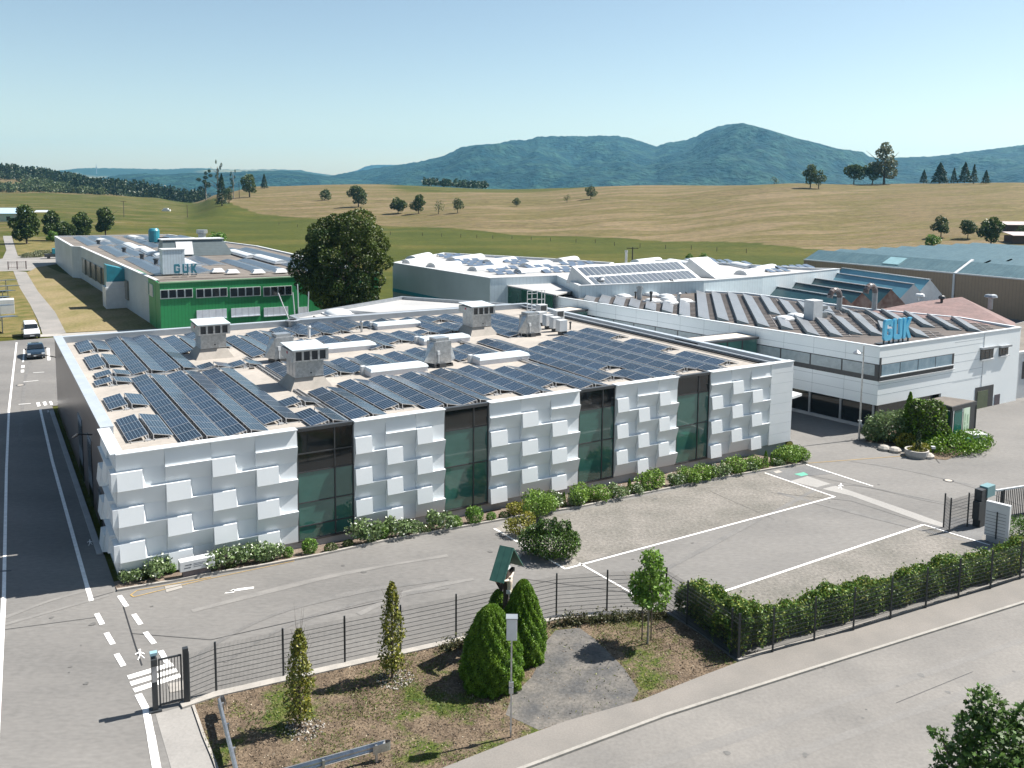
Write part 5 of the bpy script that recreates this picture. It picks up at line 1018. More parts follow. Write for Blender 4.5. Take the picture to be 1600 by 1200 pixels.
def crown_clumps(h,w,seed,n=14,z0=.3,shape='round'):
    if n>=50:
        rg=random.Random(seed); zc=h*(1+z0)/2; rz=h*(1-z0)/2; out=[(0,0,zc,w*.36,w*.36,rz*.76)]
        for k in range(n):
            u=1-2*(k+.5)/n; a=k*2.399; q=math.sqrt(1-u*u); s=rg.uniform(.8,2.0); m=rg.uniform(.66,.94); out.append((w/2*m*q*math.cos(a),w/2*m*q*math.sin(a),zc+rz*m*u,s*rg.uniform(.8,1.3),s,s*rg.uniform(.6,.95)))
        return out
    rg=random.Random(seed); out=[]
    for k in range(n):
        if shape=='round':
            t=rg.uniform(0,1); z=z0+(1-z0)*(.12+.74*t); rr=math.sin(math.pi*min(1,(.22+.72*t)))*w/2*.66; a=k*2.4+rg.uniform(-.4,.4); rad=rr*rg.uniform(.55,1.)
            s=w*rg.uniform(.15,.25) if n<50 else w*rg.uniform(.09,.19); out.append((rad*math.cos(a),rad*math.sin(a),z*h,s,s,s*rg.uniform(.7,1.)))
    out.append((0,0,h*(z0+(1-z0)*.5),w*.30,w*.30,h*(1-z0)*.38)); return out
def make_tree(name,label,cat,loc,h,w,leafm,nl,ls,seed,group=None,z0=.28,bark=None,n=14,limbs=5,shell=.62,r=None):
    t=thing(name,label,cat,loc,random.Random(seed).uniform(0,6),group); trunk(t,h,r or h*.028,seed,limbs,bark)
    leaves('crown',blob_pts(nl,crown_clumps(h,w,seed,n,z0),seed,shell),ls,leafm,t,seed); return t
def make_conifer(name,label,loc,h,w,leafm,nl,ls,seed,group=None,z0=.08,bark=None,gap=0.,cat='conifer'):
    rg=np.random.default_rng(seed); t=thing(name,label,cat,loc,0,group); MB().tube((0,0,-.3),(0,0,h*.96),h*.022,.03,7).build('trunk',bark or M_BARK,t,local=False)
    u=rg.uniform(0,1,nl)**.8; z=z0+(1-z0)*(1-u); lay=np.floor(z*11)/11; a=rg.uniform(0,2*np.pi,nl); fr=(z*11)%1
    R=w/2*(1-z)**.8*(1.1-.35*fr)*(1+.18*np.sin(a*3+lay*17)); rad=R*rg.uniform(.35,1,nl)**.5; p=np.stack([rad*np.cos(a),rad*np.sin(a),z*h-.12*rad],1)
    leaves('crown',p,ls,leafm,t,seed,flat=.3); return t
make_tree('round_tree','very large dark round-crowned tree between the green hall and the pale hall','tree',(-23.6,121,0),16.6,12.3,leafmat('leaf_lime_tree',(.016,.038,.006),(.080,.110,.014),.6,.14),60000,.17,11,z0=.05,n=74,limbs=9,shell=.86)
def px_tree(px,py,top,wpx,kind,label,seed,group,flat=False,nl=1500,yoff=0,z=None):
    p=hit(px,py); k=py
    while not flat and p.y>1500 and k<310: k+=.5; p=hit(px,k)
    p=p if not flat else at(px,py); sc=p.y/FPX; h=(py-top)*sc; w=wpx*sc; ls=max(.12,w*.042)
    if kind=='con': return make_conifer('conifer',label,p,h,w,L_CON,nl,ls*1.1,seed,group)
    if kind=='pine': 
        t=thing('pine_tree',label,'pine tree',p,0,group); trunk(t,h,h*.018,seed,3,M_BARKL,.18,0,.8); rg=random.Random(seed)
        leaves('crown',blob_pts(nl,[(rg.uniform(-.35,.35)*w,rg.uniform(-.3,.3)*w,h*(.40+.56*k/8),w*rg.uniform(.12,.24)*(1.25-k/8),w*.2,h*.055) for k in range(9)],seed,.4),ls*.8,L_CON,t,seed,flat=.3); return t
    lm={'dec':L_OAK,'dark':L_DARK,'pale':L_PALE,'bush':L_BRIGHT,'sparse':L_OAK}[kind]
    return make_tree('bush' if kind=='bush' else 'tree',label,'bush' if kind=='bush' else 'tree',p,h,w,lm,nl if kind!='sparse' else 350,ls,seed,group,z0=.06 if kind=='bush' else (.14 if kind!='pale' else .08),n=12,bark=M_BARK,limbs=5)
HT='trees scattered on the dry hillside'
TL=[(508,313,298,23,'dec','small flat-topped tree, leftmost on the dry slope right of the pine knoll'),(560,323,288,34,'dec','tallest tree of the dry slope, above the big round tree'),
(622,334,309,29,'dark','left tree of the close pair in the middle of the dry slope'),(654,334,305,27,'dark','right, taller tree of the close pair in the middle of the dry slope'),
(685,335,312,20,'sparse','thin open tree, third in the row of four on the dry slope'),(715,333,311,21,'dec','yellowish green tree at the right end of the row of four on the dry slope'),
(807,322,309,15,'dec','small solitary bushy tree right of the row of four'),(886,317,303,13,'sparse','small almost bare tree left of the leaning one near the crest'),(923,311,291,21,'dec','slanting small tree near the crest of the dry hill'),
(1266,294,258,28,'dec','left tree of the pair on the hill crest right of the highest mountain'),(1279,295,264,24,'dec','lower right tree of the pair on the hill crest'),
(1334,285,253,36,'dark','round dark tree left of the tall pale tree on the crest'),(1363,287,252,34,'dark','dark low tree group directly at the foot of the tall pale tree'),(1381,288,220,44,'pale','tallest tree on the crest, pale and loose'),
(1470,371,337,30,'dec','tree standing left on the earth bank behind the teal roof'),(1512,373,344,30,'dec','loose green tree left of the densest bush above the teal roof'),
(1548,384,341,50,'dark','dense dark green round tree above the teal roof by the wooden sheds'),(1596,371,352,20,'dec','bushy tree between the two wooden sheds'),(1210,288,276,14,'sparse','bare little tree on the crest left of the pair')]
for i,(x,y,tp,w,k,lb) in enumerate(TL): px_tree(x,y,tp,w,k,lb,100+i,HT,nl=2600 if w>25 else 1500)
px_tree(1456,385,369,30,'bush','low bush at the foot of the earth bank behind the teal roof',131,None); px_tree(342,379,364,32,'bush','dark bush in the meadow just behind the green hall roof',132,None)
px_tree(1077,407,397,13,'bush','left of two bushes in the meadow behind the white hall',133,None); px_tree(1100,408,396,16,'bush','right of two bushes in the meadow behind the white hall',134,None)
for i,(x,y,tp,w,lb) in enumerate([(1443,286,265,15,'leftmost small conifer on the crest at the right'),(1468,286,254,30,'broad conifer, second on the right crest'),(1490,286,262,13,'narrow conifer, third on the right crest'),(1507,286,254,24,'tall conifer, fourth on the right crest'),(1521,287,257,15,'pointed conifer, fifth on the right crest'),(1540,287,266,15,'isolated conifer at the right end of the crest row')]): px_tree(x,y,tp,w,'con',lb,140+i,'conifers on the right crest')
for i,(x,y,tp,w,k,lb) in enumerate([(322,313,266,26,'pine','leaning pine at the left of the knoll'),(341,316,251,15,'pine','tallest thin pine on the knoll'),(347,322,272,22,'con','dense dark spruce in front on the knoll'),(358,318,290,16,'dec','low light green tree beside the dark spruce of the knoll'),(365,311,266,12,'pine','slim sparse pine right of the dark spruce'),(390,308,268,30,'dark','dense broad dark tree on the slope right of the knoll pines'),(413,295,272,13,'con','slim dark conifer on the skyline right of the knoll')]): px_tree(x,y,tp,w,k,lb,160+i,'trees of the knoll',nl=2200)
for i,(x,y,tp,w,k,lb) in enumerate([(42,381,322,50,'dark','leftmost big tree beside the lane, before the farm buildings'),(82,376,325,38,'dark','second big tree beside the lane, right of the gap'),(104,374,346,34,'dark','lower wide tree in the middle of the lane trees'),(128,371,333,38,'dark','fourth tree of the lane group, touching the meadow'),(165,368,322,34,'dark','separate round tree right of the lane group'),(82,378,361,20,'bush','small round bush before the lane trees')]): px_tree(x,y,tp,w,k,lb,180+i,'trees by the lane at the left',nl=5200,flat=True)
for i,(x,y,tp,w,lb) in enumerate([(48,402,374,30,'left rough shrub at the bend of the lane'),(66,398,376,28,'right rough shrub at the bend of the lane, beside the grey hall')]):
    p=at(x,y); sc=p.y/FPX; t=thing('shrub',lb,'shrub',p,0); leaves('foliage',blob_pts(1800,[(0,0,.4,w*sc/2,w*sc/2,.9),(1.5,.6,.5,1.5,1.5,.8)],200+i,.5),.16,L_PALE,t,200+i)
# forests: masses nobody could count
def forest(name,pts_fn,n,m,seed,hmin,hmax,kind='con',k=26,ls=1.0):
    rg=random.Random(seed); cs=[]; 
    for i in range(n):
        x,y,z=pts_fn(rg); h=rg.uniform(hmin,hmax); w=h*(.26 if kind=='con' else .5)
        for j in range(k):
            t=rg.random()**.8; r=w*(1-t)*1.0 if kind=='con' else w*math.sin(math.pi*min(1,.15+.8*t)); a=rg.uniform(0,6.28); rr=r*math.sqrt(rg.random()); cs.append((x+rr*math.cos(a),y+rr*math.sin(a),z+h*(t*.95+.03)))
    o=leaves(name,cs,ls,m,None,seed); return tag(o,kind='stuff')
def fr1(rg):
    while 1:
        px=rg.uniform(-260,238); Y=rg.uniform(930,1450); lo=985+max(0,(60-px))*.7-max(0,px-120)*.6
        if px<115 and Y<1110-px*.5: continue
        if px>=115 and Y<900+rg.uniform(0,20)+(px-115)*.1: continue
        X=(px-800)/FPX*Y; return X,Y,terr(X,Y)
forest('forest',fr1,2300,leafmat('forest_green',(.020,.042,.018),(.040,.062,.022),.5,.02),301,13,20,'con',34,1.5)
def fr2(rg):
    px=rg.uniform(-200,166); Y=rg.uniform(902,955)+max(0,70-abs(px-95))*.9*rg.random(); X=(px-800)/FPX*Y; return X,Y,terr(X,Y)
o=forest('scrub',fr2,620,leafmat('scrub_green',(.050,.080,.030),(.085,.11,.045),.45,.03),302,4,9,'dec',30,1.1); 
def fr2b(rg):
    px=rg.uniform(40,150); Y=rg.uniform(950,1060); X=(px-800)/FPX*Y; return X,Y,terr(X,Y)
forest('scrub',fr2b,260,leafmat('scrub_green',(.050,.080,.030),(.085,.11,.045),.45,.03),312,4,10,'dec',30,1.2)
def fr3(rg):
    px=rg.uniform(228,322); Y=rg.uniform(900,1050); X=(px-800)/FPX*Y; return X,Y,terr(X,Y)
forest('forest',fr3,330,leafmat('forest_green',(.020,.042,.018),(.040,.062,.022),.5,.02),303,10,17,'con',34,1.3)
def fr4(rg):
    px=rg.uniform(662,760); Y=rg.uniform(850,930); X=(px-800)/FPX*Y; return X,Y,terr(X,Y)+1
forest('forest',fr4,150,L_CON,304,3,8.5,'dec',22,1.2)
def fr5(rg):
    px=rg.uniform(60,330); Y=rg.uniform(1700,2600); X=(px-800)/FPX*Y; return X,Y,terr(X,Y)
forest('forest',fr5,900,leafmat('forest_green',(.020,.042,.018),(.040,.062,.022),.5,.02),305,16,24,'con',16,3)
# --- columnar hornbeams in the island ---
def column_tree(px,py,h,w,label,seed,twig):
    p=at(px,py); t=thing('columnar_tree',label,'tree',p,0,'slim columnar trees on the traffic island'); rg=random.Random(seed); mb=MB(); mb.tube((0,0,-.2),(0,0,h*.5),.06,.04,7); mb.tube((0,0,h*.5),(.03,0,h),.04,.008,5)
    for k in range(26):
        a=rg.uniform(0,6.28); z=h*rg.uniform(.10,.75); l=h*rg.uniform(.15,.3); mb.tube((0,0,z),(w*.42*math.cos(a),w*.42*math.sin(a),z+l),.014,.004,4,False)
    if twig:
        for k in range(8): a=rg.uniform(0,6.28); mb.tube((0,0,h*.8),(.22*math.cos(a),.22*math.sin(a),h*rg.uniform(1.0,1.25)),.008,.002,4,False)
    mb.build('trunk',M_BARK,t,local=False); g=np.random.default_rng(seed); n=3400; z=g.uniform(.10,1,n); R=w/2*np.sin(np.pi*np.clip(.12+.86*z,0,1))**.55*(1-.35*z); a=g.uniform(0,6.28,n); k=6; R*=1+.3*np.sin(a*3+z*14)
    r=R*g.uniform(.25,1,n)**.6; pts=np.stack([r*np.cos(a),r*np.sin(a),z*h],1); keep=(np.sin(z*31+a*2)+g.uniform(-1,1,n))>-.9; pts=pts[keep]; k=len(pts)*3//5
    leaves('foliage',pts[:k],.062,leafmat('leaf_olive',(.08,.10,.018),(.15,.17,.03),.4,2),t,seed); leaves('lighter_foliage',pts[k:],.060,L_YEL,t,seed+1)  # yellow leaves mixed at random among the olive ones
column_tree(469,1137,3.85,1.15,'slim yellowing columnar tree by the guardrails, with bare twigs on top',21,True); column_tree(613,1060,4.1,1.1,'slim yellowing columnar tree left of the wayside cross',22,False)
for i,(x,y,lb) in enumerate([(475,1139,'pale stone pile round the foot of the left columnar tree'),(618,1062,'pale stone pile round the foot of the right columnar tree')]):
    p=at(x,y,.03); rg=np.random.default_rng(i+5); n=260; a=rg.uniform(0,6.28,n); r=.75*rg.uniform(0,1,n)**.5; o=leaves('stone_mulch',np.stack([p.x+r*np.cos(a),p.y+r*np.sin(a),.04+.05*rg.uniform(0,1,n)],1),.05,mat('pale_stone',(.36,.34,.31),(.25,.24,.22),rough=.9,scale=8),None,i,flat=.2); tag(o,kind='stuff')
# --- young maple with stakes ---
p=at(1012,1007); t=make_tree('young_maple','young bright green maple on the traffic island, tied between thin stakes','tree',p,4.35,2.05,L_MAPLE,3600,.085,31,z0=.36,n=16,limbs=7,shell=.45,r=.055,bark=M_BARKL)
for i,(x,y,lb) in enumerate([(1003,1001,'left thin wooden stake beside the young maple'),(1017,1001,'right thin wooden stake beside the young maple')]):
    q=at(x,y); tag(MB().tube((q.x,q.y,0),(q.x,q.y,1.75),.03,n=6).build('tree_stake',M_BARK),lb,'stake','stakes of the young maple')
# --- dwarf spruces ---
def cone_spruce(px,py,h,w,label,seed,n=52000):
    p=at(px,py); t=thing('dwarf_spruce',label,'conifer',p,0,'clipped dwarf spruces around the wayside cross'); g=np.random.default_rng(seed)
    def rad(z,a): 
        base=w/2*np.clip(1-z,0,1)**.50*np.clip(.78+.9*z,0,1); l=.055*np.sin(a*4+z*7+seed)+.05*np.sin(a*7-z*13)+.05*np.sin(a*13+z*27+1)+.03*np.sin(a*23-z*41); return base*(1+l)
    z=g.uniform(0,1,n)**1.15; a=g.uniform(0,6.28,n); r=rad(z,a)*g.uniform(.90,1.03,n); leaves('foliage',np.stack([r*np.cos(a),r*np.sin(a),z*h],1),.032,L_CONB,t,seed)
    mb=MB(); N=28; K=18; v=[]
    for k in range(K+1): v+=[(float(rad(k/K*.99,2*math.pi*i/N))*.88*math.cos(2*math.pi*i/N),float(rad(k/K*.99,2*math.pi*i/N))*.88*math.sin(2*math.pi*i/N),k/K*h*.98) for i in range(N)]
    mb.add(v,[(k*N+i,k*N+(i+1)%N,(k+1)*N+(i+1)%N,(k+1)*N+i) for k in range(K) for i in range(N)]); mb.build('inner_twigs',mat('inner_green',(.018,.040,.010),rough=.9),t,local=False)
cone_spruce(768,1066,3.3,2.95,'front, widest clipped cone spruce, left of the white box on its pole',41,70000); cone_spruce(817,1028,3.5,2.25,'taller clipped cone spruce on the right behind the white box',42); cone_spruce(778,1010,2.6,1.7,'smallest clipped cone spruce, dark and behind, left of the wayside cross',43,14000)
# --- hedges behind the fence ---
def hedge(pts,w,h,off,label,seed,n):
    P=[at(*p) for p in pts]; a,b=P[0],P[-1]; d=(b-a).normalized(); nrm=Vector((-d.y,d.x,0)); L_=(b-a).length; t=thing('hedge',label,'hedge',a+nrm*off,math.atan2(d.y,d.x),'hedges behind the mesh fence'); g=np.random.default_rng(seed)
    x=g.uniform(0,L_,n); u=g.uniform(0,1,n); hh=h*(1+.13*np.sin(x*.9+seed)+.10*np.sin(x*2.3)+.07*np.sin(x*5.1)); ang=u*np.pi; yy=w/2*np.sign(np.cos(ang))*np.abs(np.cos(ang))**.55*(1+.12*np.sin(x*3.1)); zz=hh*np.abs(np.sin(ang))**.5; k=g.uniform(.72,1.06,n)
    p=np.stack([x,yy*k,zz*k],1); sp_=g.random(n)<.06; p[sp_,2]+=g.uniform(.05,.3,sp_.sum()); i=int(n*.68); leaves('foliage',p[:i],.068,leafmat('leaf_hedge',(.055,.12,.020),(.11,.19,.035),.45,1),t,seed); leaves('lighter_foliage',p[i:],.066,leafmat('leaf_hedge_light',(.18,.25,.04),(.28,.28,.07),.4,1),t,seed+1)  # second set: paler leaves scattered at random through the hedge
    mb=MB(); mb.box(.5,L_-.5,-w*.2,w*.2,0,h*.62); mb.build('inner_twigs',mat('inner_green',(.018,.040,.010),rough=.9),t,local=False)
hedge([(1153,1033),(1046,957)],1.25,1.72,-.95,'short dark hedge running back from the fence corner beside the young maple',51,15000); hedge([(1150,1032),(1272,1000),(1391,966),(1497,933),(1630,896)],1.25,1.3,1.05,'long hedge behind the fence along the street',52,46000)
p=at(1590,846); t=thing('shrub','dark green shrub right of the white sign board, by the sliding gate','shrub',p,0); leaves('foliage',blob_pts(3500,[(0,0,.6,1.1,1.,.9),(1.4,.3,.7,1.2,1.,.9),(2.8,0,.6,1.2,1,.8)],53,.55),.07,leafmat('leaf_hedge',(.055,.12,.020),(.11,.19,.035),.45,1),t,53)
# --- bed shrubs ---
def bush_proto(kind,seed):
    g=np.random.default_rng(seed); rg=random.Random(seed)
    cl=[(rg.uniform(-.5,.5),rg.uniform(-.35,.35),rg.uniform(.35,.6),rg.uniform(.35,.5),rg.uniform(.3,.45),rg.uniform(.3,.42)) for _ in range(7)]
    if kind=='white': return [('foliage',blob_pts(900,cl,seed,.4),.075,L_GREYG),('blossom',blob_pts(95,[(a,b,c+.05,d,e,f) for a,b,c,d,e,f in cl],seed+9,.95),.055,L_WHITE)]
    if kind=='ball': return [('foliage',blob_pts(1100,[(0,0,.4,.5,.5,.42)],seed,.75),.055,L_DARK)]
    if kind=='feather': return [('foliage',blob_pts(1500,cl+[(0,0,.55,.62,.5,.5)],seed,.45),.06,L_LARCH)]
    if kind=='dwarf': 
        z=g.uniform(0,1,900); a=g.uniform(0,6.28,900); r=.42*(1-z)**.6*g.uniform(.6,1,900); return [('foliage',np.stack([r*np.cos(a),r*np.sin(a),z*1.25],1),.055,L_CONB)]
    if kind=='lime': return [('foliage',blob_pts(1200,[(0,0,.5,.5,.5,.5),(.2,.1,.6,.3,.3,.35)],seed,.55),.06,L_BRIGHT)]
    if kind=='yellow': return [('foliage',blob_pts(1000,cl,seed,.4),.065,L_YEL)]
BK={'white':('white rose bush','rose bush'),'ball':('dark clipped ball','shrub'),'feather':('feathery bright green shrub','shrub'),'dwarf':('small upright dwarf conifer','dwarf conifer'),'lime':('light green rounded shrub','shrub'),'yellow':('yellow-leaved straggly shrub','shrub')}
PROTO={}
def bed_bush(kind,px,py,wpx,label=None,hs=1.,i=0):
    s_,g_=sg(at(px,py)); sc=at(px,py).y/FPX; kk=(kind,i%3)
    kg=float(np.interp(s_,[k[0] for k in KSG],[k[1] for k in KSG])); g_=max(g_,kg+.35)
    if kk not in PROTO:
        me=[]
        for (nm,pts,ls,m) in bush_proto(kind,400+hash_k(kind)+i%3):
            o=leaves(nm,pts,ls,m,None,7); me.append((nm,o.data)); bpy.data.objects.remove(o)
        PROTO[kk]=me
    zz=.0 if s_<6 else -.12
    t=thing(BK[kind][1].replace(' ','_'),label,BK[kind][1],S(s_,g_,zz),random.Random(px).uniform(0,6),'shrubs in the bed under the folded facade'); w=wpx*sc
    for nm,d in PROTO[kk]:
        o=bpy.data.objects.new(nm,d); COL.objects.link(o); o.parent=t
    t.scale=(w,w,w*hs); return t
def hash_k(k): return {'white':0,'ball':10,'feather':20,'dwarf':30,'lime':40,'yellow':50}[k]
BL=[('white',205,910,24),('ball',223,905,22),('white',246,900,38),('lime',268,895,18),('white',345,888,36),('white',375,882,34),('ball',360,888,18),('white',405,876,34),('white',432,870,28),('lime',450,868,18),('lime',484,862,26),('ball',517,860,22),('ball',544,852,18),('white',568,846,40),('lime',596,840,26),('white',622,836,34),('white',646,834,28),('ball',664,831,22),('white',690,825,34),('lime',712,823,22),('lime',742,816,30),('lime',769,814,17),('ball',790,810,19),('yellow',812,806,28),('feather',842,798,38),('white',868,792,28),('dwarf',881,790,13),('feather',905,785,34),('white',901,790,24),('feather',934,781,28),('white',965,777,26),('dwarf',983,771,14),('white',994,770,20),('dwarf',1003,765,12),('feather',1020,762,34),('white',1054,758,24),('feather',1074,753,28),('feather',1096,750,30),('dwarf',1104,745,12),('white',1122,745,26),('dwarf',1127,738,11),('feather',1150,738,30),('white',1170,735,20),('feather',1178,732,24),('dwarf',1196,730,15),('dwarf',1205,727,11),('white',1214,727,14),('feather',1226,722,30),('feather',1247,718,26)]
cnt={}
for i,(k,x,y,w) in enumerate(BL):
    cnt[k]=cnt.get(k,0)+1; bed_bush(k,x,y,w,'%s under the facade, %s of its kind from the left'%(BK[k][0],ordn(cnt[k]-1)),{'dwarf':1.6,'ball':.85,'feather':1.0}.get(k,1.),i)
def bigbush(px,py,label,seed,cl,lm,n,ls,name='shrub',lm2=None,n2=0):
    p=at(px,py); t=thing(name,label,'shrub',p,0); leaves('foliage',blob_pts(n,cl,seed,.5),ls,lm,t,seed)
    if lm2: leaves('lighter_foliage',blob_pts(n2,cl,seed+3,.9),ls,lm2,t,seed+3)  # lighter leaf colour around the outside of the bush
    mb=MB(); rg=random.Random(seed)
    for k in range(9): a=rg.uniform(0,6.28); mb.tube((0,0,0),(cl[0][3]*.6*math.cos(a),cl[0][4]*.6*math.sin(a),cl[0][2]+cl[0][5]*.6),.02,.008,5,False)
    mb.build('stems',M_BARK,t,local=False); return t
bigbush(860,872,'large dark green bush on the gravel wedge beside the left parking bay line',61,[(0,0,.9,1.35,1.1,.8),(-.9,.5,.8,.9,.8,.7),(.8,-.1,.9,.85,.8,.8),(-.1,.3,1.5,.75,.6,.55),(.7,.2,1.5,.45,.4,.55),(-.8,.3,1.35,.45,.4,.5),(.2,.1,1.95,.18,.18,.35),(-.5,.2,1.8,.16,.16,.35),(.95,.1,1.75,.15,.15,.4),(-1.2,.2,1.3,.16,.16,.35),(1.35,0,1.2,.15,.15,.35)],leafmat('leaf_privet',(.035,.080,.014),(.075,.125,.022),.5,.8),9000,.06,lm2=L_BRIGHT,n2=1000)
bigbush(811,838,'yellowish straggly bush left of the large dark bush',62,[(0,0,.6,.6,.5,.5),(.5,.3,.9,.5,.5,.5),(-.5,.4,.5,.4,.4,.4)],L_YEL,1500,.06)
bigbush(838,812,'loose olive shrub between the yellowish bush and the facade',63,[(0,0,.8,.9,.7,.6),(.6,.2,1.0,.6,.5,.5)],L_LARCH,2200,.06)
# garden by the office entrance
bigbush(1392,690,'grey-green feathery shrub at the left end of the office garden',64,[(0,0,1.3,2.0,1.5,1.2),(1.6,.3,1.6,1.3,1.,1.1),(-1.4,0,.8,1.0,.9,.7)],L_GREYG,5000,.12)
make_conifer('conifer','narrow upright yellow-green conifer in the office garden',at(1418,694),4.2,1.7,L_CONB,4200,.11,65,None)
bigbush(1442,697,'tall arching green conifer beside the entrance shelter',66,[(0,0,2.0,1.3,1.2,1.7),(.9,.2,2.2,.9,.8,1.5),(-.6,0,2.6,.7,.7,1.2),(1.2,0,1.1,.9,.8,.9)],L_OAK,6500,.10,'conifer',L_CONB,2500)
bigbush(1486,704,'wide low spreading juniper before the entrance shelter',67,[(0,0,.5,2.6,1.8,.75),(1.8,1.0,.55,1.9,1.5,.7),(-1.0,1.2,.9,1.6,1.4,.9),(2.6,1.9,.5,1.6,1.2,.6),(-1.8,.2,.4,1.3,1.0,.6)],L_CONB,9000,.09,'juniper')
bigbush(1416,699,'yellow ornamental grass tuft, the left one in the office garden',68,[(0,0,.5,.9,.7,.65)],L_YEL,1200,.09,'ornamental_grass'); bigbush(1438,712,'yellow ornamental grass tuft right behind the planter',69,[(0,0,.45,.75,.6,.6)],L_YEL,900,.08,'ornamental_grass')
sheet('garden_soil',[(1352,690),(1400,698),(1450,716),(1478,719),(1515,706),(1525,684),(1470,670),(1366,672)],.03,M_SOIL)
sheet('garden_soil',[(1372,703),(1404,708),(1440,719),(1450,716),(1400,698),(1352,690)],.028,M_GRAVEL)
for i,(x,y,lb) in enumerate([(1382,703,'pale boulder at the left edge of the office garden'),(1398,706,'pale flat rock in the middle of the garden edge'),(1449,715,'pale rock right of the planter')]):
    p=at(x,y); mb=MB(); mb.lathe((p.x,p.y,0),[(.45,0),(.5,.18),(.32,.34),(.1,.4)],9); tag(mb.build('rock',mat('pale_rock',(.42,.39,.35),(.3,.28,.25),rough=.9,scale=3)),lb,'rock','rocks in the garden')
# foreground tree, lower right corner
q=at(1562,1192,7.6); t=thing('maple_tree','maple treetop with hand-shaped dark green leaves in the lower right corner','tree',(q.x,q.y,0),0)
mb=MB(); mb.tube((0,0,-.2),(0,0,5.4),.14,.09,8); rg=random.Random(5)
cl=[(0,0,7.9,.95,.95,.75),(-.75,.1,7.4,.6,.7,.55),(.8,.2,7.8,.75,.7,.6),(-.2,.3,8.75,.42,.45,.42),(.55,.1,8.5,.4,.4,.4),(-.5,.2,8.3,.45,.4,.4),(0,-.2,6.8,1.4,1.2,.7),(-1.15,.1,7.0,.42,.45,.35),(1.1,0,8.6,.38,.35,.3),(.9,.0,6.9,1.,.9,.8),(-1.25,.2,8.15,.22,.2,.15),(-1.35,0,6.6,.3,.35,.3)]
for c in cl: mb.tube((0,0,5.2),(c[0],c[1],c[2]),.04,.012,5,False)
mb.build('trunk',M_BARK,t,local=False)
def palm_leaves(name,c,size,m,parent,seed):
    """five-lobed leaves"""
    g=np.random.default_rng(seed); n=len(c); ang=[0,1,2,3,4]; V=[];F=[]
    star=[(0,-.45)]; 
    for k,a in enumerate((-2.0,-1.05,0,1.05,2.0)):
        R=(.55,.9,1.05,.9,.55)[k]; star.append((R*math.sin(a),R*math.cos(a)))
        if k<4: am=a+.5; star.append((.42*math.sin(am),.42*math.cos(am)))
    st=np.array(star); k=len(st)
    nrm=g.normal(size=(n,3)); nrm[:,2]=np.abs(nrm[:,2])*1.2+.3; nrm/=np.linalg.norm(nrm,axis=1)[:,None]; tt=g.normal(size=(n,3)); u=np.cross(nrm,tt); u/=np.linalg.norm(u,axis=1)[:,None]; w=np.cross(nrm,u); s=(size*g.uniform(.6,1.25,n))[:,None,None]
    v=c[:,None,:]+s*(st[None,:,0:1]*u[:,None,:]+st[None,:,1:2]*w[:,None,:]); v=v.reshape(-1,3)
    me=bpy.data.meshes.new(name); me.vertices.add(len(v)); me.vertices.foreach_set('co',v.ravel()); me.loops.add(len(v)); me.loops.foreach_set('vertex_index',np.arange(len(v),dtype=np.int32)); me.polygons.add(n); me.polygons.foreach_set('loop_start',np.arange(0,len(v),k,dtype=np.int32)); me.polygons.foreach_set('loop_total',np.full(n,k,dtype=np.int32)); me.update(calc_edges=True); me.materials.append(m)
    o=bpy.data.objects.new(name,me); COL.objects.link(o); o.parent=parent
palm_leaves('crown',blob_pts(7500,cl,77,.35),.085,leafmat('leaf_big_maple',(.035,.085,.014),(.085,.15,.028),.5,1.5),t,77)
# loose ground cover on the island: dry leaves, tufts
from bisect import bisect
def in_poly(x,y,P):
    c=False; j=len(P)-1
    for i in range(len(P)):
        if ((P[i][1]>y)!=(P[j][1]>y)) and x<(P[j][0]-P[i][0])*(y-P[i][1])/(P[j][1]-P[i][1])+P[i][0]: c=not c
        j=i
    return c
IP=[tuple(at(*p).xy) for p in ISL]; rg=random.Random(9); patch=[tuple(at(*p).xy) for p in [(868,986),(905,982),(930,1000),(975,1045),(998,1080),(985,1102),(885,1128),(842,1142),(790,1118),(800,1088),(830,1060),(846,1030),(852,1005)]]
green=[];dry=[];stone=[]
x0,x1=min(p[0] for p in IP),max(p[0] for p in IP); y0,y1=min(p[1] for p in IP),max(p[1] for p in IP)
for _ in range(60000):
    x,y=rg.uniform(x0,x1),rg.uniform(y0,y1)
    if not in_poly(x,y,IP): continue
    g_=noise.noise(Vector((x*.30,y*.45,3)))+.45*noise.noise(Vector((x*1.2,y*1.2,7))); inp=in_poly(x,y,patch)
    if inp and rg.random()<.93: continue
    if g_>.04+rg.uniform(-.12,.12): green.append((x,y,.06))
    elif rg.random()<.42: dry.append((x,y,.05))
    if rg.random()<.02: stone.append((x,y,.05))
tag(leaves('grass',green,.060,leafmat('grass_green',(.06,.105,.018),(.17,.17,.05),.45,.8),None,1,aspect=.25),kind='stuff'); tag(leaves('dry_litter',dry,.045,mat('litter',(.12,.09,.062),(.20,.155,.11),rough=.9,scale=2,island=.5),None,2,flat=.6,aspect=.4),kind='stuff'); tag(leaves('litter',stone,.028,mat('pale_litter',(.50,.44,.34),(.35,.30,.22),rough=.9,scale=2),None,3,flat=.7,aspect=.8),kind='stuff')
ed=[]
for (a,b,n) in [((880,968),(1036,957),2600),((860,972),(905,966),400),((690,1008),(722,1001),350)]:
    A_,B_=at(*a),at(*b)
    for _ in range(n): t_=rg.random(); q=A_.lerp(B_,t_); ed.append((q.x+rg.gauss(0,.12)+.05,q.y-.45+rg.gauss(0,.16),.05+abs(rg.gauss(0,.16))*(1+.6*math.sin(t_*40))))
tag(leaves('edge_planting',ed,.06,leafmat('heather',(.05,.07,.025),(.10,.085,.045),.5,2),None,4),kind='stuff')
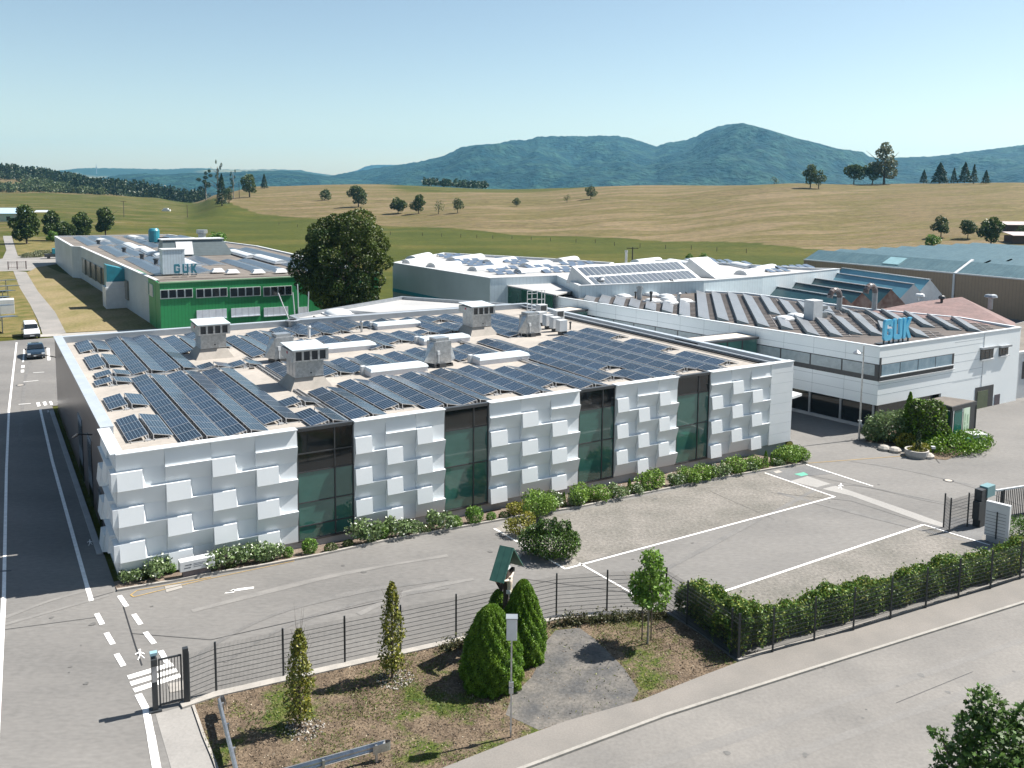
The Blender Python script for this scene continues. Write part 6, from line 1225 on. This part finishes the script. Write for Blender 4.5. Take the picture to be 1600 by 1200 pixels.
# ---------------- fences, gates, poles, cars ----------------
M_FENCE=mat('anthracite_steel',(.030,.034,.038),(.022,.026,.030),rough=.5,scale=5)
def mesh_fence(pts,h,label,post_px=None,group=None,vert=True):
    P=[Vector((*at(*p).xy,0)) for p in pts]; t=thing('mesh_fence',label,'fence',P[0],0,group)
    for i,p in enumerate(P):
        MB().obox(p+UP*(h/2+.05),Vector((1,0,0)),Vector((0,1,0)),UP,.035,.03,h/2+.06).build('post',M_FENCE,t)
    for a,b in zip(P,P[1:]):
        d=(b-a).normalized(); n=Vector((-d.y,d.x,0)); L_=(b-a).length; mb=MB(); k=0; z=.06
        while z<=h: mb.obox((a+b)/2+UP*z,d,n,UP,L_/2,.007,.0075); z+=(h-.06)/9.99
        if vert:
            x=.05
            while x<L_-.03:
                q=a+d*x; r=.0036; mb.add([q+n*r+UP*.04,q-n*r+d*r+UP*.04,q-n*r-d*r+UP*.04,q+n*r+UP*h,q-n*r+d*r+UP*h,q-n*r-d*r+UP*h],[(0,1,4,3),(1,2,5,4),(2,0,3,5)]); x+=.05
        mb.build('wire_panel',M_FENCE,t)
    return t
mesh_fence([(296,1099),(338,1082),(443,1058.5),(539,1037),(626,1018),(712.5,999),(790,981),(869,963),(948,957),(1040,953)],2.0,'dark mesh fence along the front yard, from the small gate to the hedge corner')
mesh_fence([(1040,953),(1073,975),(1142,1023),(1153,1032)],2.0,'dark mesh fence section running beside the short hedge to the street corner')
mesh_fence([(1154,1032),(1207,1021),(1272,1003),(1333,987),(1391,969),(1446,952),(1497,936.5),(1547,922),(1593,907),(1640,893)],2.0,'dark mesh fence along the street in front of the long hedge')
# pedestrian gate
a,b=Vector((*at(243,1110).xy,0)),Vector((*at(292,1098).xy,0)); d=(b-a).normalized(); n=Vector((-d.y,d.x,0)); t=thing('pedestrian_gate','small dark barred gate between two stout posts at the walkway','gate',a)
for p,hh in ((a,2.15),(b,2.25)): MB().obox(p+UP*hh/2,d,n,UP,.10,.10,hh/2).build('post',M_FENCE,t); MB().obox(p+UP*.03,d,n,UP,.22,.2,.03).build('foot_plate',M_FENCE,t)
w=(b-a).length; mb=MB()
for x in (.18,w-.17): mb.obox(a+d*x+UP*1.08,d,n,UP,.03,.03,.93)
for z in (.18,2.0): mb.obox(a+d*(w/2)+UP*z,d,n,UP,w/2-.16,.03,.03)
for k in range(1,7): mb.obox(a+d*(.18+(w-.35)*k/7)+UP*1.08,d,n,UP,.012,.012,.92)
mb.build('gate_leaf',M_FENCE,t)
MB().obox(a-n*.12+UP*1.55,d,n,UP,.09,.06,.32).build('intercom',mat('intercom_grey',(.35,.34,.34),rough=.5),t); MB().obox(a-n*.12+UP*2.0,d,n,UP,.11,.09,.13).build('keypad_box',M_FENCE,t); MB().obox(a+UP*2.3,d,n,UP,.13,.11,.05).build('lamp_cap',mat('blue_grey_cap',(.25,.40,.46),rough=.4),t)
# guardrails
def guardrail(A_,B_,label,posts,endcap=True,zt=.72):
    a,b=Vector((*at(*A_,zt).xy,0)),Vector((*at(*B_,zt).xy,0)); d=(b-a).normalized(); n=Vector((-d.y,d.x,0)); t=thing('guardrail',label,'guardrail',a,0,'guardrails in the foreground'); prof=[(-.155,0),(-.14,.05),(-.10,.08),(-.06,.05),(-.02,.01),(.02,.01),(.06,.05),(.10,.08),(.14,.05),(.155,0)]; L_=(b-a).length; v=[];f=[]
    for x in (0,L_):
        for (z,o) in prof: v.append(a+d*x-n*(o-.0)+UP*(zt-.16+z))
        for (z,o) in prof[::-1]: v.append(a+d*x-n*(o-.02)+UP*(zt-.16+z))
    N=len(prof)*2; MB().add(v,[(i,(i+1)%N,(i+1)%N+N,i+N) for i in range(N)]+[tuple(range(N-1,-1,-1)),tuple(range(N,2*N))]).build('beam',M_ZINC,t)
    for x in posts:
        if x<L_: MB().obox(a+d*x+n*.06+UP*.33,d,n,UP,.04,.05,.33).build('post',M_ZINC,t)
    if endcap:
        mb=MB(); pr=None
        for k in range(7):
            an=math.pi*k/6; q=a+n*(.09-.09*math.cos(an))-d*(.16*math.sin(an)-.0); 
            if pr is not None: e=(q-pr); mb.add([pr+UP*(zt-.31),q+UP*(zt-.31),q+UP*(zt-.005),pr+UP*(zt-.005),pr+n*.004+UP*(zt-.31)],[(0,1,2,3)])
            pr=q
        mb.add([pr+UP*(zt-.31),pr+d*.5+UP*(zt-.31),pr+d*.5+UP*(zt-.005),pr+UP*(zt-.005)],[(0,1,2,3)]); mb.build('end_cap',M_ZINC,t)
    return t
guardrail((343,1090),(380,1235),'galvanised guardrail at the left edge of the island beside the walkway',[.3,1.7,3.2]); guardrail((602,1156),(430,1204),'galvanised guardrail at the bottom of the island, pointing to the street',[.35,2.2,4.2])
# white box on a pole
p=at(798,1153); t=thing('speed_display','white box on a slim grey pole beside the pavement, in front of the cone spruces','roadside box',p,0)
MB().box(-.03,.03,-.03,.03,0,4.1).build('pole',M_ZINC,t,local=False); MB().box(-.19,.19,-.16,.16,3.82,4.62).build('box',M_WHITEM,t,local=False,bevel=.015); MB().box(-.21,.21,-.18,.18,4.62,4.66).build('lid',M_GREYM,t,local=False); MB().box(-.085,.085,-.09,-.03,2.02,2.2).box(-.08,.08,-.08,.07,1.75,1.98).build('clamp',M_ZINC,t,local=False)
# wayside cross
p=at(790,1018); t=thing('wayside_cross','wooden wayside cross with green copper roof and small pale figure, among the cone spruces','wayside cross',p,R_(65))
M_WOODD=mat('dark_wood',(.050,.035,.026),(.028,.02,.016),rough=.8,scale=6,stretch=(1,1,.2))
MB().box(-.10,.10,-.09,.09,0,4.5).box(-.72,.72,-.07,.07,3.35,3.53).build('cross',M_WOODD,t,local=False)
def slab(pts,th):
    nn=(pts[1]-pts[0]).cross(pts[2]-pts[0]).normalized()*th; return MB().add(list(pts)+[q+nn for q in pts],[(3,2,1,0),(4,5,6,7),(0,1,5,4),(1,2,6,5),(2,3,7,6),(3,0,4,7)])
M_COP=mat('copper_patina',(.022,.075,.060),(.038,.105,.080),rough=.45,scale=3,wave=((0,1,0),.28,.3))
top=4.72
for s_ in (-1,1): slab([Vector((s_*1.0,-.36,top-1.15)),Vector((0,-.36,top)),Vector((0,.30,top)),Vector((s_*1.0,.30,top-1.15))],.05*s_*-1 if 0 else .05).build('roof_slope',M_COP,t,local=False)
MB().add([Vector((-.86,.2,top-1.1)),Vector((0,.2,top-.06)),Vector((.86,.2,top-1.1)),Vector((.1,.2,2.7)),Vector((-.1,.2,2.7))],[(0,1,2,3,4)]).build('back_board',M_WOODD,t,local=False)
# carved figure: one continuous body
def skin_figure(name,verts,edges,radii,m,parent):
    me=bpy.data.meshes.new(name); me.from_pydata(verts,edges,[]); o=bpy.data.objects.new(name,me); COL.objects.link(o); o.parent=parent; md=o.modifiers.new('skin','SKIN')
    if not me.skin_vertices: me.attributes.new
    sv=me.skin_vertices[0].data if len(me.skin_vertices) else None
    if sv:
        for i,r in enumerate(radii): sv[i].radius=(r,r)
        sv[0].use_root=True
    sb=o.modifiers.new('s','SUBSURF'); sb.levels=1; sb.render_levels=1; me.materials.append(m); return o
z0=2.15; fv=[(0,-.16,z0+.62),(0,-.17,z0+.95),(0,-.16,z0+1.12),(.01,-.2,z0+1.22),(0,-.2,z0+1.30),(-.22,-.14,z0+1.17),(-.42,-.12,z0+1.25),(-.62,-.10,z0+1.30),(.22,-.14,z0+1.17),(.42,-.12,z0+1.25),(.62,-.10,z0+1.30),(-.07,-.2,z0+.55),(-.06,-.26,z0+.28),(-.02,-.16,z0),(.07,-.2,z0+.55),(.06,-.26,z0+.28),(.02,-.17,z0+.02)]
fe=[(0,1),(1,2),(2,3),(3,4),(2,5),(5,6),(6,7),(2,8),(8,9),(9,10),(0,11),(11,12),(12,13),(0,14),(14,15),(15,16)]
try: skin_figure('figure',fv,fe,[.10,.12,.11,.05,.09,.055,.042,.03,.055,.042,.03,.075,.055,.035,.075,.055,.035],mat('painted_figure',(.66,.58,.48),(.50,.42,.34),rough=.6,scale=6),t)
except Exception as e: print('fig',e)
MB().box(-.13,.13,-.26,-.05,z0+.52,z0+.70).build('loincloth',M_WHITEM,t,local=False,bevel=.03); MB().box(-.12,.12,-.14,-.09,3.75,3.92).build('title_plate',M_WHITEM,t,local=False); MB().box(-.14,.14,-.2,-.1,.9,1.5).build('plaque',M_WHITEM,t,local=False)
# low white direction sign in the bed
a,b=at(287,902,.55),at(325,893,.55); s0,_=sg(a); s1,_=sg(b); t=thing('low_sign','low white sign box on a brown foot at the kerb, with arrows and dark lines','sign',S(s0,KSG[1][1]+.1,0),TH)
w=1.72; MB().box(.15,w-.2,-.02,.28,0,.42).build('foot',mat('brown_grey_foot',(.17,.14,.14),(.12,.10,.10),rough=.8,scale=5),t,local=False); MB().box(0,w,-.12,.4,.42,.95).build('panel',M_WHITEM,t,local=False,bevel=.02)
mt=mat('sign_ink',(.06,.07,.09),rough=.6); mb=MB()
for x0_,x1_,z_ in ((.24,.5,.745),(.2,.46,.60)): mb.box(x0_,x1_,-.125,-.121,z_-.02,z_+.02); mb.add([(x1_,-.1255,z_-.045),(x1_+.09,-.1255,z_),(x1_,-.1255,z_+.045)],[(0,1,2)])
for x0_,x1_,z_,hh in ((.66,1.22,.765,.012),(.66,1.12,.69,.012),(.66,1.05,.60,.012)): mb.box(x0_,x1_,-.125,-.121,z_-hh,z_+hh)
mb.box(1.3,1.37,-.125,-.121,.70,.77); mb.build('lettering',mt,t,local=False)
# street light by the office
p=at(1342,687); t=thing('street_light','tall grey street light before the white office block','street light',p,0)
MB().tube((0,0,0),(0,0,7.7),.085,.05,10).build('pole',M_ZINC,t,local=False); MB().tube((0,0,7.1),(-.55,-.1,7.2),.03,.03,6).build('arm',M_ZINC,t,local=False); MB().lathe((-.55,-.1,7.05),[(.30,0),(.32,.08),(.15,.22),(.03,.3)],14).build('lamp_head',M_GREYM,t,local=False)
MB().lathe((0,0,1.55),[(.16,0),(.16,.04)],12).box(-.1,.1,-.12,-.08,1.3,1.6).build('clip_sign',M_WHITEM,t,local=False)
# entrance shelter
ZT=3.1; P=[at(1446,624.5,ZT),at(1488,636,ZT),at(1527,626.5,ZT),at(1473,619,ZT)]; Q=[Vector((*p.xy,0)) for p in P]; t=thing('entrance_shelter','small dark-framed entrance shelter with green glass and pale notice panel','shelter',Q[1])
mb=MB(); mb.prism([(p.x,p.y) for p in Q],ZT-.35,ZT-.02); mb.build('roof_frame',M_DARKM,t); c=sum(Q,Vector())/4; mb=MB(); mb.prism([tuple((c+(p-c)*.93).xy) for p in Q],ZT-.3,ZT+.01); mb.build('roof_deck',M_GRAVROOF,t)
mb=MB(); mb.prism([tuple((c+(p-c)*1.01).xy) for p in Q],ZT-.02,ZT+.03); 
for p in Q: q=c+(p-c)*.94; MB().obox(Vector((*q.xy,ZT/2-.15)),Vector((1,0,0)),Vector((0,1,0)),UP,.09,.09,ZT/2-.15).build('post',M_DARKM,t)
def panel_between(a,b,u0,u1,z0,z1,name,m,off=0.): A_=a.lerp(b,u0); B_=a.lerp(b,u1); d=(B_-A_).normalized(); n=Vector((-d.y,d.x,0)); return MB().obox(Vector((*((A_+B_)/2).xy,(z0+z1)/2))+n*off,d,n,UP,(B_-A_).length/2,.03,(z1-z0)/2).build(name,m,t)
i0,i1,i2,i3=[c+(p-c)*.94 for p in Q]
panel_between(i0,i1,.08,.95,.05,2.7,'side_glass',M_GLASS); panel_between(i0,i1,.5,.75,.3,2.4,'poster',mat('pale_poster',(.30,.48,.42),rough=.4),-.06); panel_between(i1,i2,.12,.45,.05,2.7,'side_glass',mat('green_glass_panel',(.01,.12,.10),rough=.1))
panel_between(i1,i2,.02,.06,.05,2.7,'white_edge',M_WHITEM,-.03)
sgn=panel_between(i1,i2,.48,.74,.0,2.75,'notice_panel',mat('notice_green',(.55,.68,.50),(.62,.72,.62),rough=.5),-.05); panel_between(i1,i2,.76,.99,.0,2.75,'dark_panel',M_DARKM,-.04)
dd=(i2-i1).normalized(); nn=Vector((-dd.y,dd.x,0)); nn=nn if nn.dot(CAM-i1)>0 else -nn
for u,zs in ((.55,[(.9,1.25),(1.4,1.62),(1.7,2.3)]),(.66,[(.95,1.3),(1.45,2.2)])):
    for z0_,z1_ in zs: q=i1.lerp(i2,u)+nn*.09; MB().obox(Vector((*q.xy,(z0_+z1_)/2)),dd,nn,UP,.05,.004,(z1_-z0_)/2).build('vertical_lettering',mat('sage_ink',(.36,.50,.34),rough=.6),sgn if False else t)
# planter
p=at(1432,713); t=thing('planter','oval concrete planter with a dark little conifer, before the office garden','planter',p,0); MB().lathe((0,0,0),[(.78,0),(.86,.2),(.86,.55),(.74,.55),(.74,.45)],22).build('tub',mat('tub_concrete',(.40,.38,.36),(.32,.31,.29),rough=.85,scale=4),t,local=False); MB().lathe((0,0,.44),[(.73,0),(.73,.03)],20).build('soil',M_SOIL,t,local=False)
for ch in [t.children]: pass
z=np.random.default_rng(3).uniform(0,1,900); a=np.random.default_rng(4).uniform(0,6.28,900); r=.20*(1-z)**.4; leaves('conifer',np.stack([r*np.cos(a)+.08,r*np.sin(a),.5+z*1.5],1),.05,L_CON,t,3); leaves('ground_planting',blob_pts(500,[(0,0,.52,.68,.68,.12)],5,.3),.05,L_YEL,t,5)
p=at(1457,713); t=thing('bollard_light','small low bollard light at the garden edge right of the planter','bollard light',p,0); MB().tube((0,0,0),(0,0,.6),.035,n=8).build('stem',M_DARKM,t,local=False); MB().box(-.14,.14,-.12,.12,.6,.78).build('head',M_WHITEM,t,local=False)
p=at(1519,700); t=thing('white_container','white waist-high box beside the juniper and the entrance shelter','container',p,R_(10)); MB().box(0,1.3,0,1.0,0,1.05).build('body',M_WHITEM,t,local=False,bevel=.02); MB().box(.35,1.1,-.012,-.002,.72,.78).box(.55,.75,-.012,-.002,.5,.55).build('dark_marks',mt,t,local=False)
p=at(1512,702); t=thing('green_bin','small green-white bin with round lid beside the white box','bin',p,0); MB().lathe((0,0,0),[(.25,0),(.28,.8),(.2,.9)],14).build('body',mat('bin_green',(.10,.30,.22),rough=.5),t,local=False); MB().lathe((0,0,.5),[(.29,0),(.30,.2)],14).build('band',M_WHITEM,t,local=False)
# sliding gate, posts and white board at the right
a,b=Vector((*at(1483,832).xy,0)),Vector((*at(1511,823).xy,0)); e=Vector((*at(1474,827).xy,0))
mesh_fence([(1474,824),(1483,832),(1511,823),(1526,819)],2.0,'short free-standing mesh fence beside the sliding gate drive')
p=at(1529,822); t=thing('gate_drive','stout dark gate drive housing and post beside the sliding gate','gate drive',p,R_(35)); MB().box(-.25,.45,-.2,.25,0,2.3).build('post',M_FENCE,t,local=False); MB().box(-.45,-.25,-.2,.2,.5,1.6).build('cabinet',M_FENCE,t,local=False); MB().box(.3,1.2,-.25,.25,1.75,2.4).build('motor_hood',mat('blue_grey_hood',(.14,.26,.28),rough=.5),t,local=False)
a,b=Vector((*at(1553,815).xy,0)),Vector((*at(1640,800).xy,0)); d=(b-a).normalized(); n=Vector((-d.y,d.x,0)); t=thing('sliding_gate','dark barred sliding gate with pale top rail at the right edge','gate',a); L_=(b-a).length
MB().obox((a+b)/2+UP*1.95,d,n,UP,L_/2,.06,.05).build('top_rail',M_WHITEM,t); MB().obox((a+b)/2+UP*.15,d,n,UP,L_/2,.06,.08).build('bottom_rail',M_FENCE,t); mb=MB(); x=.1
while x<L_: mb.obox(a+d*x+UP*1.05,d,n,UP,.018,.018,.85); x+=.16
mb.build('bars',M_FENCE,t)
for x in (.6,2.6,4.6): MB().obox(a+d*x+UP*1.,d,n,UP,.07,.06,.95).build('stile',M_FENCE,t)
a,b=Vector((*at(1538,843).xy,0)),Vector((*at(1575,853).xy,0)); d=(b-a).normalized(); n=Vector((-d.y,d.x,0)); t=thing('sign_board','back of a large white sign board behind the street hedge','sign board',a); L_=(b-a).length
MB().obox((a+b)/2+UP*1.35,d,n,UP,L_/2,.13,1.0).build('board',M_WHITEM,t,bevel=.01); MB().obox((a+b)/2+UP*.17,d,n,UP,L_/2-.1,.12,.17).build('foot',M_CONC,t)
mb=MB(); 
for k in range(8): mb.obox(a+d*(L_*.45)-n*.14+UP*(.45+k*.19),d,n,UP,L_*.42,.006,.008)
mb.obox(a+d*(L_*.5)-n*.15+UP*1.05,d,n,UP,.03,.02,.8); mb.build('wire_frame',M_FENCE,t)
# ---------------- cars ----------------
def car(px,py,label,body,kind,rz):
    p=at(px,py); t=thing('parked_car' if kind=='car' else 'parked_van',label,'car' if kind=='car' else 'van',p,rz)
    L_,W,Hh=(4.4,1.82,1.48) if kind=='car' else (4.9,1.85,1.85)
    # side profile (y forward = towards -y), front at y=0
    if kind=='car': prof=[(0,.30),(.02,.62),(.25,.78),(1.15,.95),(1.95,1.40),(2.5,1.48),(3.5,1.42),(4.2,1.02),(4.38,.75),(4.4,.35)]; cab=(1.15,.97,1.95,1.38,3.5,1.38,4.15,1.02)
    else: prof=[(0,.35),(.02,.75),(.25,.92),(1.05,1.10),(1.75,1.70),(2.3,1.85),(4.7,1.80),(4.88,1.0),(4.9,.4)]; cab=(1.05,1.12,1.75,1.68,4.6,1.68,4.75,1.1)
    n=len(prof); secs=[(-1,.0),(-.93,.03),(-.5,.05),(.5,.05),(.93,.03),(1,.0)]; v=[];f=[]
    for (u,dz) in secs:
        for (y,z) in prof:
            k=max(0,(z-.95)/.55); ww=W/2*(1-.16*k) ; v.append((u*ww,y+(.12 if abs(u)==1 and y<.3 else 0)-(.12 if abs(u)==1 and y>4.1 else 0),z+dz*(1 if z>.5 else 0)))
    m=len(secs)
    for i in range(m-1):
        for j in range(n-1): f.append((i*n+j,(i+1)*n+j,(i+1)*n+j+1,i*n+j+1))
        f.append((i*n+n-1,(i+1)*n+n-1,(i+1)*n,i*n))
    f.append(tuple(range(n))); f.append(tuple(range((m-1)*n,m*n))[::-1])
    b=MB().add(v,f).build('body',body,t,local=False,smooth=False); b.modifiers.new('bv','BEVEL').width=.04
    y0,zz0,y1,zz1=cab[:4]; wt=W/2*.80
    def glass(nm,P): MB().add(P,[tuple(range(len(P)))]).build(nm,M_DGLASS,t,local=False)
    nv=Vector((0,-(zz1-zz0),(y1-y0))).normalized()*.055+Vector((0,0,.02))
    glass('windscreen',[Vector((-W/2*.86,y0+.06,zz0+.05))+nv,Vector((W/2*.86,y0+.06,zz0+.05))+nv,Vector((W/2*.76,y1-.04,zz1))+nv,Vector((-W/2*.76,y1-.04,zz1))+nv])
    for s_ in (-1,1):
        glass('side_window',[(s_*(W/2*.955+.01),y0+.4,zz0+.0),(s_*(W/2*.955+.01),cab[6]-.4,zz0),(s_*(W/2*.885+.01),cab[4]-.2,zz1-.05),(s_*(W/2*.885+.01),y1+.1,zz1-.05)])
        for y in (.85,L_-.85):
            w=MB(); w.tube((s_*(W/2-.2),y,.33),(s_*(W/2+.012),y,.33),.33,n=18); wo=w.build('wheel',mat('rubber',(.018,.018,.02),rough=.8),t,local=False); w=MB(); w.tube((s_*(W/2-.05),y,.33),(s_*(W/2+.02),y,.33),.2,n=14); w.build('rim',M_ZINC,wo,local=False)
        MB().box(s_*W/2-.0*s_,s_*(W/2+.2),y0+.3,y0+.45,zz0-.02,zz0+.14).build('mirror',M_DARKM,t,local=False) if s_>0 else MB().box(-(W/2+.2),-W/2,y0+.3,y0+.45,zz0-.02,zz0+.14).build('mirror',M_DARKM,t,local=False)
        x0_,x1_=sorted((s_*.55,s_*.86)); MB().box(x0_,x1_,-.01,.14,.60,.74).build('headlight',mat('headlight_glass',(.7,.75,.8),rough=.1),t,local=False)
    MB().box(-.5,.5,-.03,.03,.50,.62).build('grille',M_DARKM,t,local=False); MB().box(-.26,.26,-.05,-.02,.40,.51).build('number_plate',M_WHITEM,t,local=False)
    if kind!='car': MB().box(-.93,.93,-.035,.2,.30,.66).build('bumper',M_DARKM,t,local=False)
    return t
DARKPAINT=mat('dark_paint',(.012,.025,.04),(.010,.02,.035),rough=.15,coat=.8,scale=.5); WHITEPAINT=mat('white_paint',(.78,.79,.80),(.75,.76,.78),rough=.25,coat=.6,scale=.5)
car(57,562,'dark blue parked car on the marked bay left of the main hall',DARKPAINT,'car',TH+R_(-1)); car(50.5,530,'white parked van behind the dark car, beside the dry verge',WHITEPAINT,'van',TH+R_(1))
# ---------------- left background ----------------
p=at(12,421); a,b=Vector((*at(13,421.5).xy,0)),Vector((*at(41,420.5).xy,0)); d=(b-a).normalized(); n=Vector((-d.y,d.x,0)); t=thing('field_gate','rusty two-leaf field gate across the lane at the left','gate',a); L_=(b-a).length
for x in (0,L_/2,L_): MB().obox(a+d*x+UP*.95,d,n,UP,.10,.1,.95).build('post',mat('rusty_steel',(.10,.05,.05),(.06,.035,.035),rough=.7,scale=3),t)
mb=MB()
for z in (.5,1.75): mb.obox(a+d*(L_/2)+UP*z,d,n,UP,L_/2,.03,.03)
k=.3
while k<L_: mb.obox(a+d*k+UP*1.1,d,n,UP,.012,.012,.6); k+=.35
mb.build('leaf',mat('rusty_steel',(.10,.05,.05),(.06,.035,.035),rough=.7,scale=3),t)
for i,(x,y) in enumerate([(27,441),(31,450),(24,458),(16,468),(22,481),(28,499)]):
    z=1.9; a=at(x,y-1,z); s_,g_=sg(a); t=thing('ground_solar_table','%s ground-mounted solar table at the left edge, counted from the back'%ordn(i),'solar panels',(a.x,a.y,0),TH+R_(14),'ground-mounted solar tables at the left edge')
    MB().add([(-16,-.2,2.5),(0,-.2,2.3),(0,2.6,2.1),(-16,2.6,2.3),(-16,-.2,2.43),(0,-.2,2.23),(0,2.6,2.03),(-16,2.6,2.23)],[(0,1,2,3),(7,6,5,4),(0,4,5,1),(1,5,6,2),(2,6,7,3)]).build('panel_field',M_FARPV,t,local=False)
    for x_ in (-1.6,-7,-13): MB().box(x_-.06,x_+.06,1.1,1.22,0,2.2).build('post',M_ZINC,t,local=False)
p=at(9,491); t=thing('storage_container','white storage container with a purple mark among the ground solar tables','container',p,TH); MB().box(-3,1.2,0,2.2,0,2.2).build('body',M_WHITEM,t,local=False,bevel=.03); MB().box(-1.6,-.9,-.02,0,.5,1.6).build('purple_mark',mat('purple',(.12,.08,.3),rough=.6),t,local=False)
p=at(83,404); t=thing('trailer','dark trailer with a blue tarpaulin at the far end of the grey hall','trailer',p,TH); MB().box(-2,2,-1,1,.5,1.3).build('bed',M_DARKM,t,local=False); MB().box(-.2,2,-.9,.9,1.3,2.7).build('tarpaulin',M_TEAL,t,local=False,bevel=.1)
for s_ in (-1,1): MB().tube((s_*1.1,-1.05,.4),(s_*1.1,-.85,.4),.4,n=12).build('wheel',mat('rubber',(.018,.018,.02),rough=.8),t,local=False)
def farm(px0,px1,py,h,dep,label,wallm,roofm,rh=1.5):
    a,b=at(px0,py),at(px1,py); d=(b-a); t=thing('farm_building',label,'building',a,math.atan2(d.y,d.x)); L_=d.length
    MB().box(0,L_,0,dep,-.5,h).build('wall',wallm,t,local=False); MB().add([(-.6,-.6,h),(L_+.6,-.6,h),(L_+.6,dep/2,h+rh),(-.6,dep/2,h+rh),(L_+.6,dep+.6,h),(-.6,dep+.6,h)],[(0,1,2,3),(3,2,4,5),(0,3,5),(1,4,2)]).build('roof',roofm,t,local=False)
    k=2.
    while k<L_-3: MB().box(k,k+1.6,-.03,.0,h*.4,h*.75).build('window',M_DGLASS,t,local=False); k+=5
farm(-90,33,352,5.5,16,'far farm hall with pale blue roof and green-white wall at the left edge',mat('mint_wall',(.30,.46,.34),(.45,.40,.36),rough=.7,scale=.2),mat('blue_roof',(.36,.50,.60),rough=.5),2.4)
farm(55,72,342,3.5,10,'small far shed with grey roof between the lane trees',M_WHITEM,mat('grey_roof',(.42,.45,.50),rough=.5),1.2)
def shed(px0,px1,py,h,label):
    a,b=hit(px0,py),hit(px1,py); b.z=a.z; d=b-a; t=thing('wooden_shed',label,'shed',a,math.atan2(d.y,d.x),'wooden sheds at the right edge'); L_=d.length; MB().box(0,L_,0,5,-2,h).build('wall',mat('shed_wood',(.10,.06,.045),(.07,.045,.035),rough=.9,scale=2),t,local=False); MB().add([(-.4,-.8,h),(L_+.4,-.8,h),(L_+.4,5.5,h+.9),(-.4,5.5,h+.9),(-.4,-.8,h+.15),(L_+.4,-.8,h+.15),(L_+.4,5.5,h+1.05),(-.4,5.5,h+1.05)],[(0,3,2,1),(4,5,6,7),(0,1,5,4),(1,2,6,5),(2,3,7,6),(3,0,4,7)]).build('roof',mat('shed_roof',(.42,.36,.35),rough=.8),t,local=False)
shed(1573,1625,362,2.2,'upper wooden shed with pale flat roof at the right edge'); shed(1582,1640,381,2.4,'lower wooden shed with pale flat roof at the right edge')
def upole(px,py,top,label,arm,flat=True):
    p=at(px,py) if flat else hit(px,py); h=(py-top)*p.y/FPX; t=thing('utility_pole',label,'utility pole',p,0,'wooden utility poles'); MB().tube((0,0,0),(0,0,h),.2,.14,8).build('pole',M_BARK,t,local=False)
    if arm: MB().box(-1.6,1.6,-.08,.08,h-.4,h-.2).build('crossarm',M_BARK,t,local=False)
upole(194,345,314,'utility pole with crossarm in the meadow left of the knoll',True); upole(293,342,320,'utility pole right of it, below the knoll',False); upole(988,409,386,'dark utility pole with crossarm behind the white hall',True)
upole(374,309,282,'lone bare pole among the knoll trees',False,False)
for i,(x,y) in enumerate([(436,352),(465,355),(520,361),(560,364),(610,367),(660,369),(690,370),(720,371),(745,372),(770,373),(800,374),(830,375.5),(860,377),(900,379),(930,380),(960,384),(1000,387),(1040,389),(1080,390),(1120,393),(1166,395)]):
    p=hit(x,y); tag(MB().tube((p.x,p.y,p.z-.2),(p.x,p.y,p.z+1.3),.10,n=5).build('fence_post',M_BARK),'tiny wooden pasture post at the foot of the dry slope, %s from the left'%ordn(i),'fence post','pasture posts along the foot of the slope')
p=Vector((-(800-154)/FPX*6900,6900,90)); t=thing('radio_mast','thin radio mast on the skyline of the far left hills','radio mast',p,0); MB().tube((0,0,0),(0,0,75),3,1.5,6).build('mast',M_GREYM,t,local=False); MB().tube((0,0,48),(0,0,56),5,5,8).build('platform',M_GREYM,t,local=False)
for i,(x0,y0,x1,y1) in enumerate([(433,427,437,486)]): pass
FP=[((471.5,489),(449,456)),((465.0,488),(461,455)),((468.5,488),(467,442)),((478.5,487),(481.5,454))]
for i,(b_,t_) in enumerate(FP):
    B_=at(b_[0]+.4,545,0); sc=B_.y/FPX; tp=B_+Vector(((t_[0]-b_[0])*sc*1.6,0,(545-t_[1])*sc)); 
    tag(MB().tube(B_-UP*.5,tp,.09,.06,8).build('flagpole',M_WHITEM),'%s of four bare white flagpoles before the green hall, from the left'%['first','second','third','fourth'][[0,1,2,3][i]],'flagpole','bare flagpoles before the green hall')
# white van far out in the fields
p=hit(260,331); t=thing('field_vehicle','tiny white vehicle far out in the meadow left of the knoll','vehicle',p,0); MB().box(-2.4,2.4,-1,1,.4,1.5).box(-1.6,1.2,-.9,.9,1.5,2.3).build('body',M_WHITEM,t,local=False)
# ---------------- haze ----------------
m=bpy.data.materials.new('haze'); m.use_nodes=True; N=m.node_tree.nodes; N.remove(N['Principled BSDF']); pv=N.new('ShaderNodeVolumePrincipled'); m.node_tree.links.new(pv.outputs[0],N['Material Output'].inputs['Volume'])
pv.inputs['Color'].default_value=(.25,.65,.98,1); pv.inputs['Density'].default_value=HAZE_D; pv.inputs['Anisotropy'].default_value=.2
mb=MB(); mb.box(-9800,9800,-300,9700,-34,470); o=mb.build('haze',m); tag(o,kind='stuff'); o.visible_shadow=True
